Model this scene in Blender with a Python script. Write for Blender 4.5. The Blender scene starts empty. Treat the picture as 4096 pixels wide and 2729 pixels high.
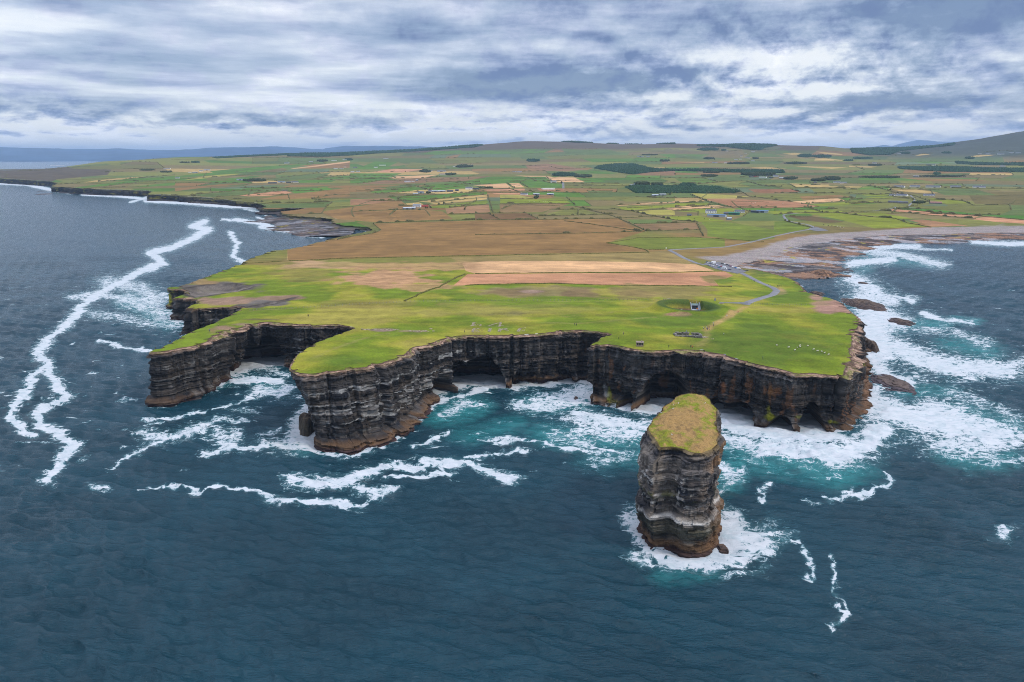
import bpy, bmesh, math, random
import numpy as np
from mathutils import Vector, geometry
random.seed(7)
rng = np.random.default_rng(11)
S = bpy.context.scene
COL = S.collection
H = 140.0            # camera height above the sea, metres
F = 3100.0           # focal length in photo pixels (photo 4096 x 2729)
PITCH = math.radians(13.5)
cP, sP = math.cos(PITCH), math.sin(PITCH)

# ---------------------------------------------------------------- noise (numpy)
def _hash(ix, iy, iz, seed):
    h = (ix.astype(np.int64) * 374761393 + iy.astype(np.int64) * 668265263
         + iz.astype(np.int64) * 2147483647 + seed * 1274126177) & 0xFFFFFFFF
    h = ((h ^ (h >> 13)) * 1274126177) & 0xFFFFFFFF
    h = ((h ^ (h >> 16)) * 2246822519) & 0xFFFFFFFF
    return ((h ^ (h >> 15)) & 0xFFFFFF) / float(0xFFFFFF)
def h1(i, seed=0, j=None):
    i = np.floor(np.asarray(i, float)).astype(np.int64)
    j = np.zeros_like(i) if j is None else np.floor(np.asarray(j, float)).astype(np.int64)
    return _hash(i, j, np.zeros_like(i), seed)
def vnoise(x, y, z=None, seed=0):
    x = np.asarray(x, float); y = np.asarray(y, float)
    z = np.zeros_like(x) if z is None else np.asarray(z, float)
    x0 = np.floor(x); y0 = np.floor(y); z0 = np.floor(z)
    fx = x - x0; fy = y - y0; fz = z - z0
    fx = fx*fx*(3-2*fx); fy = fy*fy*(3-2*fy); fz = fz*fz*(3-2*fz)
    xi = x0.astype(np.int64); yi = y0.astype(np.int64); zi = z0.astype(np.int64)
    def c(a, b, d): return _hash(xi+a, yi+b, zi+d, seed)
    if not np.any(z):
        a = c(0,0,0)*(1-fx)+c(1,0,0)*fx; b = c(0,1,0)*(1-fx)+c(1,1,0)*fx
        return a*(1-fy)+b*fy
    def pl(d):
        a = c(0,0,d)*(1-fx)+c(1,0,d)*fx; b = c(0,1,d)*(1-fx)+c(1,1,d)*fx
        return a*(1-fy)+b*fy
    return pl(0)*(1-fz)+pl(1)*fz
def fbm(x, y, z=None, seed=0, oct=4, gain=.5):
    v = 0; a = 1; t = 0
    for k in range(oct):
        f = 2.03**k
        v = v + a*vnoise(np.asarray(x)*f+17.3*k, np.asarray(y)*f-9.1*k, None if z is None else np.asarray(z)*f+3.7*k, seed+k)
        t += a; a *= gain
    return v/t
def sstep(a, b, x):
    t = np.clip((x-a)/(b-a), 0, 1); return t*t*(3-2*t)
def lerp(a, b, t): return a+(b-a)*t

# ---------------------------------------------------------------- camera geometry
def ray(px, py):
    u = (np.asarray(px, float)-2048.0)/F; v = (1364.5-np.asarray(py, float))/F
    den = cP+v*sP
    return u/den, (-sP+v*cP)/den          # X/Y and dZ/dY
def proj(X, Y, Z):
    d = Y*cP-(Z-H)*sP; d = np.where(np.abs(d) < 1e-3, 1e-3, d)
    return 2048.0+F*X/d, 1364.5-F*(Y*sP+(Z-H)*cP)/d
def at_z(px, py, z=0.0):
    a, k = ray(px, py); Y = (z-H)/k
    return np.stack([a*Y, Y, np.zeros_like(Y)+z], -1)

# ---------------------------------------------------------------- terrain height
CZ = [ # photo x, photo y, height
 (606,1410,31),(1063,1287,30),(1413,1310,31),(1160,1476,37),(1229,1494,37.5),(1400,1440,37),(1529,1452,36),(1759,1358,33.5),
 (2065,1340,33),(2429,1335,33.5),(2366,1382,35),(2609,1404,35),(2880,1418,33.5),(3183,1498,32),(3399,1514,31),(3443,1327,27),
 (3371,1227,20),(3266,1180,14),(3211,1164,8),(3060,1180,13),(2960,1200,19),(3150,1100,2.5),(659,1154,19),(692,1192,18.5),(753,1230,21),
 (844,1299,27.5),(896,1083,17),(976,1046,14),(1100,1003,10),(1219,986,7.5),(1267,972,6),(1338,950,4.5),(1430,925,5),
 (1600,1250,29),(1600,1210,27),(2050,1210,26),(2500,1230,27),(2800,1240,26),(2048,1100,17),(2500,1100,14),(1300,1150,23),(1300,1080,19),(1600,1000,13),
 (2048,1000,12),(2500,980,10),(2730,1010,8),(2870,1050,6.5),(3000,1110,8),(2900,1150,13),
 (3000,1036,5.5),(3000,1068,3.5),(3150,965,6),(3150,1010,3),(3300,930,6.5),(3300,982,2.5),(3600,914,6.5),(3600,948,2.2),(3900,908,6.5),(3900,935,2),(4096,905,6.5),(4096,935,2),(4500,930,2),
 (0,713,24),(119,721,24),(208,727,22),(300,752,22),(595,763,20),(654,777,20),(862,792,16),(1011,810,14),(1053,819,12),(1047,834,13),(1225,833,12),
 (1160,866,7),(1320,890,7),(1500,850,14),(1500,800,19),(2048,850,14),(2048,800,18),(2600,850,12),(2600,800,16),(3200,850,11),(3200,800,15),(3900,860,10),(3900,800,16),(-500,697,24),(4500,860,10),
 (600,735,28),(1000,770,22)]
CY = [ # photo x, photo y, distance
 (2048,750,2800),(1500,750,2900),(2600,750,2800),(3200,750,2750),(3900,750,2700),(2048,700,4000),(1500,700,4100),(2600,700,3900),(3200,700,3800),(3900,700,3700),(4500,690,3700),
 (2100,660,5200),(2600,660,5100),(3200,660,5000),(3700,660,4900),(4096,655,4900),(1600,660,5200),(1200,675,4700),(800,690,4300),(400,695,4200),(100,680,4700),(-300,680,4700),(-300,690,5600),
 (100,688,5600),(2100,620,6600),(2100,590,7300),(2100,565,7900),(2300,568,8000),(2700,574,8000),(2500,600,7100),(2800,580,7600),(2900,610,6600),(3000,580,7200),(3300,584,7200),(3200,620,6200),(3370,597,7600),
 (3440,594,9000),(3600,591,9000),(3500,630,6000),(3750,581,8300),(3820,571,7800),(3950,550,7200),(4096,524,7000),(4400,500,7000),(4096,590,5900),(3900,610,5900),(4096,630,5400),
 (420,645,5700),(700,629,6300),(950,622,6800),(1150,615,7100),(1500,608,7500),(1700,598,7800),(1900,581,8000),(1700,630,6300),(1400,640,6000),(1000,650,5500)]
DROP = [(-.9,6800,20),(-.5,7500,20),(-.35,9000,60),(-.2,10500,110),(0,11500,170),(.2,11500,170),(.35,11500,170),(.5,11500,170),(.8,11000,200)]
P = []; V = []
for x, y, z in CZ:
    p = at_z(x, y, z); P.append((p[0]/p[1]*2.2, math.log(p[1]))); V.append(z)
for x, y, Y in CY:
    a, k = ray(x, y); P.append((a*2.2, math.log(Y))); V.append(H+k*Y)
for a, Y, z in DROP: P.append((a*2.2, math.log(Y))); V.append(z)
P = np.array(P); V = np.array(V, float)
def _ker(d2): return np.sqrt(d2+.0006)
_D = ((P[:, None]-P[None])**2).sum(-1)
_n = len(P)
_M = np.zeros((_n+3, _n+3)); _M[:_n, :_n] = _ker(_D)-np.eye(_n)*.004
_M[:_n, _n] = 1; _M[:_n, _n+1:] = P; _M[_n:, :_n] = _M[:_n, _n:].T
_W = np.linalg.solve(_M, np.concatenate([V, [0, 0, 0]]))
GA = np.linspace(-1.3, 1.3, 420); GL = np.linspace(math.log(150), math.log(13500), 420)
_g = np.stack(np.meshgrid(GA*2.2, GL), -1).reshape(-1, 2)
_z = np.concatenate([_ker(((q[:, None]-P[None])**2).sum(-1)) @ _W[:_n] + _W[_n] + q @ _W[_n+1:] for q in np.array_split(_g, 40)])
GZ = _z.reshape(420, 420)
def zland(X, Y):
    X = np.asarray(X, float); Y = np.maximum(np.asarray(Y, float), 151)
    fa = np.clip((X/Y-GA[0])/(GA[1]-GA[0]), 0, 418.999); fl = np.clip((np.log(Y)-GL[0])/(GL[1]-GL[0]), 0, 418.999)
    i = fa.astype(int); j = fl.astype(int); s = fa-i; t = fl-j
    z = (GZ[j, i]*(1-s)+GZ[j, i+1]*s)*(1-t)+(GZ[j+1, i]*(1-s)+GZ[j+1, i+1]*s)*t
    z = np.maximum(z, 1.2)
    return z + ((fbm(X/60, Y/60, seed=5, oct=3)-.5)+(fbm(X/17, Y/17, seed=6, oct=2)-.5)*.42)*np.clip((z-3)*.07, 0, 1.9)
_YS = np.exp(np.linspace(math.log(170), math.log(12800), 1500))
def on_land(px, py):
    "world points where the photo's pixels meet the ground"
    px = np.atleast_1d(np.asarray(px, float)); py = np.atleast_1d(np.asarray(py, float))
    out = np.zeros((len(px), 3))
    for q in range(len(px)):
        a, k = ray(px[q], py[q])
        d = H+k*_YS-zland(a*_YS, _YS)
        w = np.nonzero(d <= 0)[0]
        i = w[0] if len(w) else int(np.argmin(d[_YS < 9500]))
        if len(w) and i > 0:
            t = d[i-1]/(d[i-1]-d[i]); Y = _YS[i-1]+(_YS[i]-_YS[i-1])*t
        else: Y = _YS[i]
        out[q] = (a*Y, Y, zland(a*Y, Y))
    return out
def L(pts): return on_land([p[0] for p in pts], [p[1] for p in pts])
def tile(x0, y0, s, pts): return [(x0+x/s, y0+y/s) for x, y in pts]

def inpoly(X, Y, poly):
    X = np.asarray(X, float); Y = np.asarray(Y, float); r = np.zeros(X.shape, bool)
    p = np.asarray(poly, float); q = np.roll(p, -1, 0)
    lo, hi = p.min(0), p.max(0)
    m = (X >= lo[0]) & (X <= hi[0]) & (Y >= lo[1]) & (Y <= hi[1])
    x = X[m]; y = Y[m]; rr = np.zeros(x.shape, bool)
    for (x1, y1), (x2, y2) in zip(p[:, :2], q[:, :2]):
        if y1 == y2: continue
        c = ((y1 > y) != (y2 > y)) & (x < (x2-x1)*(y-y1)/(y2-y1)+x1)
        rr ^= c
    r[m] = rr
    return r
def segdist(X, Y, line, closed=False):
    p = np.asarray(line, float)[:, :2]
    q = np.roll(p, -1, 0) if closed else p[1:]
    p = p if closed else p[:-1]
    best = np.full(np.shape(X), 1e9)
    for (x1, y1), (x2, y2) in zip(p, q):
        dx, dy = x2-x1, y2-y1; l2 = dx*dx+dy*dy+1e-9
        t = np.clip(((X-x1)*dx+(Y-y1)*dy)/l2, 0, 1)
        best = np.minimum(best, (X-x1-t*dx)**2+(Y-y1-t*dy)**2)
    return np.sqrt(best)

# ---------------------------------------------------------------- objects
def link(o, parent=None):
    COL.objects.link(o)
    if parent is not None: o.parent = parent
    return o
def tag(o, label=None, cat=None, group=None, kind=None):
    if label: o['label'] = label
    if cat: o['category'] = cat
    if group: o['group'] = group
    if kind: o['kind'] = kind
    return o
def empty(name, loc, rz=0.0):
    o = bpy.data.objects.new(name, None); o.location = loc; o.rotation_euler = (0, 0, rz)
    o.empty_display_size = .3
    return link(o)
def mesh_np(name, verts, faces, mats=(), smooth=False, cols=None, attrs=None):
    "verts Nx3, faces MxK (K = 3 or 4)"
    me = bpy.data.meshes.new(name)
    verts = np.ascontiguousarray(verts, np.float32); faces = np.ascontiguousarray(faces, np.int32)
    n, k = faces.shape
    me.vertices.add(len(verts)); me.vertices.foreach_set('co', verts.ravel())
    me.loops.add(n*k); me.loops.foreach_set('vertex_index', faces.ravel())
    me.polygons.add(n); me.polygons.foreach_set('loop_start', np.arange(0, n*k, k, dtype=np.int32))
    me.polygons.foreach_set('loop_total', np.full(n, k, np.int32))
    me.polygons.foreach_set('use_smooth', np.full(n, smooth, bool))
    for m in mats: me.materials.append(m)
    if cols is not None:
        a = me.color_attributes.new('tint', 'FLOAT_COLOR', 'POINT')
        c = np.ones((len(verts), 4), np.float32); c[:, :3] = cols; a.data.foreach_set('color', c.ravel())
    for nm, v in (attrs or {}).items():
        a = me.attributes.new(nm, 'FLOAT', 'POINT'); a.data.foreach_set('value', np.ascontiguousarray(v, np.float32))
    me.update(calc_edges=True); me.validate()
    return me
def grid_faces(nr, nc, wrap=False):
    r = np.arange(nr-1)[:, None]; c = np.arange(nc if wrap else nc-1)[None]
    c2 = (c+1) % nc
    return np.stack(np.broadcast_arrays(r*nc+c, r*nc+c2, (r+1)*nc+c2, (r+1)*nc+c), -1).reshape(-1, 4)

# ---------------------------------------------------------------- materials
def nodes(name):
    m = bpy.data.materials.new(name); m.use_nodes = True
    nt = m.node_tree; b = nt.nodes['Principled BSDF']
    return m, nt, b
def N(nt, typ, **kw):
    n = nt.nodes.new(typ)
    for k, v in kw.items():
        if k.startswith('i_'): n.inputs[int(k[2:])].default_value = v
        else: setattr(n, k, v)
    return n
def mixc(nt, fac, a, b, blend='MIX'):
    n = nt.nodes.new('ShaderNodeMix'); n.data_type = 'RGBA'; n.blend_type = blend
    for s, v in ((n.inputs[0], fac), (n.inputs[6], a), (n.inputs[7], b)):
        if isinstance(v, bpy.types.NodeSocket): nt.links.new(v, s)
        else: s.default_value = v if isinstance(v, (int, float)) else (*v, 1)
    return n.outputs[2]
def math_(nt, op, a, b=None, c=None, clamp=False):
    n = nt.nodes.new('ShaderNodeMath'); n.operation = op; n.use_clamp = clamp
    for s, v in zip(n.inputs, (a, b, c)):
        if v is None: continue
        if isinstance(v, bpy.types.NodeSocket): nt.links.new(v, s)
        else: s.default_value = v
    return n.outputs[0]
def maprange(nt, v, a, b, c=0.0, d=1.0, smooth=True):
    n = nt.nodes.new('ShaderNodeMapRange'); n.interpolation_type = 'SMOOTHSTEP' if smooth else 'LINEAR'
    for i, x in enumerate((v, a, b, c, d)):
        if isinstance(x, bpy.types.NodeSocket): nt.links.new(x, n.inputs[i])
        else: n.inputs[i].default_value = x
    return n.outputs[0]
def coords(nt, scale=(1, 1, 1)):
    g = nt.nodes.new('ShaderNodeNewGeometry'); mp = nt.nodes.new('ShaderNodeMapping')
    mp.inputs['Scale'].default_value = scale
    nt.links.new(g.outputs['Position'], mp.inputs['Vector'])
    return mp.outputs[0]
def tnoise(nt, vec, scale, detail=4, rough=.55, dist=0.0):
    n = nt.nodes.new('ShaderNodeTexNoise'); n.inputs['Scale'].default_value = scale
    n.inputs['Detail'].default_value = detail; n.inputs['Roughness'].default_value = rough; n.inputs['Distortion'].default_value = dist
    nt.links.new(vec, n.inputs['Vector'])
    return n.outputs['Fac']
def bump(nt, b, hgt, strength, dist):
    n = nt.nodes.new('ShaderNodeBump'); n.inputs['Strength'].default_value = strength; n.inputs['Distance'].default_value = dist
    nt.links.new(hgt, n.inputs['Height']); nt.links.new(n.outputs[0], b.inputs['Normal'])
def attr(nt, name):
    n = nt.nodes.new('ShaderNodeAttribute'); n.attribute_name = name
    return n
def plain(name, col, rough=.8, var=.15, scale=1.5, metal=0.0, spec=.3):
    "solid paint / stone with a little procedural unevenness"
    m, nt, b = nodes(name)
    t = tnoise(nt, coords(nt), scale, 3)
    f = maprange(nt, t, .3, .7)
    c = mixc(nt, f, tuple(x*(1-var) for x in col), tuple(min(1, x*(1+var)) for x in col))
    nt.links.new(c, b.inputs['Base Color'])
    b.inputs['Roughness'].default_value = rough; b.inputs['Metallic'].default_value = metal
    b.inputs['Specular IOR Level'].default_value = spec
    return m
# ---------------------------------------------------------------- light and weather settings
# big cloud patches: azimuth, elevation, half widths (degrees), dark (+) or bright (-)
SPOTS = [(3,5.0,9.5,1.25,.48),(11,4.9,5,1.2,.14),(17.5,5.4,4.5,1.4,-.13),(20,4.6,4.5,1.2,-.16),(26,3.1,8,.8,.24),(27,8.4,6.5,2.0,.44),(12,8.6,8,1.3,.22),(-3,8.2,11,1.1,.20),(18,9.4,4,1.0,-.05),
         (-26,1.3,9,.8,-.22),(-4,.9,40,1.1,-.32),(-22,2.6,14,.7,.16),(-24,4.6,14,1.2,-.03),(-33,7.5,10,1.5,-.18),(-12,3.6,9,.6,-.12),(4,2.9,12,.7,-.14),(22,1.2,12,.7,-.06),(-14,6.2,10,.6,.10),(8,1.9,8,.4,.12),(-10,9.4,10,.8,-.04)]
CUM = [(-20,6,16,5,-.22),(20,5.0,9,3.0,.75),(-30,1.6,12,1.1,.6),(0,1.7,40,1.3,.7),(6,4.6,8,1.4,.3)]
CLOUD_STOPS = [(0,(.93,.93,.94)),(.22,(.81,.83,.88)),(.42,(.57,.61,.73)),(.60,(.38,.44,.59)),(.8,(.235,.30,.46)),(1,(.13,.19,.34))]
OVERHEAD = 6.5
EXPOSURE = 0.34
HAZE = 3.4e-5
HAZE_COL = (.52, .73, 1.0)
# ---------------------------------------------------------------- camera, light, sky
cam = bpy.data.cameras.new('camera'); cam_o = link(bpy.data.objects.new('camera', cam))
cam_o.location = (0, 0, H); cam_o.rotation_euler = (math.pi/2-PITCH, 0, 0)
cam.sensor_width = 36; cam.lens = 36*F/4096; cam.clip_start = 1; cam.clip_end = 120000
S.camera = cam_o
SUN_EL, SUN_AZ = math.radians(44), math.radians(116)     # azimuth to the right of straight ahead
sun = bpy.data.lights.new('sun', 'SUN'); sun.energy = 1.5; sun.angle = math.radians(10); sun.color = (1, .95, .87)
sun_o = link(bpy.data.objects.new('sun', sun))
sd = Vector((math.sin(SUN_AZ)*math.cos(SUN_EL), math.cos(SUN_AZ)*math.cos(SUN_EL), math.sin(SUN_EL)))
sun_o.rotation_euler = sd.to_track_quat('Z', 'Y').to_euler(); sun_o.location = sd*3000
W = bpy.data.worlds.new('World'); S.world = W; W.use_nodes = True
nt = W.node_tree; nt.nodes.clear()
out = nt.nodes.new('ShaderNodeOutputWorld'); bg = nt.nodes.new('ShaderNodeBackground')
sky = nt.nodes.new('ShaderNodeTexSky'); sky.sky_type = 'NISHITA'; sky.sun_disc = False
sky.sun_elevation = SUN_EL; sky.sun_rotation = SUN_AZ; sky.altitude = 100
tc = nt.nodes.new('ShaderNodeTexCoord'); sep = nt.nodes.new('ShaderNodeSeparateXYZ')
nt.links.new(tc.outputs['Generated'], sep.inputs[0])
dx, dy, dz = sep.outputs
zc = math_(nt, 'MAXIMUM', dz, 0.0)
az = math_(nt, 'ARCTAN2', dx, dy); el = math_(nt, 'ARCSINE', zc)
def mul(a, b): return math_(nt, 'MULTIPLY', a, b)
def add(a, b): return math_(nt, 'ADD', a, b)
def sub(a, b): return math_(nt, 'SUBTRACT', a, b)
# cloud decks are laid out on the dome: width in azimuth, height closing up towards the horizon
lev = math_(nt, 'LOGARITHM', add(el, .045), math.e)
def dome(sx, sy, off, shift=0.0):
    n = nt.nodes.new('ShaderNodeCombineXYZ')
    nt.links.new(mul(az, sx), n.inputs[0]); nt.links.new(mul(add(lev, shift), sy), n.inputs[1]); n.inputs[2].default_value = off
    return n.outputs[0]
def warped(vec, k, sc_):
    n = nt.nodes.new('ShaderNodeTexNoise'); n.inputs['Scale'].default_value = sc_; n.inputs['Detail'].default_value = 3; nt.links.new(vec, n.inputs['Vector'])
    m = nt.nodes.new('ShaderNodeVectorMath'); m.operation = 'MULTIPLY_ADD'; nt.links.new(n.outputs['Color'], m.inputs[0]); m.inputs[1].default_value = (k, k, 0); nt.links.new(vec, m.inputs[2])
    return m.outputs[0]
def spot(a0, e0, wa, we, amp, nz=None):
    a = math_(nt, 'DIVIDE', sub(az, math.radians(a0)), math.radians(wa)); e = math_(nt, 'DIVIDE', sub(el, math.radians(e0)), math.radians(we))
    r = add(mul(a, a), mul(e, e))
    return mul(math_(nt, 'EXPONENT', mul(r, -1.0)), amp)
def spots(lst):
    tot = None
    for sp in lst:
        s_ = spot(*sp); tot = s_ if tot is None else add(tot, s_)
    return tot
# streaky stratus
st_v = warped(dome(4.0, 2.6, 3.1), .55, 1.2)
st_n = tnoise(nt, st_v, 1.0, 2, .5)
rl = warped(dome(5.6, 6.2, 7.7), .5, .9)
st2 = tnoise(nt, rl, 1.0, 6, .57)
rl2 = warped(dome(5.6, 6.2, 7.7, .062), .5, .9)
st2b = tnoise(nt, rl2, 1.0, 6, .57)
st3 = tnoise(nt, dome(12, 20.0, 2.2), 1.0, 3, .55)
strat = add(add(mul(st_n, .85), mul(st2, .45)), add(mul(st3, .12), mul(sub(st2b, st2), .95)))
# heaped cumulus, lit from above: compare the density with the density a little higher up
cu_a = tnoise(nt, warped(dome(19, 4.6, 1.4), .45, .9), 1.0, 7, .62)
cu_b = tnoise(nt, warped(dome(19, 4.6, 1.4, .10), .45, .9), 1.0, 6, .62)
heap = mul(sub(cu_b, cu_a), 1.9)                     # dark undersides (+), bright crowns (-)
cw = math_(nt, 'ADD', spots(CUM), .24, clamp=True)
val = add(add(sub(strat, .685), mul(heap, cw)), add(spots(SPOTS), mul(sub(cu_a, .5), mul(cw, -.55))))
shade = maprange(nt, val, -.31, .38, smooth=False)
ramp = nt.nodes.new('ShaderNodeValToRGB'); nt.links.new(shade, ramp.inputs[0])
er = ramp.color_ramp; er.interpolation = 'LINEAR'
stops = CLOUD_STOPS
er.elements[0].position, er.elements[0].color = stops[0][0], (*stops[0][1], 1)
er.elements[1].position, er.elements[1].color = stops[-1][0], (*stops[-1][1], 1)
for p_, c_ in stops[1:-1]:
    e_ = er.elements.new(p_); e_.color = (*c_, 1)
# overhead sky brightened out of view to light the ground, mid sky slightly dimmed
over = maprange(nt, sub(dz, mul(math_(nt, 'ABSOLUTE', dy), .25)), .58, .93, 1.0, OVERHEAD)
over = mul(over, maprange(nt, dz, .19, .36, 1.0, .85))
cl = nt.nodes.new('ShaderNodeVectorMath'); cl.operation = 'SCALE'
nt.links.new(ramp.outputs[0], cl.inputs[0]); nt.links.new(over, cl.inputs['Scale'])
nish = nt.nodes.new('ShaderNodeVectorMath'); nish.operation = 'SCALE'; nish.inputs['Scale'].default_value = .09
nt.links.new(sky.outputs[0], nish.inputs[0])
gap = add(maprange(nt, add(cu_a, mul(st2, .5)), .62, .82, .0, .3), mul(maprange(nt, dz, .18, .34), maprange(nt, dz, .85, .6, 0, .42)))
col = mixc(nt, gap, cl.outputs[0], nish.outputs[0])
nt.links.new(col, bg.inputs[0]); bg.inputs[1].default_value = 1.0
nt.links.new(bg.outputs[0], out.inputs[0])
S.view_settings.view_transform = 'Standard'; S.view_settings.look = 'None'; S.view_settings.exposure = EXPOSURE; S.view_settings.gamma = 1
S.render.engine = 'CYCLES'; S.render.resolution_x = 1024; S.render.resolution_y = 682
S.cycles.max_bounces = 5; S.cycles.diffuse_bounces = 2; S.cycles.glossy_bounces = 2; S.cycles.transmission_bounces = 3
S.cycles.volume_bounces = 0; S.cycles.transparent_max_bounces = 6; S.cycles.use_denoising = True; S.cycles.denoising_prefilter = 'NONE'; S.cycles.filter_width = 1.0
S.cycles.caustics_reflective = False; S.cycles.caustics_refractive = False
# ---------------------------------------------------------------- traced outlines (photo pixels)
TL = {'0':(0,560,3.363),'a':(700,560,3.363),'b':(1400,560,3.363),'c':(2000,560,3.363),'d':(2700,560,3.363),'e':(3396,520,3.363),
      'n1':(900,800,2.354),'n2':(1900,780,2.354),'n3':(3096,740,2.354),'p':(0,0,1),
      'r4':(500,1000,1.742),'r5':(1300,1200,1.9617),'r6':(2300,1150,1.811),'r8':(2600,900,2.6156),'r7':(2400,1500,1.844),'v':(0,0,.57445)}
def px(t, pts): return tile(*TL[t], pts)
# coast: x, y of the grass edge, bare-rock lip, brown foot at the waterline, outward batter (metres)
COAST_FAR_L = [(-900,690),(-300,704),(0,714),(119,721),(208,727),(228,735),(205,746),(297,752),(416,757),(511,760),(595,763),(606,768),(590,779),(654,777),(743,786),(862,793),
  (940,804),(1011,811),(1053,820),(1062,826),(1047,834),(1070,838),(1121,836),(1142,833),(1225,833),(1195,839),(1130,845),(1121,849),(1155,864),(1261,870),(1325,876),(1333,893),(1367,902),
  (1427,906),(1485,913),(1490,921),(1414,938),(1405,942),(1346,951),(1325,957),(1270,970),(1206,987),(1151,998),(1087,1004),(981,1042),(976,1053),(925,1070),(896,1083)]
COAST_NEAR = [(821,1109,2,2,3),(775,1127,2,2,3),(718,1146,2,2,2),(662,1152,1,2,2),(690,1157,1,2,2),(718,1157,1,2,2),(761,1166,1,2,1),(740,1178,1,2,1),(692,1192,1,2,2),(735,1196,1,2,1),(781,1196,1,2,1),
  (795,1203,1,2,1),(753,1230,1,2,2),(770,1237,1,2,1),(830,1233,1,2,1),(900,1228,1,2,1),(985,1226,1,2,1),(930,1258,1,2,1),(902,1270,1,2,1),(844,1299,1,2,1),(787,1321,1,2,2),(730,1350,1,2,2),(678,1376,1,2,2),(623,1396,1,3,2),
  (606,1409,1,3,1),(640,1406,1.5,3,1),(672,1400,1.5,3,1),(770,1384,2,2,0),(821,1369,3,2,-1),(856,1341,5,2,-2),(902,1322,5,2,-2),(982,1301,4,2,-2),(1063,1287,2,2,-2),(1160,1293,2,2,-2),(1264,1301,1.5,2,-2),(1350,1296,1,2,-2),(1413,1308,1,2,-2),
  (1425,1313,.6,1,-1),(1361,1336,.6,1,-3),(1264,1373,.6,1,-8),(1218,1396,.6,0,-13),(1176,1440,1,0,-19),(1160,1474,1,0,-20),(1174,1487,1,0,-22),(1200,1492,1.5,1.5,-19),(1240,1495,1.5,4,-9),(1300,1487,1.5,6,6),(1351,1482,1.5,6,10),(1453,1469,1.5,5,6),
  (1529,1451,2,6,4),(1606,1423,3,6,2),(1652,1390,3,6,1),(1698,1380,3,6,0),(1759,1357,3,6,-1),(1810,1344,3.5,6,-2),(1880,1341,2.5,5,-3),(1963,1340,2,4,-2),(2065,1340,2,5,0),(2167,1333,2.2,5,0),(2258,1322,2.5,4,-1),(2320,1318,2,3,-2),(2386,1325,1,2,-2),
  (2432,1337,.6,1,-1),(2411,1353,.5,1,-1),(2378,1373,.6,2,0),(2372,1382,.8,6,2),(2433,1375,1.2,7,2),(2532,1396,1.6,6,2),(2609,1402,2,3,1),(2687,1399,2,2,0),(2742,1396,2.5,2,0),(2808,1402,2.5,2,0),(2880,1415,2.5,2,-1),(2963,1440,2.5,2,0),(3045,1459,2.5,2,1),
  (3128,1478,2.5,2,1),(3183,1494,2.5,2,1),(3250,1491,2.5,2,1),(3322,1500,2.5,3,0),(3370,1503,3,4,-2),(3385,1480,5.5,5,-2),(3395,1440,6,6,-1),(3400,1390,6,6,0),(3405,1345,5.5,7,1),(3423,1312,3,5,1),(3436,1290,2,5,2),(3424,1268,2,5,3),(3400,1248,2,4,3),
  (3371,1227,2,3,3),(3366,1212,2,3,3),(3322,1195,2,3,3),(3266,1181,2,3,4),(3211,1165,2,2,3),(3205,1152,1,2,3)]
COAST_FAR_R = [(3175,1122),(3120,1100),(3070,1088),(3000,1072),(3040,1048),(3120,1031),(3170,1006),(3250,990),(3340,975),(3480,955),(3600,950),(3800,946),(4096,939),(4500,935),(5300,935)]
BACK = [(1.15,2500),(1.15,11500),(.2,12500),(-.2,11000),(-.35,9500),(-.5,8000),(-.75,7000),(-1.1,6000),(-1.15,4600)]

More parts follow.
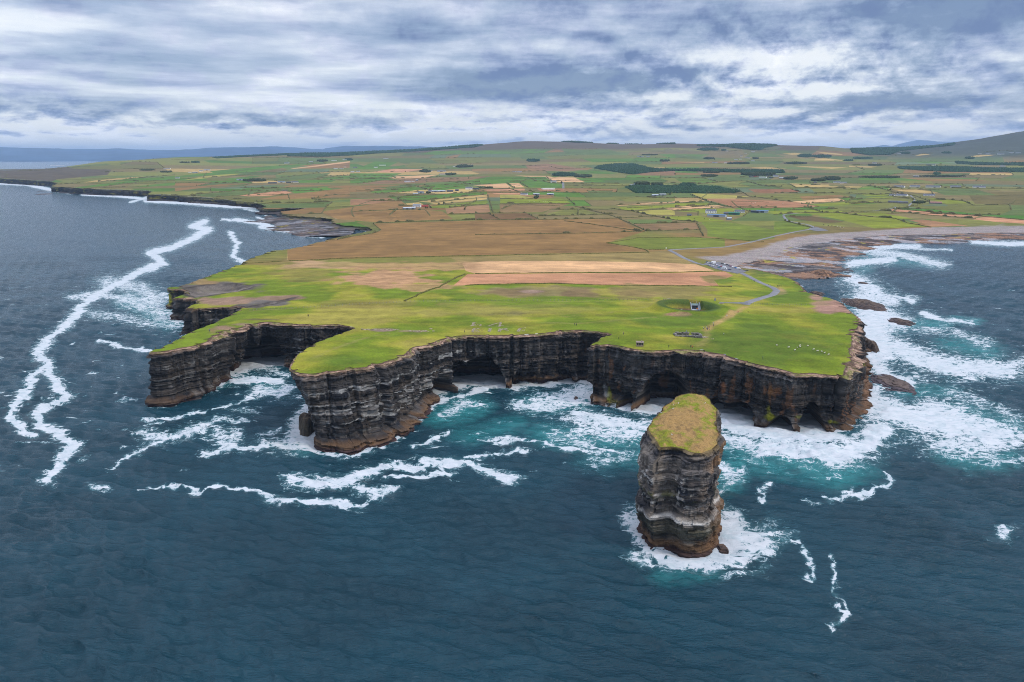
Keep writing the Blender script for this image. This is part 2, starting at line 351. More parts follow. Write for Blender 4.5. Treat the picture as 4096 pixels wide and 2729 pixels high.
LUSH,GRN,DUL,OLV,BRN,PNK,PEA,TAN,YEL,MOR,GRY,RED = ((.165,.185,.016),(.075,.145,.016),(.090,.120,.030),(.140,.138,.030),(.205,.115,.038),(.42,.205,.105),(.48,.28,.135),(.36,.245,.085),
  (.27,.235,.050),(.085,.066,.042),(.10,.13,.065),(.32,.14,.065))
FIELDS = [ # colour, tile, outline
 (MOR,'0',[(0,400),(700,380),(1500,400),(1450,470),(760,530),(700,560),(0,510)]),(OLV,'0',[(1430,322),(1620,308),(1630,352),(1540,350)]),(GRN,'0',[(1000,640),(1350,595),(2354,480),(2354,520),(1500,610),(1100,650)]),
 (TAN,'0',[(1120,570),(1360,530),(1950,490),(1600,540),(1200,575)]),(GRN,'0',[(1700,640),(2354,570),(2354,610),(1900,635)]),(OLV,'0',[(760,540),(1500,500),(1560,520),(900,580)]),
 (OLV,'a',[(170,255),(400,235),(610,270),(330,280)]),(YEL,'a',[(120,540),(340,500),(720,455),(920,455),(700,480),(340,525)]),(GRN,'a',[(650,525),(1000,490),(1200,480),(1050,510),(840,550)]),
 (GRN,'a',[(460,420),(1300,350),(1900,310),(2100,300),(1500,370),(900,450),(600,470)]),(BRN,'a',[(1830,360),(2354,295),(2354,380),(2000,385),(1550,388)]),(PEA,'a',[(1550,385),(1830,352),(2354,286),(2354,302),(1850,364),(1600,390)]),
 (GRY,'a',[(1320,435),(1620,395),(2090,400),(2060,435),(1700,430)]),(DUL,'a',[(1240,530),(1700,470),(2100,440),(2000,500),(1500,550)]),(GRN,'a',[(1700,535),(2190,535),(2100,570),(1500,580)]),(GRN,'a',[(1980,510),(2354,480),(2354,520),(2000,527)]),
 ((.075,.16,.016),'a',[(1530,675),(2050,635),(2150,685),(1900,700),(1600,718)]),(DUL,'a',[(210,740),(800,690),(1500,640),(2300,610),(1500,675),(900,745),(500,770)]),(GRY,'a',[(520,655),(900,620),(1500,600),(1300,620),(850,660)]),
 (PNK,'a',[(860,750),(1330,690),(1480,685),(1580,712),(1250,755),(1000,760)]),(BRN,'a',[(1300,770),(1700,720),(2354,640),(2354,760),(1700,800),(1100,800)]),(OLV,'a',[(1100,830),(1700,790),(2354,780),(2354,800),(1800,850),(1250,870)]),
 (BRN,'a',[(0,650),(700,590),(1050,585),(500,630),(0,690)]),(GRN,'a',[(0,490),(600,430),(900,440),(340,490),(0,512)]),
 (GRN,'b',[(100,375),(340,290),(640,300),(560,340),(450,380)]),(GRN,'b',[(530,370),(780,330),(720,350),(640,380)]),(GRN,'b',[(960,190),(1130,150),(1500,140),(1480,160),(1100,190)]),(OLV,'b',[(740,360),(830,300),(1250,340),(1320,385),(800,380)]),
 (OLV,'b',[(1430,265),(1800,260),(1900,300),(1500,310)]),(BRN,'b',[(1300,225),(1500,190),(1420,250),(1270,250)]),(PNK,'b',[(270,435),(580,390),(1010,395),(700,440)]),(PEA,'b',[(440,515),(640,490),(1180,470),(960,515),(720,525)]),
 (GRN,'b',[(0,450),(700,450),(600,480),(250,500),(0,520)]),(GRN,'b',[(0,540),(440,520),(380,545),(100,585),(0,585)]),((.19,.11,.05),'b',[(160,590),(480,540),(1000,510),(1900,490),(1500,560),(900,580),(300,600)]),
 (GRN,'b',[(1460,565),(1830,522),(2230,545),(2110,575),(1650,590)]),(DUL,'b',[(380,640),(900,590),(1150,590),(700,640),(500,655)]),(GRN,'b',[(940,620),(1400,575),(1590,610),(1080,665)]),(GRN,'b',[(1090,675),(1440,620),(1660,635),(1500,650),(1150,690)]),
 ((.075,.14,.014),'b',[(230,700),(880,620),(970,665),(650,710),(350,715)]),(PEA,'b',[(1650,610),(2100,585),(2180,645),(1950,648),(1830,625)]),(PEA,'b',[(2120,585),(2270,580),(2350,638),(2220,640)]),(PNK,'b',[(1800,670),(2354,650),(2354,690),(1850,685)]),
 (GRN,'b',[(500,770),(1180,735),(1850,695),(1840,735),(1400,770),(850,820),(640,790)]),(TAN,'b',[(920,830),(1300,790),(1840,735),(1840,765),(1400,805),(1100,845)]),(TAN,'b',[(1020,870),(1400,815),(1840,775),(1845,800),(1300,850),(1060,885)]),
 ((.135,.165,.018),'b',[(1070,895),(1450,850),(1850,810),(1855,860),(1560,890),(1280,920),(1090,920)]),((.27,.15,.07),'b',[(1290,925),(1600,890),(1870,870),(1890,980),(1310,1000)]),(TAN,'b',[(750,855),(920,840),(1000,870),(780,885)]),
 ((.25,.13,.06),'b',[(0,800),(540,782),(660,830),(500,850),(0,880)]),(PNK,'b',[(1910,712),(2290,715),(2290,735),(1950,730)]),(BRN,'b',[(0,620),(350,640),(500,655),(300,690),(0,700)]),
 (DUL,'c',[(830,115),(1080,130),(1460,130),(1640,180),(1430,210),(900,190)]),(GRN,'c',[(1100,250),(2000,250),(2200,290),(1250,300)]),(DUL,'c',[(250,200),(500,210),(700,260),(300,260)]),((.21,.115,.055),'c',[(340,340),(700,320),(1170,400),(900,425),(550,410),(380,385)]),
 (TAN,'c',[(1960,370),(2270,370),(2150,385),(1980,380)]),((.2,.11,.05),'c',[(1840,460),(2000,430),(2354,415),(2354,480),(1900,480)]),(GRN,'c',[(1170,415),(1300,420),(1610,460),(1250,455)]),(GRN,'c',[(980,440),(1100,420),(1240,450),(1180,460)]),
 (PEA,'c',[(200,480),(620,483),(700,495),(350,495)]),(PEA,'c',[(610,500),(1000,505),(1140,568),(800,568),(700,550)]),(GRN,'c',[(1090,525),(1240,520),(1400,550),(1420,568),(1150,565)]),(GRN,'c',[(200,570),(260,550),(680,570),(840,600),(840,650),(380,640),(270,585)]),
 (RED,'c',[(480,645),(870,660),(860,690),(550,690)]),(GRN,'c',[(290,700),(720,695),(900,720),(870,735),(370,740)]),(YEL,'c',[(0,735),(240,740),(470,785),(440,795),(0,790)]),((.155,.18,.016),'c',[(0,795),(500,800),(540,790),(840,790),(970,855),(0,855)]),
 ((.20,.125,.05),'c',[(0,860),(950,855),(700,930),(560,970),(0,980)]),(OLV,'c',[(640,990),(1000,905),(1400,1009),(640,1009)]),(PEA,'c',[(1570,880),(2000,845),(2354,830),(2354,850),(1600,885)]),(LUSH,'c',[(1600,905),(2354,865),(2354,905),(2100,915),(1700,950),(1640,935)]),
 (YEL,'c',[(1750,965),(2100,940),(2300,945),(2354,960),(2354,1009),(2100,1009)]),(PEA,'c',[(2200,920),(2354,905),(2354,945),(2300,945)]),(DUL,'c',[(1180,690),(1520,690),(1450,735),(1250,735)]),(OLV,'c',[(1500,760),(2100,770),(2354,770),(2354,820),(1700,830)]),
 (PEA,'d',[(0,825),(330,822),(390,835),(0,848)]),(LUSH,'d',[(0,850),(440,845),(540,870),(0,895)]),(PEA,'d',[(0,905),(150,885),(600,880),(690,912),(0,945)]),(LUSH,'d',[(0,960),(350,925),(750,920),(880,950),(400,980)]),
 ((.30,.145,.07),'d',[(370,790),(900,800),(1400,820),(1650,840),(1940,895),(1500,920),(800,910),(600,850)]),(YEL,'d',[(220,718),(700,740),(1000,760),(800,780),(400,790),(330,770)]),(TAN,'d',[(1530,585),(2060,600),(2090,635),(1650,640)]),(TAN,'d',[(2060,625),(2354,622),(2354,640),(2090,640)]),
 ((.15,.145,.03),'d',[(330,590),(800,570),(1010,630),(760,640),(640,610)]),((.085,.13,.018),'d',[(0,520),(380,515),(600,570),(310,590),(80,570)]),(DUL,'d',[(480,530),(560,500),(1000,500),(980,550),(620,560)]),(OLV,'d',[(1180,590),(1500,585),(1600,640),(1300,625)]),(DUL,'d',[(1000,550),(1400,530),(1500,570),(1150,585)]),
 ((.22,.10,.045),'d',[(990,665),(1560,660),(1680,700),(1200,715),(1080,705)]),(PEA,'d',[(1590,830),(1900,800),(2170,780),(2290,820),(1800,860)]),(LUSH,'d',[(1820,870),(2354,830),(2354,870),(1950,895)]),(GRN,'d',[(800,920),(1900,905),(2150,935),(1500,950),(900,945)]),(LUSH,'d',[(1250,955),(2100,940),(2354,965),(1500,1000),(1240,990)]),
 (OLV,'d',[(1000,740),(1650,720),(2354,730),(2354,760),(1700,820),(1400,800),(1050,765)]),(BRN,'d',[(1680,760),(2200,740),(2354,765),(1900,800),(1720,810)]),(GRN,'d',[(2210,775),(2354,770),(2354,815),(2300,815)]),(TAN,'d',[(1440,185),(1600,172),(1740,190),(1580,202)]),(TAN,'d',[(1890,155),(2250,190),(2260,203),(2000,190)]),
 (TAN,'d',[(1890,245),(2080,245),(2150,280),(1870,280)]),(TAN,'d',[(2080,250),(2260,275),(2240,283),(2150,275)]),(TAN,'d',[(1000,375),(1180,362),(1510,382),(1200,392)]),(TAN,'d',[(1600,350),(2330,372),(2100,388),(1700,365)]),(TAN,'d',[(0,293),(400,300),(380,308),(100,300)]),
 (DUL,'d',[(1020,180),(1300,180),(1500,230),(950,230)]),(DUL,'d',[(0,190),(300,220),(700,250),(400,270),(0,240)]),(DUL,'d',[(1250,150),(1520,150),(1560,180),(1300,170)]),
 (TAN,'e',[(510,787),(900,800),(1260,850),(1000,853),(700,825)]),(LUSH,'e',[(1060,920),(1250,918),(1670,985),(1300,995)]),(LUSH,'e',[(160,870),(560,865),(600,885),(250,890)]),(LUSH,'e',[(230,905),(580,895),(600,915),(350,925)]),(GRN,'e',[(0,905),(230,920),(200,935),(0,950)]),
 (OLV,'e',[(0,960),(600,925),(1080,975),(780,985),(400,960),(0,1000)]),(TAN,'e',[(0,755),(330,770),(0,775)]),(BRN,'e',[(680,645),(1700,665),(1900,690),(1100,690)]),(TAN,'e',[(0,480),(380,495),(300,508),(0,500)]),(TAN,'e',[(880,350),(980,320),(1100,330),(950,348)]),(TAN,'e',[(1540,375),(1750,335),(1970,335),(1880,350)]),
 (GRN,'e',[(830,430),(1180,425),(1420,455),(1000,445)]),((.12,.095,.028),'e',[(1600,850),(2354,830),(2354,1009),(1700,1000)]),(DUL,'e',[(1000,790),(1650,790),(2000,880),(1300,880)]),
 ((.06,.15,.014),'n3',[(1150,230),(1280,210),(2000,280),(2354,290),(2354,325),(2000,290)]),(PNK,'n3',[(1020,240),(1130,228),(1930,295),(1870,315),(1250,265)]),(PNK,'n3',[(1860,322),(2000,300),(2354,335),(2354,365),(2100,350)]),((.25,.13,.06),'n3',[(1270,330),(1400,325),(1830,385),(1500,395)]),
 (LUSH,'n3',[(300,270),(560,260),(1150,320),(1460,395),(950,410),(640,330)]),(LUSH,'n3',[(700,265),(1000,260),(1320,320),(1150,318)]),((.11,.075,.03),'n3',[(110,290),(330,290),(680,350),(500,360),(250,330)]),(GRN,'n3',[(0,225),(480,205),(620,225),(0,240)]),(LUSH,'n3',[(0,245),(600,235),(300,265),(0,275)]),
 ((.115,.15,.016),'n3',[(0,345),(100,340),(360,405),(0,475)]),(OLV,'n3',[(550,205),(1080,165),(1350,195),(900,245),(650,230)]),(LUSH,'n3',[(370,185),(900,150),(1000,160),(640,195)]),(GRY,'n3',[(1370,190),(1600,178),(1650,200),(1450,200)]),
 ((.13,.15,.02),'n2',[(1240,455),(1540,403),(2060,400),(2354,418),(2354,490),(1900,510),(1640,515),(1440,475)]),((.125,.155,.018),'n2',[(2130,255),(2354,252),(2816,330),(2816,410),(2600,440),(2354,410),(2190,390),(2190,330)]),(LUSH,'n2',[(1740,205),(2100,195),(2354,245),(2100,255),(1900,240)]),
 (BRN,'p',[(1495,895),(1900,882),(2470,873),(2520,900),(2585,925),(2423,973),(2580,1003),(1900,1022),(1535,1030),(1150,1045),(1150,1000),(1290,968),(1400,945),(1465,938),(1525,921)]),((.135,.075,.028),'n2',[(0,178),(490,172),(600,228),(0,235)]),
 ((.19,.115,.05),'n2',[(1490,275),(2090,262),(2130,330),(1620,335)]),(BRN,'n1',[(900,110),(1650,0),(1750,80),(2050,110),(2150,180),(1420,210),(1050,180)]),
 ((.23,.165,.055),'n2',[(-240,590),(900,548),(1620,540),(1800,525),(1880,560),(2090,650),(1700,640),(900,625),(-100,640)]),(PEA,'n2',[(-120,645),(100,625),(900,622),(1700,636),(2090,655),(2250,715),(1700,730),(900,732),(0,743),(-90,715)]),
 (PNK,'n2',[(-210,855),(-70,747),(0,745),(900,737),(1700,737),(2354,722),(2430,760),(2360,790),(2250,800),(2300,860),(1200,848),(700,833),(0,846)]),
]
SOFT = [ # colour, centre x, y, half sizes in pixels, strength
 ((.36,.22,.11),1260,1060,150,14,.9),((.36,.20,.10),1560,1115,170,32,.95),((.34,.2,.09),1700,1150,110,18,.8),((.33,.19,.09),1650,1065,240,16,.75),((.26,.2,.06),1350,1058,70,9,.6),
 ((.21,.15,.07),2150,1165,230,20,.75),((.17,.11,.05),2060,1170,90,12,.8),((.30,.2,.15),2120,1167,40,6,.7),((.16,.10,.05),2320,1175,70,15,.7),((.18,.14,.045),2650,1165,230,28,.8),((.2,.13,.05),2560,1175,80,12,.5),
 ((.28,.155,.09),2690,1258,60,9,.95),((.33,.2,.10),3120,1168,25,14,.8),((.30,.17,.12),3390,1228,62,24,1.5),((.30,.17,.12),3320,1240,60,14,1.2),((.30,.17,.12),3262,1190,24,9,1),((.30,.17,.12),3300,1215,50,8,.8),
 ((.105,.088,.070),900,1148,120,17,1.4),((.095,.080,.066),780,1150,60,13,1.5),((.25,.16,.07),800,1130,60,10,.9),((.085,.072,.06),800,1178,80,9,1.3),((.22,.14,.09),900,1202,150,13,1.5),((.11,.095,.08),1080,1212,70,11,1.5),((.2,.13,.08),1130,1192,70,10,1.2),
 ((.085,.072,.06),1000,1225,60,7,1.4),((.24,.14,.08),850,1325,20,12,.7),((.25,.15,.10),900,1313,40,8,.9),((.25,.16,.11),980,1299,40,4,.8),((.1,.075,.04),1075,1278,80,2.5,1),
 ((.2,.14,.10),1535,1321,40,5,1),((.22,.15,.1),1650,1325,60,4,.8),((.13,.10,.05),2063,1253,28,6,.7),((.2,.15,.04),1200,1100,110,26,.6),((.2,.15,.04),1450,1220,220,20,.5),((.19,.17,.04),2000,1240,300,22,.45),((.06,.105,.012),3000,1380,260,70,.55),((.06,.11,.012),1330,1440,130,25,.45),
 ((.055,.105,.014),2700,1290,180,30,.35),((.07,.12,.012),3150,1190,90,25,.5),((.06,.105,.012),2870,1120,60,16,.6),((.05,.10,.012),3040,1095,40,14,.6)]
# trodden tracks and paths: colour, half width (m), line
TRACKS = [((.34,.205,.085),2.6,[(2985,1226),(2940,1250),(2890,1280),(2850,1302),(2825,1325)]),((.22,.19,.05),1.6,[(2825,1325),(2828,1345),(2815,1368),(2790,1385)]),((.2,.185,.05),.9,[(2620,1225),(2500,1240),(2400,1258),(2230,1268),(2060,1262),(1900,1255)]),
 ((.2,.185,.05),.9,[(2720,1255),(2600,1270),(2450,1283),(2300,1295),(2120,1290)]),((.2,.18,.05),1.0,[(1590,1330),(1480,1345),(1400,1372),(1320,1400),(1262,1430)]),((.2,.18,.05),1.0,[(2620,1207),(2200,1207),(1800,1209),(1608,1209),(1300,1228),(1000,1245)])]
PEBBLE = [(2785,1028),(2900,1024),(3030,998),(3100,973),(3200,948),(3300,936),(3500,923),(3700,911),(4096,904),(4500,902),(4500,945),(4096,950),(3700,955),(3500,970),(3300,1000),(3150,1025),(3050,1045),(2950,1070),(2880,1050)]
HEDGES = [('n1',[(185,600),(600,578),(1100,552),(1700,540),(2354,527),(2854,518),(3974,495)],1.6),('n1',[(1690,955),(1850,880),(2000,830),(2100,770),(2260,700)],2.2),('n2',[(0,743),(900,733),(1700,733),(2330,720)],1.0),('n2',[(-90,853),(0,848),(700,835),(1200,850),(2280,862),(2420,868)],1.3),
 ('n1',[(1410,218),(1800,205),(2200,193),(2354,190)],1.8),('n2',[(0,238),(800,232),(1340,222),(1700,203)],1.8),('n1',[(1395,225),(1470,285),(1400,315),(1200,345),(1060,375)],1.6),('n2',[(0,172),(490,172)],1.5),('n2',[(930,105),(1300,200),(1450,265),(1610,340),(2130,330)],1.8),
 ('n2',[(840,245),(1120,280),(1330,310),(1560,345)],1.6),('n2',[(1270,125),(1480,155),(1680,200),(1900,240),(2100,255)],2),('n2',[(1240,455),(1540,405),(2060,400),(2354,418),(2720,440)],1.8),('n2',[(1240,455),(1450,485),(1600,515),(1640,545)],2),('n2',[(1640,515),(1780,515)],2),
 ('n2',[(120,0),(150,100),(170,165)],3),('n2',[(860,20),(940,95)],2.5),('n2',[(1330,95),(1680,85),(2150,65)],2.2),('n2',[(1430,122),(1670,115)],2.4),('n2',[(1480,155),(1780,130),(2200,105)],2.2),('n2',[(2030,0),(2200,65),(2354,105)],2.6),('d',[(620,880),(800,915),(1500,922),(1940,900)],2.2),
 ('n2',[(1500,272),(2090,258)],1.5),('n2',[(2090,270),(2120,330),(2150,390)],2.5),('n2',[(600,200),(1100,190),(1340,180)],1.5),('n2',[(130,178),(240,235)],1.6),('n2',[(500,180),(600,228)],1.6),('n2',[(0,375),(1000,362),(1600,345)],1.0),
 ('d',[(1580,835),(1000,760),(880,690),(780,640)],2.4),('d',[(1700,860),(2290,825)],2.2),('d',[(0,850),(390,840)],2.2),('d',[(0,900),(540,872)],2.2),('d',[(0,945),(690,910)],2.2),('d',[(1550,660),(1700,705),(2354,720)],2.4),('d',[(1530,585),(1620,640),(2354,645)],2.4),('d',[(960,555),(1200,625),(1440,628)],2.6),
 ('d',[(0,515),(380,515),(600,570),(900,550)],2.6),('d',[(310,592),(600,570)],2.5),('d',[(0,715),(200,715),(900,720)],2.4),('e',[(0,850),(500,880),(1080,970)],2.4),('e',[(270,740),(600,840),(900,890),(1080,960)],2.6),('e',[(330,775),(1200,785),(2354,790)],2),('e',[(0,940),(350,925),(900,910)],2.4),('e',[(0,1000),(400,970)],2.4),
 ('n3',[(1020,240),(1450,285),(1900,318)],2.2),('n3',[(1150,228),(1700,275),(2354,330)],2.2),('n3',[(1150,320),(1260,360),(1470,400)],2.2),('n3',[(560,258),(900,300),(1150,318)],2.2),('n3',[(0,240),(600,225)],2),('n3',[(0,280),(300,262),(650,262),(1000,245),(1350,195)],2),('n3',[(100,340),(360,405)],2.2),
 ('b',[(640,385),(900,380),(1330,385)],3),('b',[(0,525),(440,520),(960,515),(1440,475)],2.8),('b',[(100,590),(480,540)],2.6),('b',[(1420,575),(1650,600)],2.8),('b',[(900,625),(1080,680)],3),('b',[(1080,668),(1590,615)],2.6),('b',[(230,705),(880,622)],2.4),('b',[(340,720),(1080,690)],2.6),('b',[(500,770),(1200,735),(1840,690)],2.6),
 ('b',[(640,795),(850,825),(1400,770),(1840,735)],2.4),('b',[(1090,835),(1590,795)],2.8),('b',[(1260,860),(1390,848)],3),('b',[(1070,890),(1090,920),(1280,920)],2.4),('b',[(1340,910),(1850,865)],2.4),('b',[(1310,1000),(1890,990)],2.2),('b',[(2110,580),(2220,645)],3),('b',[(1660,595),(1920,597)],3.4),
 ('c',[(270,570),(380,640)],3),('c',[(0,690),(540,690),(880,690)],2.6),('c',[(0,790),(470,795)],2.6),('c',[(0,857),(960,857)],2.4),('c',[(620,495),(700,550)],3),('c',[(260,550),(500,530),(340,500)],3),('c',[(1170,690),(1520,685)],2.6),
 ('a',[(200,740),(800,690),(1480,640)],2.8),('a',[(500,775),(900,745),(1500,680)],2.6),('a',[(60,530),(900,480),(1240,435)],3),('a',[(840,555),(1240,530),(2000,440)],3),('a',[(1320,438),(1700,430),(2080,438)],3),('a',[(1880,520),(2354,470)],3),('a',[(1100,830),(1300,845),(2000,855)],2.2),
 ('0',[(780,600),(1300,570),(2000,500),(2354,470)],3),('0',[(1340,635),(1900,565),(2354,540)],3),('0',[(1100,655),(2000,625)],2.4),('0',[(1880,415),(2060,395)],5)]
ROADS = [('p',[(2675,1000),(2700,1012),(2730,1030),(2790,1055),(2830,1062)],3.2),('p',[(2950,1083),(2975,1097),(3010,1115),(3050,1135),(3090,1150),(3108,1163),(3092,1180),(3040,1195),(2995,1209),(2978,1221)],3.4),
 ('p',[(2672,1000),(2800,994),(2900,989),(3000,970),(3100,945),(3180,928),(3240,918),(3253,907),(3223,897),(3150,884),(3137,870),(3134,859),(3215,851),(3395,850),(3500,843),(3576,834),(3624,829),(3700,838)],2.6),('c',[(850,570),(852,655)],4),('p',[(3630,828),(3660,800),(3640,780)],2.5)]
CARPARK = [(2815,1056),(2835,1048),(2875,1049),(2920,1060),(2968,1078),(2985,1088),(2950,1096),(2900,1086),(2860,1076)]
LOT2 = [(3235,920),(3262,908),(3300,918),(3314,924),(3270,926)]
BLOW = at_z(2752, 1232, 27.0)    # centre of the blowhole pit
CLEFTS = [([(716,1158),(800,1141),(900,1133),(960,1135),(1022,1147),(960,1166),(880,1178),(781,1191),(738,1182)], 5.0), ([(975,1230),(1060,1213),(1120,1201),(1196,1185),(1180,1196),(1110,1214),(1030,1229)], 9)]
# ---------------------------------------------------------------- ground with fields
def subdiv_px(pts, step=60, closed=True):
    out = []
    n = len(pts)
    for i in range(n if closed else n-1):
        a, b = pts[i], pts[(i+1) % n]; d = math.hypot(b[0]-a[0], b[1]-a[1]); k = max(1, int(d/step))
        out += [(a[0]+(b[0]-a[0])*j/k, a[1]+(b[1]-a[1])*j/k) for j in range(k)]
    if not closed: out.append(pts[-1])
    return out
CLEFT_W = [(L(subdiv_px(c[0], 15))[:, :2], c[1]) for c in CLEFTS]
def zt(X, Y):
    "ground height with the ring bank and the blowhole pit"
    z = zland(X, Y)
    for w_, dp in CLEFT_W:
        lo, hi_ = w_.min(0)-4, w_.max(0)+4; X1 = np.asarray(X, float); Y1 = np.asarray(Y, float)
        q = (X1 > lo[0]) & (X1 < hi_[0]) & (Y1 > lo[1]) & (Y1 < hi_[1])
        if np.any(q):
            q1 = np.atleast_1d(q); xx = np.atleast_1d(X1)[q1]; yy = np.atleast_1d(Y1)[q1]; sd = segdist(xx, yy, w_, True)*np.where(inpoly(xx, yy, w_), 1, -1)
            sd = sd+(fbm(xx/7, yy/7, seed=190, oct=3)-.5)*6
            dz_ = np.floor(sstep(-.5, 14, sd)*4+.6*fbm(xx/9, yy/6, seed=191, oct=2))/4*dp*(sd > -.5)
            zz_ = np.atleast_1d(np.array(z, float)).copy(); zz_[q1] -= np.maximum(dz_, 0); z = zz_.reshape(np.shape(z)) if np.ndim(z) else float(zz_[0])
    r = np.hypot(np.asarray(X)-BLOW[0]-3*sstep(10, 32, np.hypot(np.asarray(X)-BLOW[0], np.asarray(Y)-BLOW[1])), np.asarray(Y)-BLOW[1])
    m = r < 40
    if np.any(m):
        th = np.arctan2(np.asarray(Y)-BLOW[1], np.asarray(X)-BLOW[0])
        w = 1+.12*np.sin(th*2+1)
        bank = 4.8*sstep(34, 25, r)*sstep(14.5, 20, r)*(.72+.28*np.sin(th))
        pit = -2.2*sstep(17, 13.5, r)-15*sstep(10.6*w, 8.0*w, r)
        cut = sstep(4.6, 3.6, np.abs(np.asarray(X)-BLOW[0]-9.6))*sstep(BLOW[1]+9, BLOW[1]+10.5, np.asarray(Y))*sstep(BLOW[1]+24, BLOW[1]+22.5, np.asarray(Y))
        z = z+np.where(m, lerp(bank+pit, -2.6, cut), 0)
    return z
near_px = [c[:2] for c in COAST_NEAR]
_c1 = L(COAST_FAR_L)[:, :2]; _c2 = L(near_px)[:, :2]; _c3 = L(COAST_FAR_R)[:, :2]
for i, c in enumerate(COAST_FAR_L):
    if c[0] < 0: p = at_z(c[0], c[1], 24.0); _c1[i] = p[:2]
for i, c in enumerate(COAST_FAR_R):
    if c[0] > 4100: p = at_z(c[0], c[1], 2.0); _c3[i] = p[:2]
_bk = np.array([(a*y, y) for a, y in BACK])
def resample(pts, fac=.0013, lo=.6, hi=8, extra=None):
    "finer polyline; spacing grows with the distance"
    out = [pts[0]]; ex = [extra[0]] if extra is not None else None
    for k in range(len(pts)-1):
        p, q = pts[k], pts[k+1]; d = np.hypot(*(q-p)); s = np.clip(np.hypot(*((p+q)/2))*fac, lo, hi)
        n = max(1, int(round(d/s)))
        for i in range(1, n+1):
            out.append(p+(q-p)*i/n)
            if ex is not None: ex.append(extra[k]+(extra[k+1]-extra[k])*i/n)
    return (np.array(out), np.array(ex)) if ex is not None else np.array(out)
def smooth_line(p, w):
    k = np.ones(w)/w; pad = w//2
    e = np.concatenate([np.repeat(p[:1], pad, 0), p, np.repeat(p[-1:], pad, 0)])
    return np.stack([np.convolve(e[:, i], k, 'valid')[:len(p)] for i in range(p.shape[1])], -1)
_ex = np.array([c[2:] for c in COAST_NEAR], float)
NEAR, NEX = resample(np.concatenate([_c1[-1:], _c2, _c3[:1]]), .0012, .5, 2, np.concatenate([_ex[:1], _ex, _ex[-1:]]))
_w = 9
NEAR = np.concatenate([NEAR[:1], smooth_line(NEAR, _w)[1:-1], NEAR[-1:]]); NEX = smooth_line(NEX, 15)
def jitter_edge(p, amp):
    t = np.gradient(p, axis=0); t /= np.linalg.norm(t, axis=1)[:, None]+1e-9
    n = np.stack([t[:, 1], -t[:, 0]], -1)
    d = np.hypot(p[:, 0], p[:, 1]); a = amp*np.clip(d/450, .8, 4)
    j = (fbm(p[:, 0]/9, p[:, 1]/9, seed=31, oct=5, gain=.62)-.5)*2*a-a*1.6*sstep(.60, .74, fbm(p[:, 0]/5, p[:, 1]/5, seed=33, oct=3))
    j[0] = j[-1] = 0
    return p+n*j[:, None]
NEAR = jitter_edge(NEAR, 1.9)
FARL = jitter_edge(resample(_c1, .0022, 1.5, 14), 2.0); FARR = resample(_c3, .004, 2, 20)
FARL[-1] = NEAR[0]; FARR[0] = NEAR[-1]
COASTLINE = np.concatenate([FARL[:-1], NEAR[:-1], FARR])
LANDPOLY = np.concatenate([COASTLINE, _bk])

ppts = [tuple(p) for p in LANDPOLY]
edges = [(i, (i+1) % len(ppts)) for i in range(len(ppts))]
def add_line(w, closed=False):
    i0 = len(ppts); ppts.extend((float(x), float(y)) for x, y in w)
    edges.extend((i0+i, i0+i+1) for i in range(len(w)-1))
    if closed: edges.append((i0+len(w)-1, i0))
FW = []
for col, t, pts in FIELDS:
    w = L(subdiv_px(px(t, pts)))[:, :2]
    w = w+(rng.random(w.shape)-.5)*(np.hypot(w[:, 0], w[:, 1])*.0012)[:, None]*[[1, 1]]
    FW.append((col, w)); add_line(w, True)
# the farther country: strips of small fields
CELLS = []; rows = [1480.0]
while rows[-1] < 7600: rows.append(rows[-1]*(1.055+.03*rng.random()))
ncx = 34; VG = np.zeros((len(rows), ncx+1, 2))
for j, Yr in enumerate(rows):
    for i in range(ncx+1):
        a = -.82+1.64*i/ncx+(rng.random()-.5)*.028
        y = Yr*(1+(rng.random()-.5)*.025)*(1+.10*(a+.1)*math.sin(2.0+a*3))
        VG[j, i] = (a*y, y)
far_edges = []
pal = [(GRN,.13),(DUL,.27),(OLV,.27),((.15,.115,.042),.18),(BRN,.06),((.14,.13,.035),.07),(GRY,.03),(TAN,.01)]
pc = np.cumsum([p[1] for p in pal]); cellc = {}
for j in range(len(rows)-1):
    for i in range(ncx):
        q = np.array([VG[j, i], VG[j, i+1], VG[j+1, i+1], VG[j+1, i]]); m = q.mean(0)
        zz = float(zland(m[0], m[1])); moor = sstep(150, 235, zz)
        if i and rng.random() < .42: c = cellc[(j, i-1)]
        else:
            c = np.array(pal[int(np.searchsorted(pc, rng.random()*pc[-1]))][0]); c = c*(.82+.36*rng.random())
            if rng.random() < moor: c = np.array(MOR)*(.8+.5*rng.random())*np.array((1.1, 1, 1))
        cellc[(j, i)] = c; CELLS.append((c, q))
for j in range(len(rows)-1):
    for i in range(ncx+1):
        for (a, b, k) in ((VG[j, i], VG[j+1, i], 0), (VG[j, i], VG[j, min(i+1, ncx)], 1)):
            if np.hypot(*(a-b)) < 1: continue
            if 0 < i < ncx:
                ca, cb = (cellc[(j, i-1)], cellc[(j, i)]) if k == 0 else (cellc[(max(j-1, 0), i)], cellc[(j, i)])
                if np.abs(ca-cb).sum() < 1e-6: continue
            add_line(np.array([a, b]))
            far_edges.append((a, b))
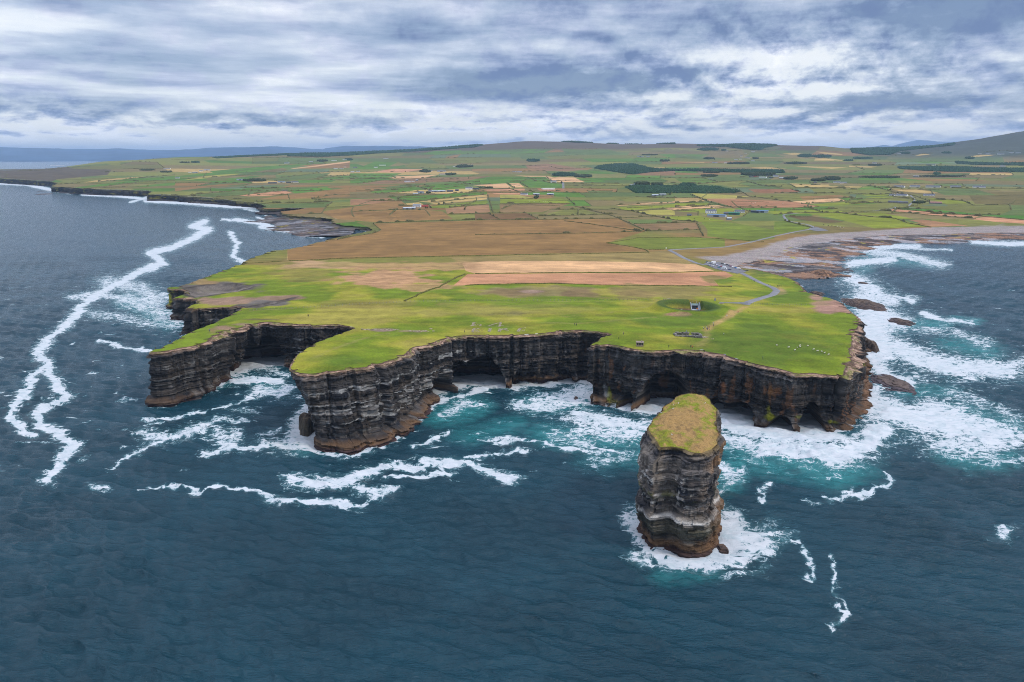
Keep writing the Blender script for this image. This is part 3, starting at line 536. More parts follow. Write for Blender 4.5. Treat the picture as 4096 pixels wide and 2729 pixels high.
# free points
def hexpts(x0, x1, y0, y1, s):
    xs = np.arange(x0, x1, s); ys = np.arange(y0, y1, s*.87)
    g = np.stack(np.meshgrid(xs, ys), -1); g[1::2, :, 0] += s/2
    return g.reshape(-1, 2)
fr = []
g = hexpts(-420, 470, 360, 850, 3.0); g += (rng.random(g.shape)-.5)*1.2; fr.append(g)
g = hexpts(-560, 1000, 850, 1500, 7.5); g += (rng.random(g.shape)-.5)*3; fr.append(g)
Y_ = np.exp(np.arange(math.log(1500), math.log(12000), .013)); A_ = np.arange(-1.1, 1.1, .014)
g = np.stack(np.meshgrid(A_, Y_), -1).reshape(-1, 2); g += (rng.random(g.shape)-.5)*[.008, 0]
fr.append(np.stack([g[:, 0]*g[:, 1], g[:, 1]*(1+(rng.random(len(g))-.5)*.006)], -1))
g = hexpts(BLOW[0]-30, BLOW[0]+30, BLOW[1]-30, BLOW[1]+30, 1.1); fr.append(g+(rng.random(g.shape)-.5)*.3)
fr = np.concatenate(fr); fr = fr[inpoly(fr[:, 0], fr[:, 1], LANDPOLY)]
dd = np.full(len(fr), 99.0); nm = fr[:, 1] < 1500
dd[nm] = segdist(fr[nm, 0], fr[nm, 1], COASTLINE[(COASTLINE[:, 1] < 1600)][::2])
fr = fr[dd > .8]
ppts.extend(map(tuple, fr))
from mathutils import Vector as V2
res = geometry.delaunay_2d_cdt([V2(p) for p in ppts], edges, [], 0, 1e-4, False)
gv = np.array([tuple(v) for v in res[0]]); gf = np.array([f for f in res[2] if len(f) == 3])
ctr = gv[gf].mean(1)
keep = inpoly(ctr[:, 0], ctr[:, 1], LANDPOLY)
gf = gf[keep]; ctr = ctr[keep]
# orient upwards
ar = np.cross(gv[gf[:, 1]]-gv[gf[:, 0]], gv[gf[:, 2]]-gv[gf[:, 0]]); gf[ar < 0] = gf[ar < 0][:, ::-1]
gz = zt(gv[:, 0], gv[:, 1])
# land cover: crisp field colours per face, organic patches per vertex
def head_grass(X, Y):
    n = fbm(X/34, Y/40, seed=3, oct=5); n2 = fbm(X/120, Y/90, seed=8, oct=4); n3 = fbm(X/7, Y/9, seed=13, oct=3)
    c = lerp(np.array((.118,.160,.010)), np.array((.225,.215,.020)), sstep(.40, .60, n*.6+n2*.4)[:, None])
    c = lerp(c, np.array((.26,.20,.055)), (sstep(.51, .66, n2*.5+n*.5)*.5)[:, None])
    return c*(.74+.5*n3)[:, None]
fcol = head_grass(ctr[:, 0], ctr[:, 1])
mz = zland(ctr[:, 0], ctr[:, 1])
farm = ctr[:, 1] > 1350
nB = fbm(ctr[:, 0]/160, ctr[:, 1]/220, seed=21, oct=4)
base_far = lerp(np.array((.150,.115,.038)), np.array((.115,.118,.030)), sstep(.35, .6, nB)[:, None])
fcol = np.where(farm[:, None], base_far, fcol)
mid = (ctr[:, 1] > 900)
fcol = np.where((mid & ~farm)[:, None], lerp(np.array((.20,.125,.042)), np.array((.15,.145,.028)), sstep(.35, .65, nB)[:, None]), fcol)
done = np.zeros(len(ctr), bool)
for c, q in CELLS:
    m = inpoly(ctr[:, 0], ctr[:, 1], q); fcol[m] = c
hi = sstep(120, 215, mz)*sstep(.30, .50, nB)*.85
fcol = lerp(fcol, np.array(MOR)*1.05, hi[:, None])
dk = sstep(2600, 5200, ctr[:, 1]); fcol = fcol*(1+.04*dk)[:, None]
rh = sstep(.42, .50, ctr[:, 0]/ctr[:, 1])*sstep(85, 150, mz)*sstep(4600, 5600, ctr[:, 1])
fcol = lerp(fcol, np.array((.050,.060,.046))*(.6+.8*nB)[:, None], (rh*.9)[:, None])
FID = np.zeros(len(ctr))
for c, w in FW:
    m = inpoly(ctr[:, 0], ctr[:, 1], w); fcol[m] = c; FID[m] = 1
    s = (vnoise(ctr[m, 0]/22, ctr[m, 1]/30, seed=40)-.5)*.24+(fbm(ctr[m, 0]/70, ctr[m, 1]/50, seed=41, oct=3)-.5)*.5; fcol[m] *= (1+s)[:, None]
# vertex patches
vx, vy = proj(gv[:, 0], gv[:, 1], gz)
wn = (fbm(gv[:, 0]/14, gv[:, 1]/22, seed=51, oct=4)-.5); wn2 = (fbm(gv[:, 0]/50, gv[:, 1]/50, seed=57, oct=3)-.5)
pcol = np.zeros((len(gv), 3)); pw = np.zeros(len(gv))
nearv = gv[:, 1] < 1250
def blend(c, w):
    global pcol, pw
    w = np.clip(w, 0, 1)
    nw = pw+w-pw*w
    k = np.where(nw > 1e-6, w/np.maximum(nw, 1e-6), 0)
    pcol = pcol*(1-k)[:, None]+np.array(c)*k[:, None]; pw = nw
for c, cx, cy, rx, ry, s in SOFT:
    r = np.hypot((vx-cx)/rx, (vy-cy)/ry)
    w = sstep(.25, -.12, r-1+wn*1.5+wn2*.8)*min(s, 1)
    blend(c, np.where(nearv & (r < 2.2), w, 0))
pcol = pcol*(.62+.76*fbm(gv[:, 0]/6, gv[:, 1]/4, seed=195, oct=4))[:, None]
for c, hw, pts in TRACKS:
    w = L(pts)[:, :2]; m = nearv & (gv[:, 1] < w[:, 1].max()+20) & (gv[:, 1] > w[:, 1].min()-20)
    d = np.full(len(gv), 99.0); d[m] = segdist(gv[m, 0], gv[m, 1], w)
    blend(c, sstep(hw*1.5, hw*.5, d+wn*3)*.8)
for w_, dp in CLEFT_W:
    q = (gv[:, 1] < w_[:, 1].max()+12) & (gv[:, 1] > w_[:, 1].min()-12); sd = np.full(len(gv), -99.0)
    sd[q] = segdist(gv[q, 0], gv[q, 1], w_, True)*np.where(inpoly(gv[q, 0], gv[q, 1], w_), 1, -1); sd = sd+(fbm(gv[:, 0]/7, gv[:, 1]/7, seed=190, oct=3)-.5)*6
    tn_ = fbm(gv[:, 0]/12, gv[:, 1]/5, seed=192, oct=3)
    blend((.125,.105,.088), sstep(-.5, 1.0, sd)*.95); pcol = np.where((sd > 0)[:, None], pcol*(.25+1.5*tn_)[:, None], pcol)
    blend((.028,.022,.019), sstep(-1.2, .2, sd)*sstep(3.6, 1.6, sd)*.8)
# pit and its muddy ring
rb = np.hypot(gv[:, 0]-BLOW[0], gv[:, 1]-BLOW[1])
blend((.105,.062,.042), sstep(15.6, 14.4, rb+wn*2)*sstep(10.4, 11.2, rb+wn)); blend((.05,.055,.02), sstep(11.2, 10.4, rb+wn)*.9)
blend((.042,.072,.014), sstep(15, 17, rb)*sstep(26, 22, rb+wn*4)*.92)  # darker green painted on the bank's inner slope in place of shade
pw_ = L(subdiv_px(PEBBLE, 40))[:, :2]
m = inpoly(gv[:, 0], gv[:, 1], pw_); db = np.full(len(gv), -99.0); cand = (gv[:, 1] > 800) & (gv[:, 1] < 1700) & (gv[:, 0] > 200)
db[cand] = segdist(gv[cand, 0], gv[cand, 1], pw_, True)*np.where(m[cand], 1, -1)
pb = sstep(-5, 5, db+wn*10)
pbn = fbm(gv[:, 0]/6, gv[:, 1]/10, seed=77, oct=3)
blend((.38,.315,.28), pb); 
pcol = np.where((pb > .5)[:, None], pcol*(.7+.6*pbn)[:, None], pcol)
land_low = sstep(3.0, 2.0, gz)*(gv[:, 0] > 150)*(gv[:, 1] > 800)
blend((.15,.115,.09), land_low)
me = bpy.data.meshes.new('ground')
V3 = np.column_stack([gv, gz])
me = mesh_np('ground', V3, gf, smooth=True, attrs={'bare': np.clip(pb+land_low, 0, 1)})
ca = me.color_attributes.new('tint', 'FLOAT_COLOR', 'CORNER')
cc = np.ones((len(gf), 3, 4), np.float32)
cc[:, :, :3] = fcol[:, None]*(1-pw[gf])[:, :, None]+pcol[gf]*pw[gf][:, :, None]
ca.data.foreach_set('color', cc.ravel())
m_land, nt, b = nodes('grassland')
co = coords(nt)
t_ = attr(nt, 'tint').outputs['Color']
nf = tnoise(nt, co, .8, 5, .72); nm_ = tnoise(nt, co, .06, 5, .6); ns = tnoise(nt, coords(nt, (.012, .05, .05)), 1, 4, .6)
k = math_(nt, 'ADD', math_(nt, 'MULTIPLY', nf, 1.2), math_(nt, 'ADD', math_(nt, 'MULTIPLY', nm_, .7), math_(nt, 'MULTIPLY', ns, .9)))
k = maprange(nt, k, .98, 1.82, .5, 1.5, False)
sc = nt.nodes.new('ShaderNodeVectorMath'); sc.operation = 'SCALE'; nt.links.new(t_, sc.inputs[0]); nt.links.new(k, sc.inputs['Scale'])
dry = maprange(nt, tnoise(nt, co, .19, 5, .7), .52, .74, 0, .3)
c_ = mixc(nt, dry, sc.outputs[0], (.22, .155, .055))
# boulders on the storm beach
vo = nt.nodes.new('ShaderNodeTexVoronoi'); vo.inputs['Scale'].default_value = .45; nt.links.new(co, vo.inputs['Vector'])
bw = attr(nt, 'bare').outputs['Fac']
bc = mixc(nt, maprange(nt, vo.outputs['Distance'], .15, .75), mixc(nt, .45, (.33, .29, .27), vo.outputs['Color'], 'MULTIPLY'), (.07, .06, .055))
c_ = mixc(nt, math_(nt, 'MULTIPLY', bw, .55), c_, bc)
nt.links.new(c_, b.inputs['Base Color']); b.inputs['Roughness'].default_value = .95; b.inputs['Specular IOR Level'].default_value = .12
bump(nt, b, math_(nt, 'ADD', nf, math_(nt, 'MULTIPLY', nm_, 2.0)), .55, .5)
me.materials.append(m_land)
ground = link(bpy.data.objects.new('ground', me)); tag(ground, 'green and brown headland farmland running back to low hills', 'ground', kind='structure')
# ---------------------------------------------------------------- rock material (colours per vertex from bedding; fine grain in nodes)
def rock_material(name, grain=1.6, rough=.85):
    m, nt, b = nodes(name)
    t = attr(nt, 'tint').outputs['Color']
    co = coords(nt, (1, 1, 3.2)); n1 = tnoise(nt, co, grain, 5, .65); n2 = tnoise(nt, coords(nt, (.5, .5, .10)), 1.0, 4, .6)
    k = maprange(nt, math_(nt, 'ADD', math_(nt, 'MULTIPLY', n1, .7), math_(nt, 'MULTIPLY', n2, .5)), .38, .84, .5, 1.5, False)
    sc = nt.nodes.new('ShaderNodeVectorMath'); sc.operation = 'SCALE'; nt.links.new(t, sc.inputs[0]); nt.links.new(k, sc.inputs['Scale'])
    nt.links.new(sc.outputs[0], b.inputs['Base Color']); b.inputs['Roughness'].default_value = rough; b.inputs['Specular IOR Level'].default_value = .25
    bump(nt, b, n1, .8, .35)
    return m
m_rock = rock_material('layered_rock')
def layer_table(seed, lo, hi, total=120):
    r = np.random.default_rng(seed); t = [0.0]
    while t[-1] < total: t.append(t[-1]+lo+(hi-lo)*r.random()**1.5)
    return np.array(t)
LAY = layer_table(5, .55, 2.3); LAY2 = layer_table(9, .22, .6)
def strata(s, depth, seed=0, amp=1.0):
    "ledges and broken blocks: s along the wall, depth below the top; returns offset and layer id"
    l = np.searchsorted(LAY, depth+6); l2 = np.searchsorted(LAY2, depth+6)
    o = (h1(l, 1+seed)-.5)*1.9
    w = 1.8+6*h1(l, 2+seed)**1.5
    blk = np.floor((s+40*h1(l, 3+seed))/w)
    act = sstep(.35, .7, fbm(s/25, depth/12, seed=4+seed, oct=2))
    o = o+(h1(blk, 5+seed, l)-.5)*(.5+1.3*act)
    o = o+(h1(l2, 6+seed)-.5)*.45+(h1(np.floor(s/1.1+h1(l2, 7)*9), 8+seed, l2)-.5)*.35
    o = o+(fbm(s/5, depth/2.2, seed=9+seed, oct=3)-.5)*.9
    return o*amp, l
def block_tone(s, l, seed=0):
    w = 1.8+6*h1(l, 2+seed)**1.5
    return h1(np.floor((s+40*h1(l, 3+seed))/w), 70+seed, l)
def rock_tint(s, depth, z, l, seed=0):
    n = fbm(s/7, depth/1.2, seed=60+seed, oct=4); nb = fbm(s/3.0, depth/14, seed=61+seed, oct=3); hl = h1(l, 62+seed)
    c = lerp(np.array((.008,.009,.012)), np.array((.080,.067,.058)), (sstep(.32, .85, n*.42+hl*.42+.20*block_tone(s, l, seed)+.12*(nb-.5)))[:, None])
    c = lerp(c, np.array((.075,.055,.038)), (sstep(.5, .75, nb)*.55)[:, None])
    l2 = np.searchsorted(LAY2, depth+6); c = c*(.35+1.25*h1(l2, 63+seed)**1.3)[:, None]
    jn = fbm(s/1.4, depth/9, seed=64+seed, oct=2)
    c = c*(1-.45*sstep(.62, .72, jn))[:, None]
    vt = fbm(s/1.7, depth/24, seed=68+seed, oct=3); c = c*(.7+.6*vt)[:, None]
    big = fbm(s/38, depth/9, seed=66+seed, oct=3); c = c*lerp(.55, 1.35, sstep(.34, .66, big))[:, None]
    mass = sstep(2.5, 3.5, depth)*sstep(11, 8.5, depth)*.55
    c = lerp(c, np.array((.068,.061,.056))*(.55+.9*fbm(s/2.6, depth/16, seed=67+seed, oct=3))[:, None], mass[:, None])
    return c
def facets(s, step, seed):
    "straight faces meeting at corners"
    k = s/step+.6*vnoise(s/step*.5, s*0, seed=seed+1); i = np.floor(k); t = k-i
    a = h1(i, seed); b = h1(i+1, seed)
    return (a*(1-t)+b*t-.5)+(h1(i, seed+2)-.5)*.35
# ---------------------------------------------------------------- headland cliffs
tg = np.gradient(NEAR, axis=0); tg = smooth_line(tg, 25); tg /= np.linalg.norm(tg, axis=1)[:, None]+1e-9
NRM = np.stack([tg[:, 1], -tg[:, 0]], -1)
seg = np.hypot(*np.diff(NEAR, axis=0).T); SL = np.concatenate([[0], np.cumsum(seg)])
ZT = zt(NEAR[:, 0], NEAR[:, 1])
LIP, FOOT, BAT = NEX[:, 0].copy(), NEX[:, 1], NEX[:, 2]
LIP *= .25+1.6*fbm(SL/7, SL*0, seed=70, oct=4, gain=.65)
NL, NW = 9, 104
nc = len(NEAR)
bx, by = proj(NEAR[:, 0]+NRM[:, 0]*(LIP+BAT), NEAR[:, 1]+NRM[:, 1]*(LIP+BAT), np.zeros(nc))
CAVES = [(1075,1442,14,21,20),(900,1500,16,18,6),(985,1475,13,18,8),(1290,1400,16,16,7),(1780,1590,12,14,8),(1835,1562,12,18,16),(1945,1552,15,20,24),(2110,1592,11,12,6),(2250,1570,16,14,4),(2405,1530,5,28,11),
         (2500,1650,3.8,10,6),(2655,1625,16,23,15),(2790,1620,10,10,5),(2890,1628,8,10.5,15),(3022,1648,11,12.5,15),(3140,1695,6.5,8.5,13),(3247,1722,7.8,15.5,19),(2330,1580,8,14,3),(900,1280,8,8,5)]
rows = []; tint = []
zb = -2.5
for j in range(NL+NW):
    s = SL; wob = (fbm(SL/30, SL*0, seed=72, oct=3)-.5)*3
    if j < NL:
        t = j/(NL-1)
        st = np.floor(t*4+fbm(SL/4, SL*0+t*3, seed=73, oct=2)*1.2)/4
        d = LIP*t; z = ZT-.25*(j > 0)-np.clip(st, 0, 1)*np.clip(LIP*.34, .3, 2.4)-(h1(np.floor(SL/2.5), 3, SL*0+j)-.5)*.3*(j > 0)
        n = fbm(SL/3, SL*0+t*4, seed=75, oct=3)
        c = lerp(np.array((.10,.058,.036)), np.array((.33,.215,.15)), sstep(.3, .7, n)[:, None])*(.75+.5*vnoise(SL/1.2, SL*0+j*.8, seed=76))[:, None]
        gl = sstep(.54, .66, fbm(SL/7, SL*0+t*1.5, seed=77, oct=3))*(1-t*.6)
        c = lerp(c, np.array((.13,.15,.02)), gl[:, None])
        if j < 2: c = lerp(c, np.array((.06,.035,.022)), .75)
        depth = ZT-z
    else:
        t = (j-NL+1)/NW; zl = rows[NL-1][:, 2]
        z = zl+(zb-zl)*t; depth = ZT-z
        o, l = strata(s, depth+wob)
        hfrac = np.clip(1-z/np.maximum(ZT, 1), 0, 1)
        butt = (fbm(s/30, depth/70, seed=80, oct=2)-.5)*6*sstep(1.0, 6, depth)+facets(s, 13, 180)*3.6*sstep(.5, 3, depth)+facets(s, 4.3, 184)*1.0*sstep(.5, 3, depth)+(h1(np.floor(s/3.4+.8*vnoise(s/9, s*0, seed=84)), 83)-.5)*1.1*sstep(1, 3, depth)*sstep(15, 10, depth+wob)+(fbm(s/5, depth/40, seed=83, oct=2)-.5)*2.0*sstep(1, 6, depth)
        d = LIP+BAT*hfrac**1.2+FOOT*sstep(4.6+vnoise(s/4, s*0, seed=81)*2, 2.6, z)+(o+butt)*np.clip(depth/3, 0, 1)*np.clip(ZT/20, .35, 1)
        cave = np.zeros(nc); sh = np.zeros(nc)
        for cx, cyp, hw, hh, dp in CAVES:
            i = int(np.argmin(np.hypot(bx-cx, (by-cyp)*1.5)))
            u = (SL-SL[i])/hw+(fbm(SL/4, z/4, seed=82, oct=2)-.5)*.35
            top = hh*np.sqrt(np.clip(1-u*u, 0, 1))
            m = sstep(0, 1.8, top-z)*(np.abs(u) < 1)
            cave = np.maximum(cave, m*dp*1.4)
        d = d-cave-FOOT*.8*sstep(2, 6, cave)*sstep(5, 2, z)
        c = rock_tint(s, depth+wob, z, l)
        # weathered brown cap, brown algae belt, dark wet foot
        nn = fbm(s/4, depth/3, seed=85, oct=3)
        c = lerp(c, np.array((.21,.135,.09))*(.6+.8*nn)[:, None], (sstep(2.6, .4, depth+(nn-.5)*3)*.85)[:, None])
        bel = sstep(5.0, 3.0, z+(nn-.5)*4)*.85*np.clip(FOOT/5, .35, 1)
        c = lerp(c, np.array((.115,.062,.028))*(.5+nn)[:, None], bel[:, None])
        c = lerp(c, np.array((.042,.022,.024)), (sstep(2.2, .8, z+(nn-.5)*1.5)*.9)[:, None])
        # bird-whitened ledges on the prow
        ppx, ppy = proj(NEAR[:, 0]+NRM[:, 0]*d, NEAR[:, 1]+NRM[:, 1]*d, z)
        zone = sstep(1150, 1200, ppx)*sstep(2040, 1850, ppx)*sstep(4.5, 9, depth)*sstep(5.5, 9, z)
        zone = zone+.45*sstep(600, 640, ppx)*sstep(1000, 850, ppx)*sstep(4, 7, depth)*sstep(9, 14, z)+.3*sstep(2450, 2560, ppx)*sstep(2600, 2560, ppx)
        edge_ = (h1(l, 90) > .58)*sstep(.50, .66, fbm(s/5, depth/.7, seed=91, oct=4))
        slab = (h1(l, 93) > .84)*sstep(.46, .56, fbm(s/11, depth/6, seed=94, oct=2))*.7
        gu = np.clip(zone*np.maximum(edge_, slab), 0, 1)
        c = lerp(c, np.array((.46,.45,.43))*(.7+.6*nn)[:, None], (gu*.62)[:, None])
        gr = sstep(.56, .68, fbm(s/1.8, depth/7, seed=95, oct=3))*sstep(.46, .58, fbm(s/20, depth/9, seed=96, oct=2))
        c = lerp(c, np.array((.19,.18,.17)), (gr*.38)[:, None])
        rs = sstep(.63, .72, fbm(s/2.4, depth/12, seed=99, oct=3))*sstep(2300, 2400, ppx)*sstep(4, 8, depth)
        c = lerp(c, np.array((.17,.075,.03)), (rs*.55)[:, None])
        def spotc(cx, cy, rx, ry, col, k=1.0):
            global c
            r = np.hypot((ppx-cx)/rx, (ppy-cy)/ry)
            c = lerp(c, np.array(col)*(.6+.8*nn)[:, None], (sstep(1.15, .4, r+(nn-.5)*1.6)*k)[:, None])
        LIC = (.27,.26,.018)
        spotc(2436, 1578, 9, 45, LIC, .85); spotc(2422, 1560, 14, 30, (.4,.4,.38), .6); spotc(2450, 1610, 26, 20, (.13,.14,.02), .5); spotc(3083, 1670, 22, 18, LIC, 1); spotc(3075, 1640, 9, 26, LIC, .6); spotc(3330, 1690, 26, 9, LIC, .9); spotc(3190, 1668, 24, 8, (.17,.17,.02), .7)
        spotc(2895, 1560, 10, 34, (.24,.09,.03), .8); spotc(3080, 1580, 10, 50, (.22,.1,.03), .7); spotc(3115, 1560, 16, 18, (.22,.09,.03), .6); spotc(2640, 1520, 9, 26, (.22,.11,.07), .6); spotc(676, 1190, 16, 34, LIC, .9); spotc(2160, 1548, 60, 14, (.09,.10,.012), .8); spotc(2020, 1560, 24, 14, (.07,.075,.012), .7)
        spotc(3465, 1560, 14, 120, (.16,.085,.045), .8); spotc(3450, 1460, 9, 14, LIC, .7)
        # falling white water over the foot ledge
        fall = sstep(.56, .66, fbm(s/1.3, z/9, seed=98, oct=2))*sstep(6.5, 5, z)*sstep(2400, 2425, ppx)*sstep(2520, 2500, ppx)*sstep(1610, 1625, ppy)
        c = lerp(c, np.array((.75,.78,.8)), (fall*.9)[:, None])
    rows.append(np.column_stack([NEAR+NRM*d[:, None], z])); tint.append(c)
v = np.concatenate(rows); f = grid_faces(NL+NW, nc)
me = mesh_np('cliffs', v, f[:, ::-1], [m_rock], cols=np.concatenate(tint))
cl = link(bpy.data.objects.new('cliffs', me)); tag(cl, 'dark layered sea cliffs with caves round the green headland', 'cliffs', kind='structure')
# ---------------------------------------------------------------- the long low coast to the left
FL = FARL; tg = np.gradient(FL, axis=0); tg = smooth_line(tg, 9); tg /= np.linalg.norm(tg, axis=1)[:, None]+1e-9
nr = np.stack([tg[:, 1], -tg[:, 0]], -1); sl = np.concatenate([[0], np.cumsum(np.hypot(*np.diff(FL, axis=0).T))]); z0 = zt(FL[:, 0], FL[:, 1])
rows = []; tint = []
for j in range(26):
    t = j/25; z = z0-.2+(-3-z0)*t; depth = z0-z; sc_ = np.hypot(FL[:, 0], FL[:, 1])/800
    o, l = strata(sl/sc_.clip(1, 3), depth*1.3, seed=20, amp=1.8)
    d = (o+(fbm(sl/60, depth/50, seed=25, oct=3)-.5)*22)*np.clip(depth/5, 0, 1)+sstep(4.5, 2.5, z)*(4+16*fbm(sl/90, sl*0, seed=26, oct=2))*sstep(.45, .6, fbm(sl/130, sl*0, seed=27, oct=2))
    c = rock_tint(sl/3, depth, z, l, 20)*.8
    nn = fbm(sl/14, depth/3, seed=28, oct=3)
    c = lerp(c, np.array((.07,.068,.022)), (sstep(5, 1, depth+(nn-.5)*7)*.8)[:, None])
    c = lerp(c, np.array((.20,.18,.02)), (sstep(.63, .7, fbm(sl/26, depth/7, seed=29, oct=2))*sstep(3, 6, z)*sstep(3, 6, depth)*.8)[:, None])
    c = lerp(c, np.array((.06,.04,.035)), (sstep(4, 2, z)*.8)[:, None])
    rows.append(np.column_stack([FL+nr*d[:, None], z])); tint.append(c)
me = mesh_np('coast_cliffs', np.concatenate(rows), grid_faces(26, len(FL))[:, ::-1], [m_rock], cols=np.concatenate(tint))
o_ = link(bpy.data.objects.new('coast_cliffs', me)); tag(o_, 'low dark cliffs along the far left shore', 'cliffs', kind='structure')

# ---------------------------------------------------------------- sea stack
TOP = [(2639,1789),(2622,1760),(2604,1735),(2592,1712),(2604,1688),(2639,1652),(2671,1614),(2704,1589),(2725,1577),(2774,1572),(2823,1581),(2850,1614),(2869,1636),(2871,1663),(2862,1690),(2872,1717),(2880,1739),(2877,1766),(2861,1789),(2812,1813),(2774,1810),(2736,1797),(2682,1788)]
tw = []
for x, y in TOP:
    zz = 39.0+1.6*(1809-y)/240
    tw.append(at_z(x, y, zz))
tw = np.array(tw)
def closed_resample(p, n):
    q = np.concatenate([p, p[:1]]); s = np.concatenate([[0], np.cumsum(np.hypot(*np.diff(q[:, :2], axis=0).T))])
    u = np.linspace(0, s[-1], n, endpoint=False)
    return np.stack([np.interp(u, s, q[:, i]) for i in range(p.shape[1])], -1), s[-1]
NC = 760
ring, per = closed_resample(tw, NC)
def csm(p, w):
    k = np.ones(w)/w; e = np.concatenate([p[-w:], p, p[:w]])
    return np.stack([np.convolve(e[:, i], k, 'same')[w:-w] for i in range(p.shape[1])], -1)
ring = csm(ring, 11); sS = np.arange(NC)*per/NC
tg = csm(np.gradient(np.concatenate([ring[-1:], ring, ring[:1]]), axis=0)[1:-1, :2], 31); tg /= np.linalg.norm(tg, axis=1)[:, None]
nr = np.stack([tg[:, 1], -tg[:, 0]], -1)
cen = ring[:, :2].mean(0)
if ((ring[:, :2]-cen)*nr).sum() < 0: nr = -nr
jt = (fbm(sS/5, sS*0, seed=101, oct=3)-.5)*1.6*np.sin(np.pi*np.minimum(1, np.minimum(sS, per-sS)/8)/2)
ring[:, :2] += nr*jt[:, None]
left = sstep(.25, .9, -nr[:, 0]); right = sstep(.5, .95, nr[:, 0]); front = sstep(.4, .95, -nr[:, 1]); back = sstep(.3, .9, nr[:, 1])
frontness = sstep(cen[1]+12, cen[1]-22, ring[:, 1])
NR = 190; rows = []; tint = []
for j in range(NR):
    t = j/(NR-1); z = ring[:, 2]+(-2.5-ring[:, 2])*t; depth = ring[:, 2]-z
    ppx = ring[:, 0]
    wob = .06*ring[:, 0]*0+(fbm(sS/25, sS*0, seed=102, oct=2)-.5)*1.0+ (ring[:, 0]-cen[0])*.07
    o, l = strata(sS, depth+wob, seed=40, amp=1.0)
    butt = (fbm(sS/9, depth/45, seed=105, oct=2)-.5)*2.4+facets(sS, 7.5, 190)*2.6+facets(sS, 2.6, 194)*1.2+(h1(np.floor(sS/2.1+.8*vnoise(sS/5, sS*0, seed=196)), 197)-.5)*1.7*np.clip(sstep(3, 4, depth)*sstep(9, 8, depth)+sstep(18.5, 19.5, depth)*sstep(25, 24, depth), 0, 1)
    prof = np.interp(depth[0], [0,1,3,5,9,14,20,24.5,25.5,27,31,36,39.5,42], [0,.2,.5,.6,.6,.6,.3,.1,1.3,1.5,.7,.1,.2,.6])
    lo_ = sstep(2.0, 5.5, depth)*2.6*left*frontness*np.interp(depth[0], [0,10,20,26,34,42], [1,1.1,1.05,.95,.6,.0])
    ro_ = right*frontness*np.interp(depth[0], [0,20,25,29,33,42], [-.4,-1.7,-1.0,.9,1.2,.6])
    fr_ = front*np.interp(depth[0], [0,4,22,25.5,40], [0,.6,1.4,2.2,.6])
    d = prof+lo_+ro_+fr_+(o*.85+butt)*np.clip(depth/1.5, .0, 1)
    foot = 1.1*sstep(4.2, 2.4, z+(vnoise(sS/3, sS*0, seed=106)-.5)*2)
    d = d+foot
    nn = fbm(sS/3, depth/2.4, seed=108, oct=4)
    c = rock_tint(sS, depth+wob, z, l, 40)*1.6
    # grey-brown patches, bird-whitened ledges, green algae low down, brown tidal belt
    c = lerp(c, np.array((.20,.165,.13))*(.6+.8*nn)[:, None], (sstep(.42, .62, fbm(sS/9, depth/6, seed=109, oct=2))*.65)[:, None])
    sun_orange = sstep(3.0, 3.8, depth)*sstep(8.2, 7.2, depth+(vnoise(sS/2, sS*0, seed=110)-.5)*2)*sstep(-4, 3, ring[:, 0]-cen[0]-1)*frontness  # sunlit orange painted on the right front columns
    c = lerp(c, np.array((.26,.145,.065))*(.7+.6*nn)[:, None], (sun_orange*.75)[:, None])
    b1 = np.exp(-((depth+wob-25.3-.9*np.sin(sS/9))/.75)**2); b2 = np.exp(-((depth+wob-19.8)/.3)**2)*.55; b3 = np.exp(-((depth+wob-28)/.4)**2)*.5
    wl = sstep(.42, .6, fbm(sS/2.5, depth/.8, seed=112, oct=3))
    sp_ = sstep(.57, .69, fbm(sS/1.5, depth/1.2, seed=113, oct=3))*sstep(6, 9, depth)*sstep(25, 20, depth)*np.clip(left+.3, 0, 1)*.8
    c = lerp(c, np.array((.50,.465,.42))*(.75+.5*nn)[:, None], np.clip(b1*(.5+.5*wl)+(b2+b3)*wl+sp_, 0, .92)[:, None])
    gr_ = sstep(26.5, 28.5, depth)*sstep(4.5, 7, z)*.6*(.4+nn)
    c = lerp(c, np.array((.055,.055,.028)), np.clip(gr_, 0, .8)[:, None])
    c = lerp(c, np.array((.10,.10,.022)), (np.exp(-((depth-17.5)/1.0)**2)*sstep(.5, .6, nn)*.7)[:, None])
    c = lerp(c, np.array((.13,.07,.032))*(.6+.8*nn)[:, None], (sstep(5.6, 3.6, z+(nn-.5)*4)*.9)[:, None])
    c = lerp(c, np.array((.16,.085,.04))*(.6+.8*nn)[:, None], (sstep(15, 11, z+(nn-.5)*6)*right*.8)[:, None])
    c = lerp(c, np.array((.04,.022,.022)), (sstep(2.0, .8, z+(nn-.5))*.85)[:, None])
    c = lerp(c, np.array((.16,.11,.045))*(.5+nn)[:, None], (sstep(2.2, .3, depth+(nn-.5)*2.2)*.9)[:, None])
    rows.append(np.column_stack([ring[:, :2]+nr*d[:, None], z])); tint.append(c)
stack = empty('sea_stack', (float(cen[0]), float(cen[1]), 0))
tag(stack, 'tall layered sea stack with a grassy top standing alone in the water', 'sea stack')
off = np.array([cen[0], cen[1], 0])
m_rock2 = rock_material('stack_rock', 2.2)
ob = link(bpy.data.objects.new('rock_column', mesh_np('rock_column', np.concatenate(rows)-off, grid_faces(NR, NC, True), [m_rock2], cols=np.concatenate(tint))), stack)
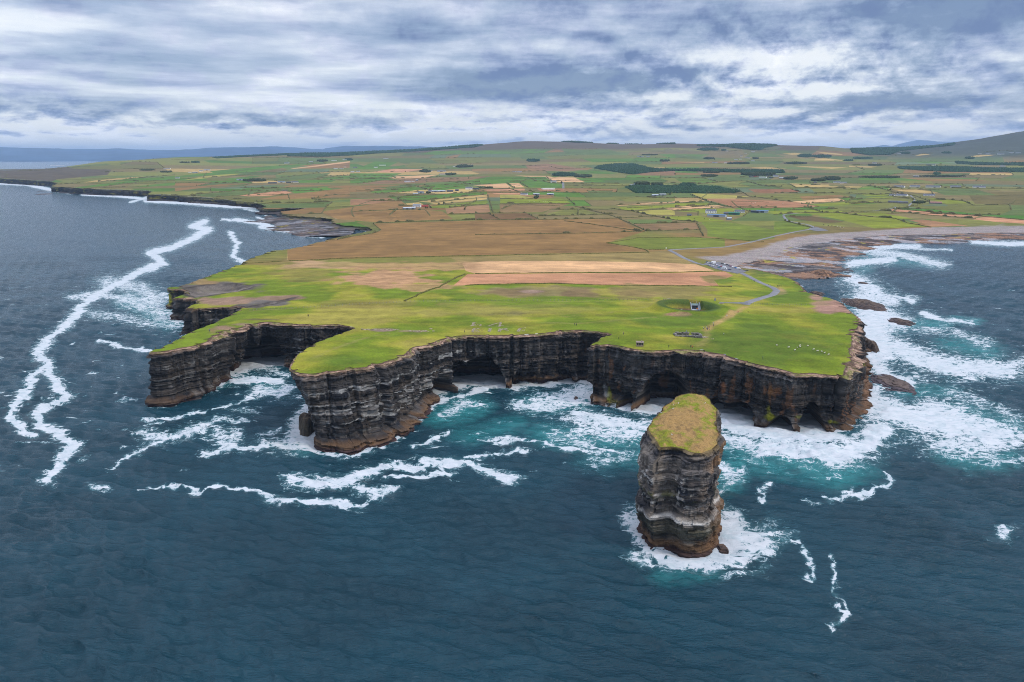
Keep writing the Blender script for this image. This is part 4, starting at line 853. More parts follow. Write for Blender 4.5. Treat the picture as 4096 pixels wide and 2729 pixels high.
# grass cap
rim = rows[2].copy(); rim[:, 2] -= .15
sub = rim[::3]
inn = hexpts(rim[:, 0].min(), rim[:, 0].max(), rim[:, 1].min(), rim[:, 1].max(), .42); inn += (rng.random(inn.shape)-.5)*.15
inn = inn[inpoly(inn[:, 0], inn[:, 1], sub)]; dr = segdist(inn[:, 0], inn[:, 1], sub, True); inn = inn[dr > .25]
pp = np.concatenate([sub[:, :2], inn]); ns_ = len(sub)
r_ = geometry.delaunay_2d_cdt([V2(p) for p in pp], [(i, (i+1) % ns_) for i in range(ns_)], [], 0, 1e-4, False)
gv = np.array([tuple(v_) for v_ in r_[0]]); gf = np.array([f_ for f_ in r_[2] if len(f_) == 3]); ct = gv[gf].mean(1); gf = gf[inpoly(ct[:, 0], ct[:, 1], sub)]
ar = np.cross(gv[gf[:, 1]]-gv[gf[:, 0]], gv[gf[:, 2]]-gv[gf[:, 0]]); gf[ar < 0] = gf[ar < 0][:, ::-1]
dr = segdist(gv[:, 0], gv[:, 1], sub, True)
zz = np.interp(gv[:, 1], [tw[:, 1].min(), tw[:, 1].max()], [38.9, 40.7])
zz = zz-.35+sstep(0, 6, dr)*1.5+(fbm(gv[:, 0]/2.6, gv[:, 1]/2.6, seed=120, oct=3)-.45)*1.3*sstep(0, 1.5, dr)+(fbm(gv[:, 0]/.8, gv[:, 1]/.8, seed=121, oct=3)-.5)*.9*sstep(0, .6, dr)
n = fbm(gv[:, 0]/5, gv[:, 1]/6, seed=122, oct=4); n2 = fbm(gv[:, 0]/1.6, gv[:, 1]/1.6, seed=123, oct=3)
backg = sstep(cen[1]+2, cen[1]+24, gv[:, 1])
gq = np.clip(sstep(.42, .62, n)+backg*.55-.12+sstep(3.2, .8, dr)*.35, 0, 1)*sstep(.25, .5, n2)
c = lerp(np.array((.29,.18,.068)), np.array((.17,.195,.016)), gq[:, None]); c = lerp(c, np.array((.12,.075,.04)), (sstep(.56, .72, n2)*.5*(1-backg*.6))[:, None])
c = lerp(c, np.array((.20,.10,.05)), (sstep(1.2, .2, dr)*sstep(.45, .65, n2)*.8)[:, None])
m_cap, nt, b = nodes('stack_grass')
co = coords(nt); nf = tnoise(nt, co, 2.5, 5, .7); t_ = attr(nt, 'tint').outputs['Color']
sc = nt.nodes.new('ShaderNodeVectorMath'); sc.operation = 'SCALE'; nt.links.new(t_, sc.inputs[0]); nt.links.new(maprange(nt, nf, .3, .7, .6, 1.4, False), sc.inputs['Scale'])
nt.links.new(sc.outputs[0], b.inputs['Base Color']); b.inputs['Roughness'].default_value = .95; b.inputs['Specular IOR Level'].default_value = .1; bump(nt, b, nf, .9, .25)
STACK_TOP = (gv, zz)
link(bpy.data.objects.new('grass_cap', mesh_np('grass_cap', np.column_stack([gv, zz])-off, gf, [m_cap], smooth=True, cols=c)), stack)
# ---------------------------------------------------------------- sea with swell and foam
Ys = [165.0]
while Ys[-1] < 60000: Ys.append(Ys[-1]*(1.0032 if Ys[-1] < 1100 else 1.006 if Ys[-1] < 5000 else 1.03))
Ys = np.array(Ys)
As = np.concatenate([np.linspace(-1.0, -.70, 40, endpoint=False), np.linspace(-.70, .70, 860, endpoint=False), np.linspace(.70, 1.0, 40)])
X = As[None]*Ys[:, None]; Yg = np.repeat(Ys[:, None], len(As), 1)
nr_, nc_ = X.shape; x = X.ravel(); y = Yg.ravel()
inl = inpoly(x, y, LANDPOLY)
dc = np.full(x.shape, 400.0); m = (y < 1700)
cs = COASTLINE[COASTLINE[:, 1] < 1800]; q = NEAR[::4]
mm = m & (y > 320)
idx = np.nonzero(mm)[0]
FP = np.concatenate([NEAR[::5], FARL[FARL[:, 1] < 1800][::3]])
for ch in np.array_split(idx, 60):
    d2 = ((x[ch, None]-FP[None, :, 0])**2+(y[ch, None]-FP[None, :, 1])**2).min(1); dc[ch] = np.sqrt(d2)
mf = (y > 1600) & (y < 9000) & (x < 0)
idx = np.nonzero(mf)[0]; FP2 = FARL[FARL[:, 1] > 1200][::3]
for ch in np.array_split(idx, 40):
    d2 = ((x[ch, None]-FP2[None, :, 0])**2+(y[ch, None]-FP2[None, :, 1])**2).min(1); dc[ch] = np.minimum(dc[ch], np.sqrt(d2))
# swell
z = np.zeros_like(x); dxs = np.zeros_like(x); dys = np.zeros_like(x)
sp = np.maximum(y*.0035, y*(1.4/860)); rw = np.random.default_rng(3)
for k in range(56):
    lam = 2.2*(8.0)**rw.random(); th = math.radians(-24+rw.normal()*19); kx, ky = math.sin(th)*2*math.pi/lam, -math.cos(th)*2*math.pi/lam
    amp = .0115*lam**.9*(.5+rw.random()); att = sstep(lam/2.2, lam/4.5, sp)
    ph = kx*x+ky*y+rw.random()*6.28
    z += amp*att*np.sin(ph); dxs += amp*att*np.cos(ph)*math.sin(th)*.8; dys -= amp*att*np.cos(ph)*math.cos(th)*.8
z *= .8+.4*fbm(x/90, y/60, seed=130, oct=2)
# foam and churned water: outlines seen from above, in photo pixels /1.741 -> sea positions
FOAM = [ # (kind, strength, width, points) v-coordinates
 (1,1.0,8.5,[(470,510),(442,520),(480,528),(440,548),(395,570),(345,580),(375,605),(320,625),(285,645),(240,668),(205,690),(180,715),(150,745),(110,780),(90,805),(105,835),(75,865),(55,900),(30,930),(25,960),(50,985),(70,1000)]),
 (1,.95,10.5,[(105,835),(125,880),(150,915),(112,932),(88,960),(130,1000),(185,1022),(150,1045),(120,1075),(110,1105)]),(1,.9,6,[(530,535),(545,560),(535,590),(558,602)]),(1,.8,4,[(510,505),(600,512),(690,540),(740,545)]),
 (.75,.7,22,[(250,650),(320,660),(360,690),(330,700)]),(.7,.68,26,[(300,690),(370,715),(410,740)]),(.9,.8,5,[(225,782),(285,798),(345,806)]),(1,.75,12,[(170,682),(230,676),(300,690),(380,680)]),(1,.6,16,[(210,720),(270,730),(330,740),(400,750)]),
 (1,1,9,[(530,876),(590,872),(650,874)]),(1,.8,16,[(600,895),(650,900),(668,890)]),(1,.7,5,[(480,945),(560,920),(640,895)]),(1,.6,8,[(590,845),(640,850),(670,860)]),(1,.75,4,[(330,965),(390,960),(460,952)]),
 (1,.8,15,[(335,1000),(390,1005),(450,990)]),(1,.7,6,[(390,1005),(330,1020),(285,1052),(252,1082)]),(1,.75,14,[(490,1000),(520,1015),(540,1000)]),(1,.85,8,[(480,1045),(510,1022),(560,1035),(610,1028),(680,1020),(725,1012)]),(1,.8,22,[(630,1022),(690,1015),(730,1005)]),(1,.6,10,[(440,985),(500,970),(560,968)]),
 (1,.55,9,[(600,1000),(640,985)]),(1,.7,7,[(205,1125),(245,1128)]),(1,.9,6,[(700,1000),(735,1045),(765,1058),(830,1048),(880,1020),(930,975),(1000,932),(1060,905),(1130,893)]),
 (1,1.0,14,[(660,1108),(720,1112),(800,1108),(850,1092)]),(1,1,9,[(840,1095),(870,1075),(900,1068),(960,1070),(1000,1052),(1060,1060),(1120,1075),(1185,1092)]),(1,.8,6,[(985,1052),(1040,1080),(1000,1086),(900,1100)]),(1,.8,5,[(1080,1050),(1130,1046),(1195,1038)]),(1,.7,9,[(820,1130),(870,1135),(910,1128)]),
 (1,.85,4,[(325,1122),(400,1127),(460,1128),(490,1118),(530,1122),(580,1140),(640,1158),(720,1165),(800,1170)]),(1,.9,9,[(600,1148),(680,1160),(760,1164),(810,1160)]),(1,.6,8,[(800,1165),(850,1150),(890,1138)]),
 (1,.85,5,[(945,1024),(990,1010),(1030,996)]),(.9,.85,24,[(1250,925),(1310,912),(1360,900)]),(1,.8,12,[(1190,932),(1250,938),(1330,930)]),(1,1,22,[(1350,960),(1400,975),(1460,978)]),(.8,.75,30,[(1340,990),(1420,1000),(1480,990)]),(1,.7,5,[(1100,1010),(1170,1005),(1260,1020),(1330,1035),(1400,1040)]),
 (1,.65,14,[(1030,955),(1060,930),(1100,925)]),(.6,.62,22,[(1280,1000),(1330,1020)]),(1,.8,7,[(1130,1020),(1180,1016)]),(.7,.55,25,[(1380,1060),(1440,1050)]),
 (1,1,28,[(1660,965),(1720,985),(1780,1000)]),(1,.95,34,[(1760,1000),(1840,1015),(1900,1010)]),(1,.85,30,[(1760,1040),(1840,1050),(1900,1055)]),(1,1,26,[(1890,1050),(1950,1050),(2000,1030),(2020,1005)]),(.8,.8,22,[(1650,1005),(1720,1030)]),
 (1,1,42,[(2030,950),(2110,970),(2180,975)]),(1,.85,40,[(2150,950),(2230,985),(2290,1000)]),(1,1,22,[(2000,900),(2010,930),(2050,930)]),(1,1,18,[(2008,820),(2030,860),(2090,880)]),(1,1,32,[(2000,740),(2010,780),(2030,810)]),(1,.85,30,[(2060,800),(2120,830),(2200,845),(2300,850)]),
 (1,.9,26,[(1990,690),(2010,720),(2060,740)]),(1,.9,18,[(1960,640),(1990,660),(2040,690)]),(1,1,10,[(1950,607),(2000,602),(2050,596)]),(.9,.8,12,[(2010,580),(2070,585),(2130,600),(2165,608)]),(1,.75,10,[(1990,575),(2060,566),(2110,568)]),(1,.6,5,[(2100,572),(2185,575)]),(1,1,6,[(2235,556),(2300,560),(2400,562)]),
 (1,.8,8,[(2120,720),(2170,735),(2230,740)]),(1,.6,16,[(2110,760),(2190,760),(2260,790)]),(1,.75,14,[(2230,870),(2290,850),(2360,830)]),(1,.9,8,[(2060,680),(2100,690)]),(1,.6,20,[(2190,900),(2260,930),(2340,960)]),(1,.6,12,[(2250,1060),(2310,1065),(2353,1060)]),(.7,.66,40,[(2180,1020),(2270,1030),(2330,1010)]),
 (1,.8,5,[(1895,1140),(1950,1137),(2005,1132),(2040,1112),(2030,1088)]),(1,.6,10,[(1910,1150),(1960,1128)]),(1,.7,12,[(2310,1235),(2330,1210)]),(1,.7,12,[(1960,1010),(1900,1060)]),
 (1,.85,42,[(1690,1250),(1730,1235)]),(1,.75,26,[(1690,1290),(1760,1260)]),(1,1,9,[(1475,1268),(1520,1290),(1570,1300),(1640,1285),(1665,1250)]),(1,.65,14,[(1450,1285),(1490,1300),(1540,1300)]),(1,.75,12,[(1650,1210),(1690,1200)]),(1,.55,14,[(1690,1330),(1760,1310)]),
 (1,.75,4,[(1822,1240),(1850,1260),(1868,1290),(1858,1330)]),(1,.6,5,[(1920,1278),(1912,1330),(1915,1390),(1932,1440)]),(1,.8,13,[(1655,1075),(1690,1100)]),(1,.6,16,[(1650,1120),(1700,1085)]),(1,.6,6,[(1740,1150),(1770,1110)]),(1,.55,6,[(1840,1155),(1880,1160)]),
 (1,.5,12,[(540,945),(580,950)]),(1,.55,8,[(690,980),(720,990)]),(1,.6,5,[(1225,935),(1190,920)]),(1,.95,5,[(0,421),(60,424),(120,437),(160,442)]),(1,.95,4,[(190,447),(260,450),(340,458)]),(1,1,5,[(335,462),(420,466),(520,474),(590,477)]),(1,.75,4,[(300,465),(330,456),(350,448)]),
 (1,.9,6,[(540,505),(590,512),(620,520)]),(1,.8,6,[(600,522),(640,528),(700,535)]),(1,.6,4,[(560,480),(600,488),(610,495)]),(1,.7,3,[(590,500),(640,512)]),(1,.55,3,[(880,575),(930,560)])]
TURQ = [(1,45,[(1020,960),(1080,930)]),(1,55,[(1390,1010),(1470,1000)]),(.9,50,[(1330,1010),(1260,1000)]),(.9,40,[(1660,1020),(1740,1050)]),(1,60,[(1760,1060),(1860,1075),(1950,1085)]),(.9,30,[(2060,745),(2160,745)]),(1,16,[(2190,735),(2240,738)]),(.8,40,[(2190,790),(2270,810)]),(.9,60,[(2200,960),(2300,990)]),
  (.8,50,[(2200,1050),(2300,1060)]),(.7,30,[(690,1030),(740,1040)]),(.9,40,[(1670,1110),(1690,1060)]),(.9,36,[(300,690),(400,740)]),(.8,18,[(2040,600),(2140,605)]),(.6,40,[(1180,975),(1080,1000)]),(.5,40,[(1540,1320),(1640,1320)]),(.8,40,[(1330,925),(1240,930)]),(.7,30,[(2090,900),(2180,900)]),(.6,20,[(590,880),(650,890)]),
  (.55,70,[(1560,1000),(1480,1050),(1400,1050)]),(.5,50,[(1700,1260),(1760,1240)]),(.45,25,[(480,880),(560,860)]),(.5,30,[(1960,700),(2060,760)]),(.6,25,[(2010,560),(1980,620)])]
fx, fy = proj(x, y, 0*x); fx /= 1.7408; fy /= 1.7408
wx = fbm(x/18, y/26, seed=140, oct=5, gain=.68)-.5; wy = fbm(x/18, y/26, seed=144, oct=5, gain=.68)-.5
rel = np.clip(400/y, .15, 1.6)
gx = fx+wx*64*rel; gy = fy+wy*34*rel**1.25
foam = np.zeros_like(x); turq = np.zeros_like(x)
for sq, st, wd, pts in FOAM:
    p = np.array(pts, float); m = (gx > p[:, 0].min()-wd*2.5) & (gx < p[:, 0].max()+wd*2.5) & (gy > p[:, 1].min()-wd*2.5) & (gy < p[:, 1].max()+wd*2.5)
    if not m.any(): continue
    ar_ = 1.9 if wd >= 11 else 1.45
    d = segdist(gx[m]/ar_, gy[m], p/[ar_, 1])
    foam[m] = np.maximum(foam[m], st*(.37*sstep(wd*2.9, wd*.4, d)+(.46 if wd < 11 else .46 if wd >= 26 and p[:, 0].mean() > 1600 else .33)*sstep(wd*.95, wd*.1, d)))
for st, wd, pts in TURQ:
    p = np.array(pts, float); m = (gx > p[:, 0].min()-wd*4) & (gx < p[:, 0].max()+wd*4) & (gy > p[:, 1].min()-wd*2.5) & (gy < p[:, 1].max()+wd*2.5)
    d = segdist(gx[m]/2, gy[m], p/[2, 1]); turq[m] = np.maximum(turq[m], st*sstep(wd*.9, 0, d))
ex = .25+.95*sstep(.3, .62, fbm(x/40, y/40, seed=150, oct=2))
ex *= np.where(fx > 1150, 1.15, .8)
foam = np.maximum(foam, np.where(inl, np.where(dc < 25, .7, 0), sstep(13, .5, dc)*ex*.66)*(y > 300))
dst = np.hypot((x-cen[0])/20, (y-cen[1])/38); foam = np.maximum(foam, .8*sstep(1.42, .95, dst+wx*.5)*sstep(cen[1]+30, cen[1]-20, y))
caps = sstep(.70, .80, fbm(x/12, y/6, seed=155, oct=3))*.42*sstep(1500, 500, y)*sstep(240, 420, y)
foam = np.maximum(foam, caps)
turq = np.maximum(turq, np.clip(foam-.2, 0, 1)*.55)
z += np.clip(foam, 0, 1)*(fbm(x/4, y/5, seed=160, oct=3)-.4)*1.5*sstep(1200, 500, y)
# breaking swell heaped against the right-hand point
for vx_, vy_, hw, hh in ((1800,1030,26,2.6),(1930,1050,22,3.0),(2010,960,22,2.4),(2010,820,18,2),(1350,965,12,1.4),(2000,1000,16,2.6)):
    p = at_z(vx_*1.7408, vy_*1.7408); r = np.hypot(x-p[0], (y-p[1])*1.1)/hw
    z += hh*np.exp(-r*r)*(.5+fbm(x/6, y/6, seed=165, oct=3))
hidden = inl & (dc > 60)
f = grid_faces(nr_, nc_); f = f[~hidden[f].all(1)]
me = mesh_np('sea', np.column_stack([x+dxs, y+dys, z]), f, smooth=True, attrs={'foam': foam, 'churn': turq})
m_sea, nt, b = nodes('sea_water')
co = coords(nt); fo = attr(nt, 'foam').outputs['Fac']; tu = attr(nt, 'churn').outputs['Fac']
wp = nt.nodes.new('ShaderNodeTexNoise'); wp.inputs['Scale'].default_value = .16; wp.inputs['Detail'].default_value = 4; nt.links.new(co, wp.inputs['Vector'])
wv = nt.nodes.new('ShaderNodeVectorMath'); wv.operation = 'MULTIPLY_ADD'; nt.links.new(wp.outputs['Color'], wv.inputs[0]); wv.inputs[1].default_value = (9, 9, 0); nt.links.new(co, wv.inputs[2])
vo = nt.nodes.new('ShaderNodeTexVoronoi'); vo.feature = 'DISTANCE_TO_EDGE'; vo.inputs['Scale'].default_value = .30; nt.links.new(wv.outputs[0], vo.inputs['Vector'])
vo2 = nt.nodes.new('ShaderNodeTexVoronoi'); vo2.feature = 'DISTANCE_TO_EDGE'; vo2.inputs['Scale'].default_value = .85; nt.links.new(wv.outputs[0], vo2.inputs['Vector'])
lace = math_(nt, 'SUBTRACT', 1.0, maprange(nt, vo.outputs['Distance'], 0, .42, smooth=False)); lace2 = math_(nt, 'SUBTRACT', 1.0, maprange(nt, vo2.outputs['Distance'], 0, .42, smooth=False))
st = nt.nodes.new('ShaderNodeMapping'); st.inputs['Scale'].default_value = (.12, .34, .3); st.inputs['Rotation'].default_value = (0, 0, .25); nt.links.new(wv.outputs[0], st.inputs['Vector'])
n1 = tnoise(nt, st.outputs[0], 1.0, 8, .68, .6)
h = math_(nt, 'ADD', math_(nt, 'MULTIPLY', maprange(nt, n1, .30, .70, 0, 1, False), .50), math_(nt, 'ADD', math_(nt, 'MULTIPLY', lace, .28), math_(nt, 'MULTIPLY', lace2, .22)))
th = math_(nt, 'SUBTRACT', 1.0, fo)
mask = maprange(nt, math_(nt, 'SUBTRACT', h, th), -.13, .17)
mask = math_(nt, 'MULTIPLY', mask, maprange(nt, fo, .03, .2), clamp=True)
deep = mixc(nt, maprange(nt, tnoise(nt, co, .02, 3, .5), .35, .65), (.0015, .026, .039), (.003, .036, .053))
tn = math_(nt, 'MULTIPLY', tu, maprange(nt, n1, .3, .65, .35, 1.15, False), clamp=True)
wc = mixc(nt, tn, deep, (.018, .185, .185))
milk = math_(nt, 'MULTIPLY', maprange(nt, fo, .08, .75, 0, .75), maprange(nt, n1, .32, .66, .25, 1.0), clamp=True)
wc = mixc(nt, milk, wc, (.085, .20, .22))
nt.links.new(wc, b.inputs['Base Color']); b.inputs['Roughness'].default_value = .13; b.inputs['IOR'].default_value = 1.33; b.inputs['Specular IOR Level'].default_value = .5
w1 = nt.nodes.new('ShaderNodeMapping'); w1.inputs['Scale'].default_value = (.34, 1.15, 1); w1.inputs['Rotation'].default_value = (0, 0, .32); nt.links.new(co, w1.inputs['Vector'])
r1 = tnoise(nt, w1.outputs[0], 1.0, 6, .66); r2 = tnoise(nt, w1.outputs[0], .22, 4, .55)
bh = math_(nt, 'ADD', r1, math_(nt, 'MULTIPLY', r2, .7))
bn = nt.nodes.new('ShaderNodeBump'); bn.inputs['Strength'].default_value = .9; bn.inputs['Distance'].default_value = .8
nt.links.new(bh, bn.inputs['Height']); nt.links.new(bn.outputs[0], b.inputs['Normal'])
fd = nt.nodes.new('ShaderNodeBsdfPrincipled'); fd.inputs['Base Color'].default_value = (.5, .51, .53, 1); fd.inputs['Roughness'].default_value = .9; fd.inputs['Specular IOR Level'].default_value = .1
b2_ = nt.nodes.new('ShaderNodeBump'); b2_.inputs['Strength'].default_value = .6; b2_.inputs['Distance'].default_value = .5; nt.links.new(h, b2_.inputs['Height']); nt.links.new(b2_.outputs[0], fd.inputs['Normal'])
fcl = mixc(nt, math_(nt, 'MULTIPLY', maprange(nt, mask, .2, .95), maprange(nt, n1, .3, .62, .55, 1.0)), (.16, .29, .32), (.50, .515, .53)); nt.links.new(fcl, fd.inputs['Base Color'])
mx = nt.nodes.new('ShaderNodeMixShader'); nt.links.new(mask, mx.inputs[0]); nt.links.new(b.outputs[0], mx.inputs[1]); nt.links.new(fd.outputs[0], mx.inputs[2])
nt.links.new(mx.outputs[0], nt.nodes['Material Output'].inputs['Surface'])
me.materials.append(m_sea)
sea = link(bpy.data.objects.new('sea', me)); tag(sea, 'dark teal sea streaked with white foam', 'sea', kind='structure')
# ---------------------------------------------------------------- distant blue mountains
def ridge(name, pts, Y0, depth, col, label):
    xs = np.array([p[0] for p in pts], float); ys = np.array([p[1] for p in pts], float)
    X_ = np.linspace(xs[0], xs[-1], 260); a = (X_-2048)/F/cP
    hh = np.interp(X_, xs, ys); hh = hh+(fbm(X_/30, X_*0, seed=170, oct=4)-.5)*3
    _, k = ray(X_, hh); top = H+k*Y0
    R = []
    for u, v_ in ((-1.0, 0), (-.8, .12), (-.6, .3), (-.4, .55), (-.2, .8), (-.08, .95), (0, 1), (.3, .8), (1, 0)):
        Yv = Y0+u*depth*(.8+.4*fbm(X_/90, X_*0+u, seed=171, oct=3)); zz = top*v_*(1-.3*(v_ < 1)*(fbm(X_/25, X_*0+u*3, seed=172, oct=3)-.2))
        _, kt = ray(X_, hh); lim = H+kt*Yv-abs(u)*6
        zz = np.minimum(zz, np.maximum(lim, -5)) if u < 0 else zz
        R.append(np.column_stack([(X_-2048)/F/(cP)*Yv*1.0, Yv, zz-(5 if v_ == 0 else 0)]))
    me = mesh_np(name, np.concatenate(R), grid_faces(len(R), 260), smooth=True)
    m, nt, b = nodes(name+'_haze_blue'); n_ = tnoise(nt, coords(nt), .0012, 5, .6)
    nt.links.new(mixc(nt, maprange(nt, n_, .4, .6), col, tuple(c*1.5 for c in col)), b.inputs['Base Color']); b.inputs['Roughness'].default_value = 1; b.inputs['Specular IOR Level'].default_value = 0  # blue of distant haze put into the slope colour
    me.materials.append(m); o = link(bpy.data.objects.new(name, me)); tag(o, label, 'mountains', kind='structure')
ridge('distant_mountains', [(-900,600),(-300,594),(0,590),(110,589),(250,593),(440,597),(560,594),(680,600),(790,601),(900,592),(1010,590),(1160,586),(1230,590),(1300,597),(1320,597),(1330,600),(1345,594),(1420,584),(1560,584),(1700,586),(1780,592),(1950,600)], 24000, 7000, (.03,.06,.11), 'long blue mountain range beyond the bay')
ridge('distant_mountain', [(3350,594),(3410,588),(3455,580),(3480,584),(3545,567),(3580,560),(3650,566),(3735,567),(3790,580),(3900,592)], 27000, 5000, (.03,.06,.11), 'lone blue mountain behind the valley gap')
# ---------------------------------------------------------------- sea air
bm = bmesh.new(); bmesh.ops.create_cube(bm, size=1)
me = bpy.data.meshes.new('haze'); bm.to_mesh(me); bm.free()
hz = link(bpy.data.objects.new('haze', me)); hz.scale = (150000, 90000, 740); hz.location = (0, 25000, 740/2-6); tag(hz, 'pale blue sea haze over the whole coast', 'haze', kind='stuff')
m = bpy.data.materials.new('haze_air'); m.use_nodes = True; nt = m.node_tree; nt.nodes.clear()
o_ = nt.nodes.new('ShaderNodeOutputMaterial'); pv = nt.nodes.new('ShaderNodeVolumePrincipled'); pv.inputs['Color'].default_value = (*HAZE_COL, 1); pv.inputs['Density'].default_value = HAZE
nt.links.new(pv.outputs[0], o_.inputs['Volume']); me.materials.append(m)
# ---------------------------------------------------------------- wave-cut rock shelves
m_shelf = rock_material('shelf_rock', .55, .75)
def shelf(name, outer, inner, step, hmax, label, strike, seed, warm=1.0, zone_px=None):
    wo = np.array([at_z(x, y)[:2] for x, y in outer]); wi = L(inner)[:, :2]
    poly = np.concatenate([wo, wi[::-1]])
    x0, y0 = poly.min(0)-2; x1, y1 = poly.max(0)+2
    xs = np.arange(x0, x1, step); ys = np.arange(y0, y1, step*1.5)
    X_, Y_ = np.meshgrid(xs, ys); x = X_.ravel(); y = Y_.ravel()
    do = segdist(x, y, wo); ins = inpoly(x, y, poly); do = np.where(ins, do, -do); di = segdist(x, y, wi)
    c_, s_ = math.cos(strike), math.sin(strike); a = x*c_+y*s_; b_ = -x*s_+y*c_
    w = fbm(x/30, y/30, seed=seed, oct=3)*14
    n = fbm(a/70, (b_+w)/22, seed=seed+1, oct=4); n2 = fbm(a/14, (b_+w)/5, seed=seed+2, oct=3)
    h = -1.1+1.1*sstep(-6, 10, do+(n2-.5)*16)+hmax*.62*sstep(0, 45, do)+(n-.42)*hmax*1.5
    q = .55+.5*vnoise(x/60, y/60, seed=seed+3)
    k = np.floor(h/q+n2*.9); h = k*q+(n2-.5)*.35+((b_+w)/5-np.floor((b_+w)/5))*.35
    h = h+(h1(np.floor(a/3), seed+4, np.floor((b_+w)/2.2)+k*7)-.5)*.5
    h = np.where(do < -8, -2, h)
    zl = zland(x, y); inl_ = inpoly(x, y, LANDPOLY); h = np.where(inl_, np.maximum(h, zl+.1+(n2-.38)*1.4), h); h = np.minimum(h, np.where(di < 9, zl-.1+(n2-.4)*.9, 99))
    cn = fbm(x/45, y/40, seed=seed+5, oct=4)
    c = lerp(np.array((.05,.045,.045)), np.array((.15,.125,.112)), sstep(.3, .7, n2)[:, None])
    br = sstep(.42, .54, cn)*warm
    c = lerp(c, np.array((.21,.115,.065))*(.55+.9*n2)[:, None], br[:, None])
    c = lerp(c, np.array((.028,.022,.022)), (sstep(.52, .62, fbm(a/26, (b_+w)/10, seed=seed+6, oct=4))*.85)[:, None])
    c = lerp(c, np.array((.045,.026,.022)), (sstep(.9, .2, h)*.7)[:, None])
    pool = sstep(.60, .66, fbm(a/45, (b_+w)/16, seed=seed+7, oct=3))
    c = lerp(c, np.array((.34,.34,.36)), (pool*.6)[:, None])
    c = lerp(c, np.array((.29,.24,.03)), (sstep(.76, .80, fbm(x/16, y/16, seed=seed+8, oct=2))*.8*sstep(1.2, 2, h))[:, None])
    c = c*(.5+.5*warm)
    f = grid_faces(len(ys), len(xs)); ok = (do > -10)
    f = f[ok[f].all(1)]
    me = mesh_np(name, np.column_stack([x, y, h]), f, [m_shelf], cols=c)
    o = link(bpy.data.objects.new(name, me)); tag(o, label, 'rock shelf', kind='structure')
shelf('rock_shelf', [(3050,1092),(3110,1104),(3165,1121),(3200,1114),(3290,1110),(3376,1108),(3380,1094),(3440,1097),(3475,1086),(3395,1063),(3330,1046),(3380,1039),(3449,1027),(3440,1018),(3450,1001),(3500,990),(3560,977),(3700,974),(3790,978),(3874,973),(3862,964),(3960,963),(4022,958),(4096,958),(4450,956)],
  [(2925,1072),(2985,1042),(3095,1021),(3145,992),(3225,975),(3325,961),(3478,943),(3600,938),(3800,935),(4096,929),(4450,926)], 1.7, 3.6, 'brown and grey wave-cut rock shelf below the storm beach', -.35, 200)
shelf('rock_shelf', px('n1', [(700,352),(850,342),(720,342),(600,303),(410,285),(430,262),(540,240),(390,214),(190,204),(300,192),(385,178),(420,150)]), px('n1', [(1180,330),(1215,300),(1240,262),(1100,245),(1010,200),(850,168),(600,152),(480,138)]), 3.2, 5.0, 'dark rock ledges stepping down into the left bay', .1, 230, .35)
# ---------------------------------------------------------------- rocks standing in the sea
def sea_rock(cx, cy, hw, hh, ht, label, p=2.0, seed=1, col=None, tilt=0):
    c0 = at_z(cx, cy); a_ = at_z(cx+hw, cy); b_ = at_z(cx, cy-hh); d_ = at_z(cx, cy+hh)
    rx = abs(a_[0]-c0[0]); ry = (b_[1]-d_[1])/2
    n = 56 if max(rx, ry) > 4 else 30
    th = np.linspace(0, 2*math.pi, n*2, endpoint=False); rr = np.linspace(0, 1.12, n)
    R, T = np.meshgrid(rr, th, indexing='ij'); R = R.ravel(); T = T.ravel()
    x = c0[0]+R*np.cos(T)*rx; y = c0[1]+R*np.sin(T)*ry
    w = (fbm(np.cos(T)*1.6+seed, np.sin(T)*1.6, seed=seed, oct=4)-.5)*.9
    r_ = R*(1+w)
    n2 = fbm(x/3.2, y/3.2, seed=seed+2, oct=4); s2 = (x*.35+y)/1.7
    h = ht*(1-np.clip(r_, 0, 1.3)**p)*(.75+.7*(fbm(x/7, y/7, seed=seed+1, oct=3)-.3))+tilt*np.cos(T)*R
    q = .5; h = np.floor(h/q+n2*.8)*q+(n2-.5)*.5+(s2-np.floor(s2))*.2
    h = np.where(R > 1.05, -2, h-.2)
    base = np.array((.075,.05,.042)) if col is None else np.array(col)
    c = base*(.45+1.1*n2)[:, None]; c = lerp(c, np.array((.022,.018,.02)), (sstep(.5, .62, fbm(x/2, y/1.2, seed=seed+4, oct=3))*.7)[:, None]); c = lerp(c, np.array((.16,.11,.07)), (sstep(ht*.5, ht*.9, h)*.4)[:, None])
    me = mesh_np('sea_rock', np.column_stack([x-c0[0], y-c0[1], h]), grid_faces(n, n*2, True), [m_shelf], cols=c)
    o = link(bpy.data.objects.new('sea_rock', me)); o.location = (c0[0], c0[1], 0); tag(o, label, 'rock', 'rocks in the sea')
    return o
sea_rock(3462, 1220, 72, 30, 3.6, 'big brown ridged rock in the channel behind the right-hand cliff', 1.7, 301, (.085,.055,.042))
sea_rock(3606, 1288, 44, 15, 2.0, 'low dark rock ringed by surf, farthest out of the rocks at right', 2, 302)
sea_rock(3552, 1535, 74, 46, 1.7, 'flat purple-brown slab washed by surf beside the headland corner', 3, 303, (.075,.055,.06), 1.2)
sea_rock(3466, 1392, 26, 26, 8.5, 'rough rock buttress against the foot of the right-hand cliff', 3, 304, (.11,.08,.06))
sea_rock(3452, 1750, 56, 36, 1.5, 'dark ledge awash in white water below the cave corner', 2.4, 305, (.09,.055,.04))
sea_rock(1246, 1712, 46, 28, 9.0, 'small mossy rock pillar tucked under the overhanging prow', 4, 306, (.07,.055,.035))
sea_rock(2304, 1594, 12, 5, 1.2, 'tiny black rock in the foam inside the middle bay', 2, 307)
sea_rock(2888, 2196, 24, 20, 1.5, 'low brown rock at the right foot of the sea stack', 2.4, 308, (.08,.045,.03))
